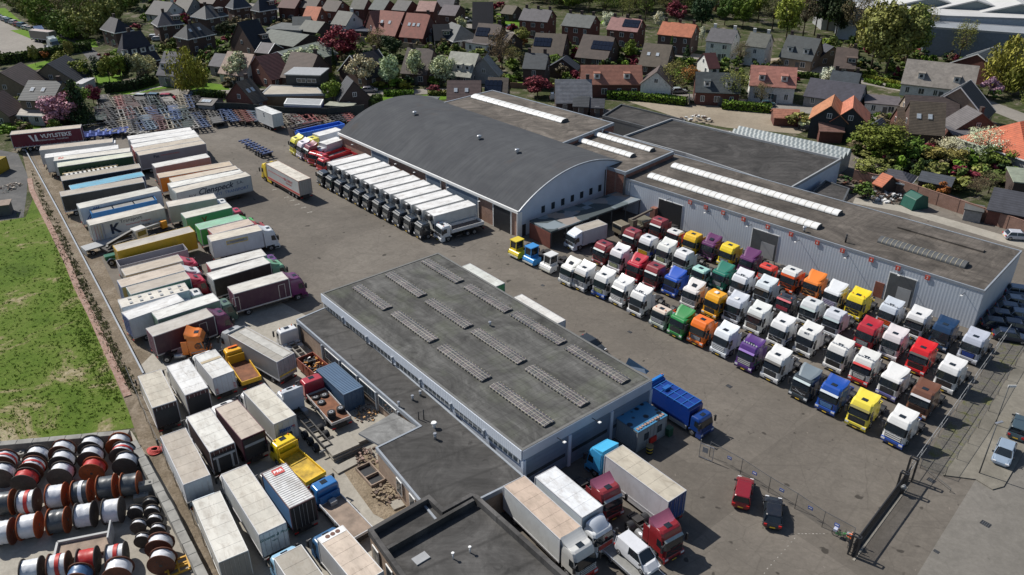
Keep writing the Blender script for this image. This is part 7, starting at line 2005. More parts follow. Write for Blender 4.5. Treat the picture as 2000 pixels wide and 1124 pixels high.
def house(x1,y1,x2,y2,W,hw,hr,wc,rc,label,typ='gable',ch=1,dorm=0,sky=0,solar=0,win=True,name='house',cat='house',verge=False,Lx=0,front=None):
 if isinstance(x1,tuple):
  a_,b_,c_=G(*x1,hw),G(*y1,hw),G(*x2,hw);u=c_-b_;L=u.length-.8;u.normalize();v=Vector((-u.y,u.x,0));W=abs((a_-b_).dot(v))-.8
  c=b_+u*(L/2+.4)+v*(W/2+.4);an=ang(b_,c_);Lr=max(1,L-W*.75)
  if W>L:an+=math.pi/2;L,W=W,L;Lr=max(1,L-W*.75)
  h_c=Vector((c.x,c.y,0))
  c=h_c
 else:
  p,q=G(x1,y1,hr),G(x2,y2,hr);c=(p+q)/2;an=ang(p,q);L=(p-q).length+Lx
  if typ=='hip':Lr=L;L=L+W*.85
 n_=Vector((-math.sin(an),math.cos(an),0))
 if n_.dot(c)<0:an+=math.pi
 root=empty(name,(c.x,c.y,0),an,label,cat);FOOT.append((c.x,c.y,an,L/2+1.0,W/2+1.0))
 wcol=WC[wc]if isinstance(wc,str)else wc;rcol=RC[rc]if isinstance(rc,str)else rc;h=W/2
 rcol=tuple(x*rnd.uniform(.9,1.1)for x in rcol)
 mb=MB();mb.bx(-L/2,L/2,-h,h,0,hw)
 if typ=='gable':
  for s in(-1,1):
   x=s*L/2
   mb.add([(x,-h,hw),(x,h,hw),(x,0,hr-.12),(x-s*.3,-h,hw),(x-s*.3,h,hw),(x-s*.3,0,hr-.12)],[(0,1,2),(3,5,4),(0,2,5,3),(1,4,5,2)])
 put('wall',mb.mesh('house_wall',M_WALL),root,color=wcol)
 mb=MB();o_=.4;sl=(hr-hw)/h;e=hw-o_*sl;t=.16
 if typ=='gable':
  for s in(-1,1):
   X=L/2+.25;Y=s*(h+o_)
   mb.add([(-X,Y,e),(X,Y,e),(X,0,hr),(-X,0,hr),(-X,Y,e-t),(X,Y,e-t),(X,0,hr-t),(-X,0,hr-t)],[(0,1,2,3)if s<0 else(3,2,1,0),(4,5,6,7),(0,1,5,4),(1,2,6,5),(0,3,7,4)])
 elif typ=='hip':
  X,r2=L/2+o_,Lr/2
  v=[(-X,-h-o_,e),(X,-h-o_,e),(X,h+o_,e),(-X,h+o_,e),(-r2,0,hr),(r2,0,hr)]
  mb.add(v+[(a_,b_,e-.18)for a_,b_,_ in v[:4]],[(0,1,5,4),(1,2,5),(2,3,4,5),(3,0,4),(0,6,7,1),(1,7,8,2),(2,8,9,3),(3,9,6,0),(6,9,8,7)])
 else:mb.bx(-L/2-.2,L/2+.2,-h-.2,h+.2,hw,hw+.2)
 put('roof',mb.mesh('house_roof',M_TILE),root,color=rcol)
 if typ=='hip' or verge:
  mb=MB();X=L/2+o_ if typ=='hip' else L/2+.3
  if typ=='hip':
   for s in(-1,1):mb.bx(-X,X,s*(h+o_)-.06,s*(h+o_)+.06,e-.28,e-.02);mb.bx(s*X-.06,s*X+.06,-h-o_,h+o_,e-.28,e-.02)
  else:
   for s in(-1,1):
    for r_ in(-1,1):mb.bar((s*X,r_*(h+o_),e),(s*X,0,hr),.12,.22)
  put('eaves_trim',mb.mesh('eaves_trim',M_WHITE),root)
 for k in range(ch):
  x=(L/2-.8)*(1 if k%2==0 else-1)if typ=='gable' else(k-.5)*1.5;x=0 if k==2 else x
  mb=MB();mb.bx(-.4,.4,-.32,.32,-.8,1.0);mb.bx(-.46,.46,-.38,.38,1.0,1.1);put('chimney',mb.mesh('chimney',M_WALL),root,(x,.3,hr),color=WC['N']if wc!='W' else WC['W'])
 fl=[.9]+([3.6]if hw>5 else[])
 if win:
  nx=max(1,int(L/3.2))
  for z in fl:
   for k in range(nx):add_win(root,-L/2+L*(k+.5)/nx,-h,z,0,1.4 if k%2 else 1.0,1.3 if z>2 else 1.5)
  for s in(-1,1):
   if typ=='gable' and hr-hw>2.5:add_win(root,s*L/2,0,hw+.3,s*R(90),1.0,1.1)
   add_win(root,s*L/2,-h/2,.9,s*R(90),1.2,1.3)
   if hw>5:add_win(root,s*L/2,h*.4,3.6,s*R(90),1.0,1.2)
  mb=MB();mb.bx(-.5,.5,-.07,0,0,2.1);put('door',mb.mesh('front_door',M_DKG),root,(L*.08,-h,0))
 def slope(x,t):
  return(x,-h*(1-t),hw+(hr-hw)*t)
 tl=math.atan2(hr-hw,h)
 for k in range(dorm):
  x=-L/2+L*(k+.5+.3*(dorm==1))/dorm;_,y,z=slope(x,.22);dw=1.5 if dorm>1 else 2.6
  mb=MB();mb.bx(-dw/2,dw/2,0,1.9/max(.4,sl),0,1.35);d=put('dormer',mb.mesh('dormer',M_WALL),root,(x,y,z),color=WC['W']if dorm>1 else wcol)
  mb=MB();mb.bx(-dw/2-.15,dw/2+.15,-.2,2.0/max(.4,sl),1.35,1.48);put('dormer_roof',mb.mesh('dormer_roof',M_TILE),d,color=rcol)
  a_,b_=win_mesh(.9 if dorm>1 else 1.9,.95);put('window',a_,d,(0,-.01,.25));put('glass',b_,d,(0,-.01,.25))
 for k in range(sky):
  x,y,z=slope(-L/4+k*L/2/max(1,sky-.5),.5);mb=MB();mb.bx(-.45,.45,-.6,.6,0,.08,1);mb.bx(-.36,.36,-.5,.5,.08,.1)
  put('roof_window',mb.mesh('roof_window',[plain('bright_rooflight',(.45,.5,.55),.05),M_GREY]),root,(x,y,z+.05),rot=(tl,0,0))
 if solar:
  x,y,z=slope(-L*.22 if solar>0 else L*.22,.55);nn=abs(solar);mb=MB()
  for i in range(nn):
   for j in range(2):mb.bx((i-nn/2)*1.05,(i-nn/2)*1.05+1.0,-1.65+j*1.7,-.05+j*1.7,.05,.1)
  s_=put('solar_panel',mb.mesh('solar_panels',M_SOLAR),root,(x,y,z+.08),rot=(tl,0,0))
 return root
HS=[
((184,55),(223,62),(261,56),0,10,5.4,8.5,'B','d','dark hipped villa nearest the top-left car park',dict(typ='hip',dorm=0,ch=1)),
((270,45),(307,50),(360,44),0,10,5.4,8.5,'B','s','hipped villa with grey end slope, second from the car park',dict(typ='hip',dorm=1)),
((366,31),(402,36),(446,28),0,10,5.4,8.5,'B','s','hipped villa with row of white first-floor windows, third from the car park',dict(typ='hip',dorm=1)),
((430,12),(455,15),(492,10),0,10,5.4,8.5,'B','s','hipped villa at the top edge left of the back street',dict(typ='hip',ch=1)),
(302,1,338,5,10,3,6.6,'W','d','low white house with dark roof above the villas at the top edge',dict()),
(350,-6,378,-4,10,3,7,'G','g','grey-roofed house at the top edge right of the low white one',dict()),
(556,-8,588,-6,10,5,8,'R','m','maroon-roofed house cut by the top edge left of the tall brick one',dict()),
(598,-8,628,-6,10,5,8,'R','b','brown-roofed house cut by the top edge next to the maroon-roofed one',dict()),
(402,-16,430,-14,10,5,8,'R','b','brick house with brown roof at the top edge above the villas',dict()),
(858,-10,890,-9,10,5,8,'B','g','grey-roofed house cut by the top edge beyond the detached one',dict()),
((484,17),(506,20),(543,14),0,10,5.4,8.5,'B','d','dark hipped villa at the top edge beside the back street',dict(typ='hip',dorm=1)),
((199,117),(240,122),(314,110),0,13,2.6,9.8,'B','d','big house with steep dark mansard-like roof and four white dormers',dict(typ='hip',dorm=4)),
((332,70),(366,75),(422,64),0,10,5.4,8.5,'B','d','hipped villa with two roof windows and long porch',dict(typ='hip',sky=2)),
(460,44,507,36,13,2.8,9.6,'B','k','steep black-roofed gable house with wide dormer',dict(dorm=1,ch=0,Lx=-2)),
(530,57,603,68,14,2.6,4.8,'N','g','long low grey-roofed hall with black end wall',dict(win=False,ch=0,name='barn',cat='barn')),
(535,50,600,54,10,3.0,3.2,'G','g','grey flat roof with blue solar sheet behind the long low hall',dict(typ='flat',win=False,ch=0,name='flat_building',cat='building')),
(512,83,535,85,7,2.6,4.6,'N','g','small garage with white-edged gables behind the pink-roofed house',dict(verge=True,ch=0,win=False,name='garage',cat='garage')),
(543,101,622,81,14,2.8,5.4,'N',(.19,.20,.18),'wide barn with plain grey-green sheet roof',dict(win=False,ch=0,verge=True,name='barn',cat='barn')),
(500,111,541,103,12,2.8,7.6,'R','m','house with dark maroon roof between pink roof and brown roof',dict(ch=0)),
(446,100,495,106,9.5,2.9,7.4,'W','p','pale house with pink tiled roof behind a blossom tree',dict(ch=0)),
(322,100,354,102,10,3.4,8.2,'G','s','grey farmhouse with white dormers beside the big yellow-green tree',dict(dorm=2)),
(421,104,444,106,7,3.0,5.4,'G','s','small slate-roofed annex left of the pink roof',dict(ch=0)),
(0,141,40,122,13,3,7.6,'Y','b','yellow-brick barn-like house at the far left edge',dict(ch=0)),
(92,124,128,107,12,3,7.4,'Y','d','yellow-brick gable house with dark opening, second from the left edge',dict(ch=0)),
(57,157,120,159,10,5.6,8.6,'Y','s','yellow-brick house with long slate roof and two roof windows',dict(sky=2)),
(-30,190,6,176,9,3,7.0,'Y','b','yellow-brick gable at the left edge below the barn-like house',dict(ch=0)),
(128,158,172,159,6,2.4,2.5,'W',(.5,.52,.55),'white flat carport under the yellow-green tree',dict(typ='flat',win=False,ch=0,name='carport',cat='carport')),
(462,160,487,152,9,3,7.4,'R','b','red brick double-gabled house with glass roof strip by the chassis field',dict(sky=2)),
(396,191,424,193,5,2.4,3.2,'G','g','lean-to with ribbed glass roof beside the red brick house',dict(win=False,ch=0,sky=3,name='lean_to',cat='shed')),
(678,148,690,158,7.5,3,7.2,'N','d','small dark cottage with steep slate roof left of the lawn',dict(ch=0)),
(570,101,620,105,13,3,8.0,'B','b','brown-roofed house behind the largest blossom tree',dict(ch=1)),
(685,108,737,97,12,3,8.0,'B','k','dark gable house with single tilted dormer',dict(dorm=1,verge=True)),
(797,93,846,96,12,3.2,8.4,'B','b','house with large plain brown roof and a chimney at each end',dict(ch=2)),
(882,100,934,105,11,2.6,7.4,'G','l','modern house with pale zinc-like roof and three dark dormers',dict(dorm=3,ch=0)),
(944,113,952,106,8,2.6,7.0,'G','l','pale-roofed wing attached right of the three-dormer house',dict(ch=0)),
(875,157,938,157,9,2.6,6.4,'N','b','house with plain brown slope and two roof windows right behind the halls',dict(sky=2,ch=0)),
(955,151,992,152,9,2.8,6.6,'N','b','house with four solar collectors between brown slope and brick house',dict(solar=4,ch=0)),
(803,193,852,196,5,3.0,3.1,'G','g','plain grey wooden garage at the end of the lawn',dict(typ='flat',win=False,ch=0,name='garage',cat='garage')),
(640,0,668,2,9,6,8.6,'R','b','tall brick house at the top edge, left of the terrace row',dict()),
(692,-2,718,-1,9,6,8.4,'R','g','first grey-roofed semi at the top edge right of the tall brick house',dict(ch=0)),
(733,-1,760,1,9,6,8.4,'R','g','second grey-roofed semi at the top edge',dict(ch=0)),
(778,0,804,2,9,6,8.4,'R','g','third grey-roofed semi at the top edge',dict(ch=0)),
(820,2,852,3,9,6,8.4,'R','p','pink-roofed semi at the top edge',dict(ch=0)),
(868,9,898,11,9,5.8,8.2,'B','g','detached grey-roofed brick house left of the black-roofed one',dict(ch=0)),
(600,12,627,14,9,3.4,7.6,'R','o','small house with orange-red roof beside the back street',dict(ch=0)),
(572,33,606,32,8,3,5.4,'N','s','grey-roofed outbuilding with red wall, left one',dict(win=False,ch=0,name='outbuilding',cat='barn')),
(598,39,634,43,9,3,5.4,'N','g','grey-roofed outbuilding next to the red-walled one',dict(win=False,ch=0,name='outbuilding',cat='barn')),
(662,21,690,24,9,4.5,7.8,'W','g','white house with grey roof and red-edged gable',dict(ch=1)),
(722,22,741,20,12,3,9.0,'R','m','dark red roof house left of the two red tiled roofs',dict(ch=0,dorm=1)),
(744,20,789,24,13,3,9.0,'R','r','long red tiled roof, left one of a pair',dict(sky=2,ch=0)),
(796,25,840,28,13,3,9.0,'R','r','long red tiled roof, right one of a pair, with three roof windows',dict(sky=3,ch=1)),
(757,38,774,32,6,3,6.6,'K','m','small black-fronted gable before the left red roof',dict(ch=0,verge=True)),
(782,41,802,36,6,3,6.6,'K','m','small black-fronted gable before the right red roof',dict(ch=0,verge=True)),
(846,48,876,47,8,2.8,6.6,'K','k','black timber house with pale dormer right of the red roofs',dict(dorm=1,ch=0)),
(882,43,900,50,9,3,6.4,'N','g','grey hipped cottage right of the black timber house',dict(typ='hip',ch=0)),
(700,56,775,60,8,2.8,2.9,'N','s','long flat-roofed row of outbuildings before the red roofs',dict(typ='flat',win=False,ch=0,name='outbuilding',cat='shed')),
(780,62,850,65,8,2.6,2.7,'G','g','second flat-roofed outbuilding behind the garden fences',dict(typ='flat',win=False,ch=0,name='outbuilding',cat='shed')),
(936,45,980,48,12,3,7.8,'N','b','brown-roofed house with big solar array and white flat extension',dict(solar=4,dorm=1)),
(980,62,1003,66,9,2.6,5.6,'N','b','lower wing covered with solar panels right of the solar house',dict(solar=4,ch=0)),
(918,80,958,86,5,2.8,2.9,'W','g','white-framed flat extension of the solar house',dict(typ='flat',ch=0,name='extension',cat='extension')),
(924,4,962,4,13,2.8,10.0,'B','k','house with huge black roof at the top centre',dict(ch=0)),
(988,10,1010,12,8,2.7,4.8,'B','u','small bungalow at the top centre by the wood',dict(ch=0)),
(1024,16,1078,20,9,5.8,8.6,'R','g','brick semi-detached pair with grey roof, first of four',dict(ch=3)),
(1109,26,1163,31,9,5.8,8.6,'R','g','brick semi-detached pair with light grey roof, second of four',dict(ch=3)),
(1196,33,1254,38,9,5.8,8.6,'R',(.24,.13,.11),'brick semi-detached pair with reddish roof and solar panels, third of four',dict(ch=3,solar=-5)),
(1296,42,1360,48,9,5.8,8.6,'B','o','brick semi-detached pair with bright orange roof',dict(ch=3)),
(1391,54,1440,59,9,5.8,8.6,'W','g','white semi-detached pair with grey roof and two white chimneys',dict(ch=2)),
(1468,63,1506,67,9,5.8,8.6,'W','g','white house with tall glazed front',dict(ch=2)),
(1048,64,1106,67,13,2.7,7.4,'N','b','brown bungalow with solar panels beside the round orange shrubs',dict(solar=5,ch=0)),
(1141,67,1200,72,14,2.7,7.6,'B','b','brown bungalow with white shutters and a strip of solar panels',dict(solar=-6)),
(1260,84,1312,88,13,2.8,7.4,'B','u','brown-roofed house with two small roof windows by the yellow car',dict(sky=2,ch=0)),
(1376,104,1396,103,8,2.8,5.8,'W','m','small house with rounded brown roof and white end',dict(ch=0)),
(1028,103,1070,105,9,5.6,8.4,'N','s','tall dark brick house with slate roof and balcony',dict(ch=2)),
(1098,115,1106,108,8,2.8,5.4,'N','d','small dark garage house right of the tall dark brick house',dict(ch=0)),
(1136,127,1252,127,8,3.8,7.4,'R',(.28,.11,.08),'long red-tiled cottage row with two small white dormers',dict(dorm=2,ch=0)),
(1283,140,1290,127,7.5,4.2,7.4,'W','b','narrow house with white upper gable right of the red-tiled row',dict(ch=0)),
(1361,140,1445,143,9,3.6,7.2,'R','s','brick house with slate roof and black shutters',dict(dorm=2,ch=1)),
(1469,127,1556,132,10,4.4,8.0,'W',(.30,.14,.10),'white house with orange tiled roof and black dormer band',dict(dorm=2,ch=0)),
(1086,155,1154,155,8,3.2,7.4,'N',(.19,.20,.20),'slate-grey roof with blue chimney shadow next to the purple tree',dict(ch=1)),
(1122,187,1150,188,5,2.6,4.2,'N','s','pair of small brick sheds with white windows behind the brick hall',dict(ch=0,name='shed',cat='shed')),
(1155,192,1180,193,4,2.4,3.8,'B','s','small shed with glazed front by the gravel forecourt',dict(ch=0,name='shed',cat='shed')),
(1541,68,1603,76,10,3.4,8.4,'T','s','tan brick villa with slate roof and two round dormers',dict(dorm=2,ch=2)),
(1612,85,1628,91,8,2.8,5.6,'T','d','garage wing of the tan villa with arched door',dict(ch=0,name='garage',cat='garage')),
(1636,92,1676,95,10,3,7.2,'B','u','brown house with single dormer half behind the tall green tree',dict(dorm=1)),
(1628,137,1681,143,9,3,7.2,'N','s','slate-roofed house with small corner chimney between two streets',dict(ch=2)),
(1585,152,1690,166,9,2.8,6.0,'G','s','long slate-roofed garage row behind the white blossom trees',dict(ch=0,name='garage',cat='garage')),
(1774,115,1912,129,11,3.4,8.2,'W',(.22,.19,.165),'long white farmhouse with mossy roof and black-and-white shutters',dict(ch=0,dorm=2)),
(1624,206,1630,185,7.5,4.6,7.8,'K',(.42,.15,.08),'left black timber cottage with orange ridge and solar slope',dict(ch=0)),
(1666,210,1668,187,7.5,4.6,7.8,'K',(.42,.15,.08),'right black timber cottage with orange ridge and solar slope',dict(ch=0)),
(1600,229,1645,231,7,2.8,4.6,'R',(.19,.10,.08),'low brown-roofed shed before the left black cottage',dict(ch=0,win=False,name='shed',cat='shed')),
(1512,212,1560,214,5,2.2,3.4,'R',(.36,.14,.10),'low shed with red roof and dark panels at the corrugated store',dict(ch=0,win=False,name='shed',cat='shed')),
(1690,192,1758,198,8,2.6,2.8,'W','g','flat grey garage block with white doors between red brick posts',dict(typ='flat',ch=0,name='garage',cat='garage')),
(1770,185,1872,191,8,3.2,6.4,'T','b','long brown-roofed house with pink end wall',dict(ch=0,sky=1)),
(1780,197,1846,201,9.5,4.2,9.4,'B','u','large house with high mossy brown roof and two roof windows',dict(ch=0,sky=2)),
(1755,209,1773,210,8,3.4,7.0,'R','u','narrow annex with pink parapet left of the high brown roof',dict(ch=0)),
(1877,171,1896,157,13,3.2,9.0,'T','k','tall tan brick house with black roof facing the street corner',dict(ch=0,verge=True)),
(1890,206,1918,221,10,3,6.6,'B','g','brick house with plain grey roof and white verge below the black roof',dict(ch=1)),
(1855,256,1905,259,6,2.8,2.9,'R','g','flat pink brick outbuilding with grey roof',dict(typ='flat',ch=0,win=False,name='outbuilding',cat='shed')),
(1640,246,1660,243,6,2.6,5.2,'N','s','tiny gable shed with orange ridge and solar panel',dict(ch=0,win=False,name='shed',cat='shed'))if False else
(1712,238,1722,230,6,2.6,5.2,'N','s','tiny gable shed with orange ridge right of the black cottages',dict(ch=0,win=False,name='shed',cat='shed')),
(1992,238,2050,226,15,4,8.4,'G','o','barn with bright orange hipped roof at the right edge',dict(typ='hip',ch=0,win=False,name='barn',cat='barn')),
(1910,106,1948,90,14,4,7.8,'R','s','brick hall with long grey roof before the industrial sheds',dict(ch=0,win=False,verge=True)),
(1803,334,1864,346,4,2.2,3.2,'B','s','long garden shed with grey sheet roof above the brick garden wall',dict(ch=0,win=False,name='garden_shed',cat='shed')),
(1742,330,1762,334,5,2.2,3.4,'B','s','small grey hipped garden shed by the shrubs',dict(typ='hip',ch=0,win=False,name='garden_shed',cat='shed')),
(1726,338,1742,344,4,2.2,3.6,'N','o','garden hut with orange tiled roof overgrown by bushes',dict(ch=0,win=False,name='garden_shed',cat='shed')),
(1945,366,2020,380,8,3.0,5.4,'R','s','red brick garage with grey corrugated roof at the right edge',dict(ch=0,win=False,name='garage',cat='garage')),
(1975,340,2030,346,8,3.2,3.4,'N','l','dark outbuilding with pale flat roof at the right edge',dict(typ='flat',ch=0,win=False,name='outbuilding',cat='shed')),
(1888,398,1922,404,3,2.0,2.6,'G','g','low grey lean-to roof behind the brick garden wall',dict(typ='flat',ch=0,win=False,name='garden_shed',cat='shed')),
(640,203,690,206,3,2.2,2.3,'N','l','small dark flat garden shed under the bright green tree',dict(typ='flat',ch=0,win=False,name='garden_shed',cat='shed')),
]
for h_ in HS:house(*h_[:10],**h_[10])
rm,pm=block([(508,185),(528,166),(620,170),(632,183)],3.2,plain('tan_flat_roof',(.40,.36,.30),.8,0,.3,.5),plain('timber_cladding',(.24,.15,.08)),'modern_house','modern flat-roofed timber-clad house with black upper storey','house',edgem=M_GREY,par=.1)
a,b,c,d,u,v=rect_from((560,166),(626,168),(560,155),3.2)
f=MB();L=(b-a).length;f.bx(0,L,0,7,3.1,5.7);k=put('upper_storey',f.mesh('upper_storey',plain('black_cladding',WC['K'])),rm,a-rm.location-Vector((0,0,a.z)),math.atan2(u.y,u.x))
f=MB();f.bx(-.3,L+.3,-.3,7.3,5.7,5.95);put('upper_roof',f.mesh('upper_roof',M_GREY),k)
for j in range(2):add_win(k,L*(.45+.3*j),0,3.9,0,2.4,1.0)
block([(554,203),(560,192),(632,194),(626,206)],2.9,M_GREY,plain('blue_boarding',(.02,.05,.30)),'storage_shed','storage shed with pale roof and royal blue front by the dark fence','shed',edgem=M_WHITE,par=.05)
house(30,212,78,214,4.5,2.6,3.2,'W','l','white glazed conservatory before the yellow-brick house',typ='hip',ch=0,name='conservatory',cat='conservatory')
M_IND=plain('grey_green_cladding',(.15,.19,.20),.6,0,.15,.2);M_INR=plain('pale_sheet_roof',(.52,.52,.51),.6,0,.15,.15);M_ING=plain('grey_sheet_roof',(.28,.30,.32),.6,0,.2,.15)
for px,z,rm_,wm,lab in[([(1812,40),(2040,55),(2030,68),(1978,64),(1812,52)],8.5,M_ING,plain('blue_grey_cladding',(.17,.20,.245)),'low industrial shed with grey roof and blue-grey wall at the top right'),
([(1640,2),(2050,25),(2050,38),(1850,31),(1645,15)],10,M_INR,plain('white_green_cladding',(.42,.46,.50)),'very long industrial shed with near-white roof at the top right'),
([(1595,-6),(1718,0),(1700,12),(1612,6)],9,M_ING,M_GREY,'grey industrial block behind the dark conifers')]:
 block(px,z,rm_,wm,'industrial_shed',lab,'industrial shed',edgem=M_GREY,par=.1,rimw=.5)
for k,(px,py)in enumerate([(1822,-6),(1908,0),(1996,7)]):
 p=G(px,py,13);q=p+Vector((12,55,0));c=(p+q)/2
 r=empty('gabled_shed',(c.x,c.y,0),ang(p,q),'big grey-green gabled industrial shed, %s of three at the top right corner'%['left','middle','right'][k],'industrial shed');f=MB();W2=18;L2=28
 f.add([(-L2,-W2,0),(-L2,W2,0),(-L2,W2,8),(-L2,0,12.7),(-L2,-W2,8)],[(0,1,2,3,4)]);f.add([(-L2,W2,0),(L2,W2,0),(L2,W2,8),(-L2,W2,8),(-L2,-W2,0),(L2,-W2,0),(L2,-W2,8),(-L2,-W2,8)],[(0,1,2,3),(4,5,6,7)]);put('wall',f.mesh('gabled_wall',M_IND),r)
 f=MB()
 for s in(-1,1):f.add([(-L2-.5,s*W2*1.01,7.9),(L2,s*W2*1.01,7.9),(L2,0,13),(-L2-.5,0,13),(-L2-.5,s*W2*1.01,7.5),(-L2-.5,0,12.6)],[(0,1,2,3),(0,3,5,4)])
 put('roof',f.mesh('gabled_roof',M_INR),r)
for pts,h,mt,lab in[([(632,95),(665,78),(760,92),(850,104)],2.0,plain('tan_fence',(.30,.24,.17)),'tan board fence around the gravel court'),([(700,76),(800,68)],2.0,M_BRF,'reddish garden fence behind the purple tree'),([(860,88),(945,96)],1.2,M_WHITE,'low white garden fence by the pale-roofed modern house'),
([(108,232),(150,238)],1.8,M_BRF,'brown shed wall fence under the pink blossom tree'),([(996,172),(1040,174)],1.4,M_BRF,'low brown hedge-like fence before the tall dark brick house'),([(1680,268),(1790,282)],1.8,M_DKF,'dark fence behind the overgrown garden'),
([(560,178),(500,194)],1.8,M_DKF,'dark fence left of the modern house'),([(1345,196),(1346,206)],1.8,M_DKG,'end frame of the clipped hedge'),([(1500,300),(1500,301)],1,M_DKG,'')]:
 if lab:panel_fence(pts,h,mt,lab+', seen in the housing area' if len(lab.split())<6 else lab)
# ================================================================== TREES AND SHRUBS
def m_leaf(name,rough=.7):
 m,n,b=newmat(name)
 oi=n.nodes.new('ShaderNodeObjectInfo');ge=n.nodes.new('ShaderNodeNewGeometry')
 r=ramp(n,ge.outputs['Random Per Island'],[(0,.55),(.5,1.0),(1,1.7)])
 c=mixc(n,1,oi.outputs['Color'],r.outputs[0],'MULTIPLY')
 f=ramp(n,noise(n,coords(n),1.1,3,.6),[(.35,(.75,.8,.8)),(.65,(1.25,1.15,.95))]).outputs[0]
 n.links.new(mixc(n,1,c,f,'MULTIPLY'),b.inputs['Base Color'])
 b.inputs['Roughness'].default_value=rough;b.inputs['Specular IOR Level'].default_value=.2
 return m
M_LEAF=m_leaf('leaves')
M_BARK=plain('bark',(.075,.055,.04),.9,0,.4,2)
def crown_arrays(seed,shape,n,size,gap=.35):
 g=np.random.default_rng(seed);nc={'round':26,'tall':24,'cone':40,'willow':34,'bush':12,'bare':34,'big':60}[shape]
 C=[]
 while len(C)<nc:
  p=g.uniform(-1,1,3);r=np.linalg.norm(p)
  if shape=='cone':
   z=g.uniform(0,1)**1.3;a=g.uniform(0,6.28);q=(1-z)*.44*g.uniform(.5,1);C.append((q*math.cos(a),q*math.sin(a),z*.95,.1+.10*(1-z)));continue
  if r>1 or r<.3:continue
  w={'tall':.40,'bush':.46,'willow':.42}.get(shape,.42)
  C.append((p[0]*w,p[1]*w,.5+p[2]*.42,g.uniform(.08,.15)if shape=='big' else g.uniform(.11,.2)))
 C=np.array(C);k=g.integers(0,len(C),n);c=C[k]
 d=g.normal(size=(n,3));d/=np.linalg.norm(d,axis=1)[:,None]
 rad=c[:,3:4]*g.uniform(.55,1.12,(n,1));P=c[:,:3]+d*rad*np.array([1,1,.85])
 if shape=='willow':P[:,2]-=g.uniform(0,.35,n)*(np.hypot(P[:,0],P[:,1])>.22);P[:,2]=np.clip(P[:,2],.02,1.1)
 a=g.normal(size=(n,3));a/=np.linalg.norm(a,axis=1)[:,None]
 a=a*.6+d;a/=np.linalg.norm(a,axis=1)[:,None]
 t=np.cross(a,g.normal(size=(n,3)));t/=np.linalg.norm(t,axis=1)[:,None];b=np.cross(a,t)
 s=size*g.uniform(.6,1.4,(n,1));asp=.3 if shape=='bare' else(.5 if shape=='willow' else .75)
 if shape=='willow':t=t*.8+np.array([0,0,.9])
 V=np.stack([P-t*s-b*s*asp,P+t*s-b*s*asp,P+t*s+b*s*asp,P-t*s+b*s*asp],1)
 return V,C
def mesh_from_quads(V,name,mat,extra=None):
 n=len(V);me=bpy.data.meshes.new(name);v=V.reshape(-1,3)
 me.vertices.add(len(v));me.vertices.foreach_set('co',v.astype(np.float32).ravel())
 me.loops.add(4*n);me.loops.foreach_set('vertex_index',np.arange(4*n,dtype=np.int32))
 me.polygons.add(n);me.polygons.foreach_set('loop_start',np.arange(0,4*n,4,dtype=np.int32));me.polygons.foreach_set('loop_total',np.full(n,4,dtype=np.int32))
 me.update(calc_edges=True);me.materials.append(mat);return me
SH={'round':(2700,.024),'tall':(2300,.025),'cone':(2200,.022),'willow':(3600,.021),'bush':(520,.05),'bare':(2400,.016),'big':(5200,.018)}
def crown(shape,var):
 def f():
  V,C=crown_arrays(var*17+len(shape),shape,*SH[shape]);return mesh_from_quads(V,'crown_'+shape,M_LEAF)
 return cached(('crown',shape,var),f)
def trunk(shape,var):
 def f():
  _,C=crown_arrays(var*17+len(shape),shape,*SH[shape]);mb=MB();t0=-.28
  if shape=='cone':mb.cyl((0,0,-.12),(0,0,.9),.02,.005,n=7)
  elif shape=='bush':mb.cyl((0,0,-.1),(0,0,.5),.03,.01,n=5)
  else:
   mb.cyl((0,0,t0),(.01,0,.35),.022,.014,n=8);mb.cyl((.01,0,.35),(0,.01,.8),.014,.004,n=6)
   for c in C[:(22 if shape=='bare' else 9)]:mb.cyl((0,0,.05+.3*abs(c[0])),(c[0],c[1],c[2]),.009,.003,n=4)
  return mb.mesh('trunk_'+shape,M_BARK)
 return cached(('trunk',shape,var),f)
TC=dict(g=(.12,.17,.03),y=(.21,.235,.04),l=(.12,.20,.025),d=(.028,.05,.02),w=(.40,.42,.27),n=(.16,.13,.075),p=(.17,.03,.045),k=(.42,.22,.32),o=(.30,.11,.03),h=(.09,.13,.032),e=(.19,.20,.06),f=(.60,.59,.50))
KW={'g':'green','y':'yellow-green','l':'bright green','d':'dark','w':'white-blossoming','n':'brown budding','p':'purple-leaved','k':'pink-blossoming','o':'orange','h':'deep green','e':'olive green','f':'snow-white flowering'}
tcount=[0]
def tree(px,py,H,Wd,shape,c,where,name=None,stem=None,label=None):
 """px,py = foot of the trunk"""
 tcount[0]+=1;p=G(px,py);v=tcount[0]%4
 nm=name or('shrub' if shape=='bush' else 'conifer' if shape=='cone' else 'tree')
 lab=label or '%s %s %s'%(KW[c],{'bush':'rounded shrub','cone':'pointed conifer','bare':'thinly leaved tree','tall':'upright tree','big':'huge spreading tree','willow':'drooping willow tree','round':'broad tree'}[shape],where)
 r_=empty(nm,(p.x,p.y,0),rnd.uniform(0,6.28),lab,'shrub' if shape=='bush' else 'tree')
 st={'bush':.04,'cone':.08,'willow':.12}.get(shape,.2)*H if stem is None else stem
 ch=H-st;s=(Wd/.95,Wd/.95,ch)
 col=tuple(x*rnd.uniform(.88,1.14)for x in TC[c])
 put('crown',crown(shape,v),r_,(0,0,st),scale=s,color=col)
 put('trunk',trunk(shape,v),r_,(0,0,st),scale=(Wd/.95,Wd/.95,ch)if shape!='round' else(Wd,Wd,ch))
 return r_
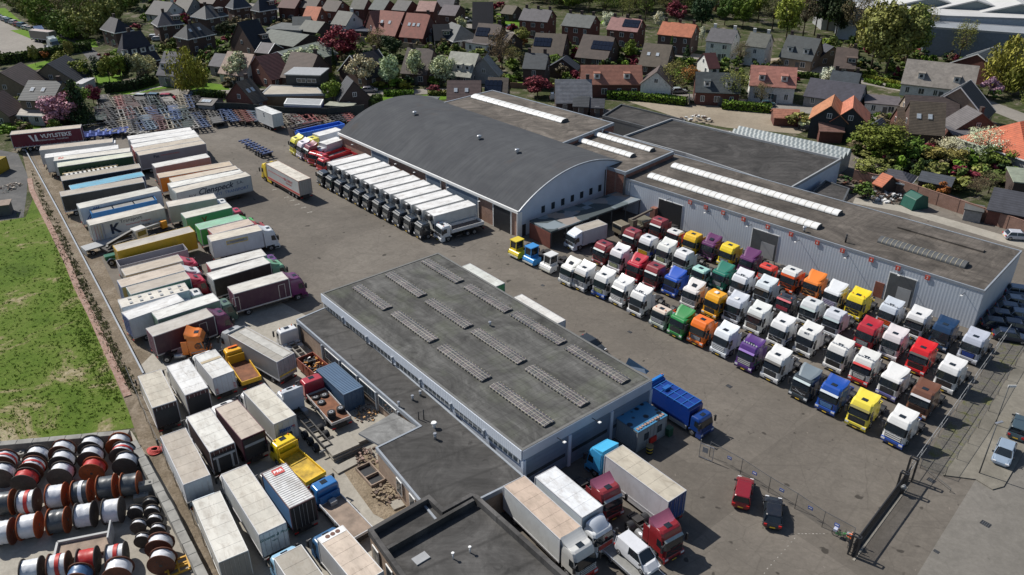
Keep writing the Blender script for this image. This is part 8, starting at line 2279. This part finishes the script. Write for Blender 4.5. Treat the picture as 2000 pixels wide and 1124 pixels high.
TR_=[
(160,165,7,6,'round','y','beside the white carport'),(128,155,7.5,7,'round','y','over the roof of the white carport, left of the lawn'),(150,224,8,8,'round','l','between yellow-brick house and pink blossom'),
(160,247,11,6.5,'cone','d','standing right of the pink blossom tree'),(118,248,8,9,'round','k','before the yellow-brick house'),(184,205,5,4.5,'round','p','behind the left end of the chassis field'),
(190,163,7,6,'round','d','left of the slim pair on the lawn'),(216,165,7.5,5,'tall','y','first of a slim pair on the lawn'),(238,161,8,5.5,'tall','y','second of a slim pair on the lawn'),(253,158,7,4,'round','d','behind the slim pair on the lawn'),
(270,155,8,5,'tall','w','left of two beside the grey farmhouse'),(290,158,8,6,'round','w','right of two beside the grey farmhouse'),(372,180,12.5,10.5,'willow','y','beside the bend, tallest near the chassis field'),
(70,128,6,3,'tall','e','in the hedge of the car park, left'),(140,115,6,3,'tall','e','in the hedge of the car park, right'),(2,132,6,4,'tall','e','at the left edge below the car park'),(88,118,3,2.5,'bush','o','by the car park hedge'),
(470,160,8,7.5,'round','w','before the pink-roofed house'),(536,158,7,6,'round','w','before the maroon-roofed house'),(597,152,9.5,10,'round','w','largest, before the brown-roofed house'),(652,210,7,6,'tall','l','beside the blue-fronted storage shed'),
(709,170,8.5,8,'round','w','before the dark gable house'),(759,171,9.5,7,'tall','w','slim, left of the drive'),(814,165,9,6.5,'tall','w','before the two-chimney house'),(867,168,8.5,7.5,'round','w','before the three-dormer house'),
(668,118,10,11,'round','p','behind the dark gable house'),(742,110,9,8,'bare','n','behind the dark gable, right of the purple one'),(765,118,8,7,'round','d','left of the two-chimney house'),(727,95,5,4,'bush','y','above the dark gable roof'),(653,135,6,1.8,'cone','d','thin, between brown roof and dark gable'),
(650,148,3.5,3.5,'bush','e','before the thin dark conifer'),(980,150,13,8,'bare','n','tall, right of the three-dormer house'),(900,68,6,4.5,'tall','w','left of the solar house'),(1050,190,5.5,7.5,'round','p','at the corner of the brick hall roof'),
(1018,88,5.5,6,'round','e','before the first brown bungalow'),(1008,92,2.8,2.8,'bush','o','left of a clipped orange pair'),(1026,91,2.8,2.8,'bush','o','right of a clipped orange pair'),(1105,155,4.5,5,'bush','n','left of the red-tiled cottage row'),
(1090,110,4,4.5,'bush','y','below the solar bungalow'),(1142,124,4,1.2,'cone','d','first of a clipped pair behind the red-tiled row'),(1155,124,4,1.2,'cone','d','second of a clipped pair behind the red-tiled row'),(1308,125,8,2.4,'cone','h','slim, right of the brown-roofed house'),(1340,122,5,3.5,'cone','d','beside the middle street'),
(1310,190,9.5,9,'bare','e','before the white upper gable'),(1433,203,9.5,8,'bare','e','before the shuttered brick house'),(1485,212,7,5,'bare','n','before the white house with orange roof'),(1345,165,5,6,'round','o','left of the shuttered brick house'),(1443,128,7,6,'bare','n','beside the middle street near the white house'),
(1187,62,7,5,'round','f','behind the third brick pair'),(1285,62,7,4,'tall','f','left of the orange-roofed pair'),(1320,48,8,8,'round','p','behind the orange roof'),(1370,90,6,2.6,'tall','f','left of the white semi-detached pair'),(1418,98,5,2.2,'tall','f','growing on the front of the white pair'),
(1230,118,6,5,'round','l','behind the red-tiled row end'),(1215,115,4,4,'bush','h','in the garden behind the red-tiled row'),(1323,145,4.5,4,'bush','l','left of the white upper gable'),
(1535,78,15,10,'round','y','bright one left of the dark conifers'),(1568,72,16,11,'bare','n','tall grey one behind the tan villa'),(1590,70,19,11,'round','d','tall dark one behind the tan villa'),(1630,78,17,10,'round','d','second tall dark one behind the tan villa'),(1615,60,16,10,'round','l','behind the dark ones at the industrial wall'),
(1668,88,18,11,'bare','n','tall one left of the giant green tree'),(1700,140,20,13,'big','e','left half of the giant group by the street'),(1728,152,22,16,'big','e','giant one by the street'),(1768,130,18,13,'big','e','right part of the giant group, by the farmhouse'),(1790,95,14,10,'bare','e','behind the farmhouse roof'),
(1872,118,13,8,'bare','e','birch-like, behind the mossy farmhouse roof'),(1965,182,15,15,'willow','y','large one at the right edge'),(2000,190,13,12,'willow','y','cut by the right edge'),(2010,235,8,7,'bare','e','at the right edge by the street corner'),(1605,98,4,5,'bush','y','behind the garage wing of the tan villa'),(1622,100,4.5,5,'bush','e','right of the tan villa garage'),
(1670,140,3.5,3.5,'bush','y','before the brown single-dormer house'),(1612,182,7,4.5,'tall','f','left of two before the slate garage row'),(1640,186,6.5,4,'tall','f','right of two before the slate garage row'),(1928,190,5,5,'bush','k','right of the black-roofed tan house'),(1940,195,3,3,'bush','h','right of the pink shrub by the street'),(1880,175,4,5,'bush','p','before the mossy farmhouse end'),(1840,178,5,6,'bush','n','before the farmhouse front'),
(1715,312,8,12,'big','g','biggest in the overgrown garden'),(1765,318,5.5,8,'round','g','right of the biggest in the overgrown garden'),(1855,318,6,7,'bare','f','left of two in the garden behind the brick wall'),(1918,320,8,10,'bare','f','right of two in the garden behind the brick wall'),(1840,330,5,8,'round','e','below the left snow-white one'),
(1950,330,5,8,'round','g','left of the pale flat roof at the right edge'),(1985,315,6,8,'round','l','below the orange barn'),(1700,352,4.5,7,'round','e','around the orange-tiled hut'),(1745,285,6,6,'bare','n','left of the flat pink outbuilding'),(1790,352,4.5,3.5,'cone','h','left of the long garden shed'),
(1768,368,1.8,1.6,'bush','y','on the small lawn behind the brick wall'),(1815,378,2.5,2.6,'bush','e','on the small lawn, left of two'),(1838,380,2.5,3,'bush','o','on the small lawn, right of two'),(1878,372,3,5,'bush','e','beside the long garden shed'),(1905,385,4,4,'bare','n','by the low grey lean-to'),(1930,378,4.5,5,'bare','n','left of the red brick garage'),
(1685,250,4,3.5,'bush','h','beside the right black cottage'),(1560,252,4,6,'bush','e','behind the corrugated store, left'),(1590,258,4,6,'bush','f','behind the corrugated store, right'),(1530,240,3,4,'bush','h','at the left end of the corrugated store'),(1690,388,3,4,'bush','h','behind the warehouse corner'),
(1370,60,12,9,'round','d','dark one behind the white semi-detached pair'),(1415,50,11,8,'round','h','second dark one behind the white pair'),(1480,45,13,10,'round','g','above the glazed-front white house'),(1508,58,12,9,'bare','n','right of the glazed-front white house'),(1450,55,12,8,'round','g','between the two white houses'),
(1228,50,12,8,'bare','e','behind the fourth brick pair'),(1260,42,14,9,'bare','g','tall park tree left of the orange roof'),(1180,40,13,9,'bare','g','park tree behind the third brick pair'),(1216,32,14,9,'bare','g','park tree above the third brick pair'),(1150,25,13,9,'bare','g','park tree above the second brick pair'),(1110,18,12,9,'round','g','park tree at the top edge'),(1300,35,12,8,'bare','e','park tree above the orange roof'),
(578,30,8,5,'bare','e','beside the back street, left'),(532,42,6,5,'tall','e','by the back street corner'),(590,35,8,4,'bare','n','beside the back street, right'),(388,88,7,4.5,'bare','e','before the porch of the hipped villa'),(485,95,4,5,'bush','y','above the pink roof'),(350,92,4,4,'bush','e','below the hipped villa with long porch'),(208,120,3,4,'bush','p','left of the four-dormer house'),(440,75,6,5,'round','d','left of the steep black gable'),
(1405,36,6,6,'bush','n','in the sandy park strip'),(1665,110,4,4,'bush','n','at the giant group, left foot'),(955,88,6,6,'bare','o','before the solar house extension'),(1000,125,5,6,'bare','e','left of the tall dark brick house'),(1082,130,4,6,'bush','l','right of the tall dark brick house'),(885,176,3,4,'bush','e','before the plain brown slope'),(795,175,2.5,4,'bush','y','on the lawn edge by the drive'),(775,172,2.5,5,'bush','l','beside the blue drive car, left'),(740,172,1.8,4,'bush','y','before the slim blossom tree'),(852,182,2.5,4,'bush','p','low one left of the plain brown slope'),
]
seen={}
for t in TR_:tree(*t)
def hedge(pts,h,wd,c,label):
 P_=GP(pts);r_=None;n=0;Vs=[];g=np.random.default_rng(5);f=MB()
 for a,b in zip(P_,P_[1:]):
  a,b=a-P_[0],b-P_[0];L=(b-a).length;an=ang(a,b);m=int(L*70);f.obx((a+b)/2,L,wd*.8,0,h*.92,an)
  x=g.uniform(0,L,m);q=g.uniform(0,1,m);s=g.uniform(-1,1,m);y=np.where(q<.4,s*wd/2,np.where(s>0,wd/2,-wd/2));z=np.where(q<.4,h,g.uniform(0,1,m)*h)+g.normal(0,.06,m)
  P2=np.stack([a.x+x*math.cos(an)-y*math.sin(an),a.y+x*math.sin(an)+y*math.cos(an),z],1)
  t=g.normal(size=(m,3));t/=np.linalg.norm(t,axis=1)[:,None];u=np.cross(t,g.normal(size=(m,3)));u/=np.linalg.norm(u,axis=1)[:,None];s_=g.uniform(.12,.24,(m,1))
  Vs.append(np.stack([P2-t*s_-u*s_,P2+t*s_-u*s_,P2+t*s_+u*s_,P2-t*s_+u*s_],1))
 r_=empty('hedge',(P_[0].x,P_[0].y,0),0,label,'hedge')
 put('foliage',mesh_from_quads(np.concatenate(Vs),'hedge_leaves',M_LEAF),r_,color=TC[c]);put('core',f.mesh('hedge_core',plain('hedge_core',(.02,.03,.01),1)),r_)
for pts,h,wd,c,lab in[([(-10,126),(60,118),(130,106),(178,98)],2.6,2.2,'h','tall dark hedge along the lower edge of the top-left car park'),([(206,182),(262,176),(300,165)],2.4,1.6,'d','dark hedge at the bend before the lawn trees'),
([(1186,192),(1250,196),(1340,206)],1.8,2.2,'l','clipped hedge between lower street and gravel forecourt, left part'),([(1410,212),(1505,220)],1.8,2.2,'l','clipped hedge between lower street and gravel forecourt, right part'),([(750,187),(808,187)],1.2,1.8,'l','low clipped hedge on the lawn by the front street'),
([(836,186),(874,186)],1.0,1.5,'e','short reddish low hedge right of the lawn hedge'),([(1686,152),(1730,162),(1800,176)],.9,1.2,'y','bright yellow-green low hedge along the middle street'),([(1688,160),(1722,168)],.8,1.0,'l','short low hedge between drive and middle street'),([(1730,170),(1830,186)],.8,1.0,'l','long low hedge before the white farmhouse'),
([(1158,176),(1255,178)],.8,1.2,'e','low front-garden hedge of the red-tiled row'),([(990,128),(1010,140)],1.5,1.2,'h','garden hedge left of the tall dark brick house'),([(380,188),(440,190)],1.3,1.5,'h','rounded hedge beside the red brick double gable'),([(720,212),(742,200)],2,2,'h','hedge left of the lawn at the cottage'),([(1538,150),(1620,156)],1.4,1.6,'h','garden hedge right of the orange-roofed white house')]:
 hedge(pts,h,wd,c,lab)
# ---- far wood and shrubbery nobody would count
rr=np.random.default_rng(11)
def inpoly(x,y,P):
 c=False
 for(x0,y0),(x1,y1)in zip(P,P[1:]+P[:1]):
  if(y0>y)!=(y1>y)and x<(x1-x0)*(y-y0)/(y1-y0)+x0:c=not c
 return c
def mass(name,label,polys,n,hs,ws,cols,shapes,avoid=False,q=.5):
 buckets={}
 per={}
 for poly,cnt in zip(polys,n):
  xs=[p[0]for p in poly];ys=[p[1]for p in poly];k=0;tries=0
  while k<cnt and tries<cnt*30:
   tries+=1;px,py=rr.uniform(min(xs),max(xs)),rr.uniform(min(ys),max(ys))
   if not inpoly(px,py,poly):continue
   p=G(px,py)
   if avoid:
    bad=False
    for(cx,cy,an,hx,hy)in FOOT:
     dx,dy=p.x-cx,p.y-cy;u=dx*math.cos(an)+dy*math.sin(an);v=-dx*math.sin(an)+dy*math.cos(an)
     if abs(u)<hx+.5 and abs(v)<hy+.5:bad=True;break
    if bad or any(inpoly(p.x,p.y,R_)for R_ in ROADS):continue
   k+=1;H=rr.uniform(*hs);W2=rr.uniform(*ws);sh=shapes[rr.integers(len(shapes))];c=cols[rr.integers(len(cols))]
   V,_=crown_arrays(int(rr.integers(1,7))*13,sh,int(SH[sh][0]*q),SH[sh][1]*1.25)
   a=rr.uniform(0,6.28);X=V.copy();X[...,0]=(V[...,0]*math.cos(a)-V[...,1]*math.sin(a))*W2;X[...,1]=(V[...,0]*math.sin(a)+V[...,1]*math.cos(a))*W2
   X[...,2]=V[...,2]*H+.0;X+=np.array([p.x,p.y,0 if sh=='bush' else H*.08]);buckets.setdefault(c,[]).append(X)
 mats,Vs,mi=[],[],[]
 for i,(c,L)in enumerate(buckets.items()):
  m=cached(('lm',c),lambda:leaf_const(c));mats.append(m);A=np.concatenate(L);Vs.append(A);mi+=[i]*len(A)
 me=mesh_from_quads(np.concatenate(Vs),name,mats[0])
 for m in mats[1:]:me.materials.append(m)
 me.polygons.foreach_set('material_index',np.array(mi,dtype=np.int32));me.update()
 return structure(name,me,kind='stuff',label=label)
def leaf_const(c):
 m,n,b=newmat('leaves_'+KW[c]);ge=n.nodes.new('ShaderNodeNewGeometry')
 r=ramp(n,ge.outputs['Random Per Island'],[(0,.6),(.5,1.0),(1,1.6)]);f=ramp(n,noise(n,coords(n),.25,4,.6),[(.35,.7),(.65,1.35)]).outputs[0]
 n.links.new(mixc(n,1,mixc(n,1,TC[c],r.outputs[0],'MULTIPLY'),f,'MULTIPLY'),b.inputs['Base Color']);b.inputs['Roughness'].default_value=.8;b.inputs['Specular IOR Level'].default_value=.15;return m
ROADS=[]
for o in list(COL.objects):
 if o.get('kind')=='structure' and o.name.split('.')[0]not in('ground','lawn','field','ground_strip','garden_path'):
  for f_ in o.data.polygons:ROADS.append([(o.data.vertices[i].co.x,o.data.vertices[i].co.y)for i in f_.vertices])
mass('woodland','mixed spring wood at the top left behind the car park',[[(15,5),(0,-30),(270,-30),(262,28),(240,48),(200,70),(176,88),(118,78),(62,48)]],[190],(7,12),(6.5,10),['g','e','n','h','e','g'],['round','bare','round'],q=.34)
mass('woodland','band of thin park trees along the top edge',[[(1010,2),(1010,-25),(1520,-25),(1560,30),(1450,40),(1200,30),(1090,18)]],[210],(8,13),(7,10),['g','e','n','h','e'],['bare','round','bare'],q=.3)
mass('shrubbery','mixed garden shrubs between the houses',[[(180,110),(520,70),(560,170),(200,170)],[(620,80),(1000,60),(1000,172),(640,172)],[(1000,100),(1560,110),(1560,190),(1000,175)],[(560,20),(1000,20),(1000,60),(560,80)],[(1660,260),(2010,280),(2010,350),(1880,365),(1670,345)],[(1640,90),(1900,100),(1960,170),(1700,150)],[(250,0),(560,0),(560,70),(280,110)],[(0,210),(180,225),(160,262),(0,270)],[(1600,215),(1780,225),(1780,268),(1660,262)]],
[70,110,110,80,90,70,70,18,24],(1.2,3.8),(1.8,5),['g','e','h','n','d','h','g','d','n','h','l','p'],['bush'],avoid=True,q=1)
def tufts(name,label,polys,n,c,s0,s1):
 Vs=[]
 for poly,cnt in zip(polys,n):
  xs=[p[0]for p in poly];ys=[p[1]for p in poly];k=0
  while k<cnt:
   px,py=rr.uniform(min(xs),max(xs)),rr.uniform(min(ys),max(ys))
   if not inpoly(px,py,poly):continue
   k+=1;p=G(px,py);m=7;a=rr.uniform(0,6.28,m);s=rr.uniform(s0,s1,m);o=rr.normal(0,s1*.6,(m,2))
   for i in range(m):
    b0=np.array([p.x+o[i,0],p.y+o[i,1],0]);t=np.array([math.cos(a[i]),math.sin(a[i]),0])*s[i]*.4;u=np.array([rr.normal()*.3,rr.normal()*.3,1])*s[i]
    Vs.append([b0-t,b0+t,b0+t*.3+u,b0-t*.3+u])
 return structure(name,mesh_from_quads(np.array(Vs),name,cached(('lm',c),lambda:leaf_const(c))),kind='stuff',label=label)
TC['m']=(.20,.27,.05);KW['m']='meadow';TC['q']=(.2,.2,.1);KW['q']='dry'
tufts('grass','rough green grass tufts on the meadow',[[(0,432),(60,400),(110,490),(150,580),(215,720),(255,820),(0,862)],[(100,470),(130,530),(180,640),(240,790),(200,770),(120,600)]],[1500,700],'m',.06,.16)
tufts('dry_grass','dry weeds along the dirt strip by the guard rail',[[(60,330),(130,470),(210,640),(270,770),(250,760),(180,620),(110,480)]],[500],'q',.12,.3)
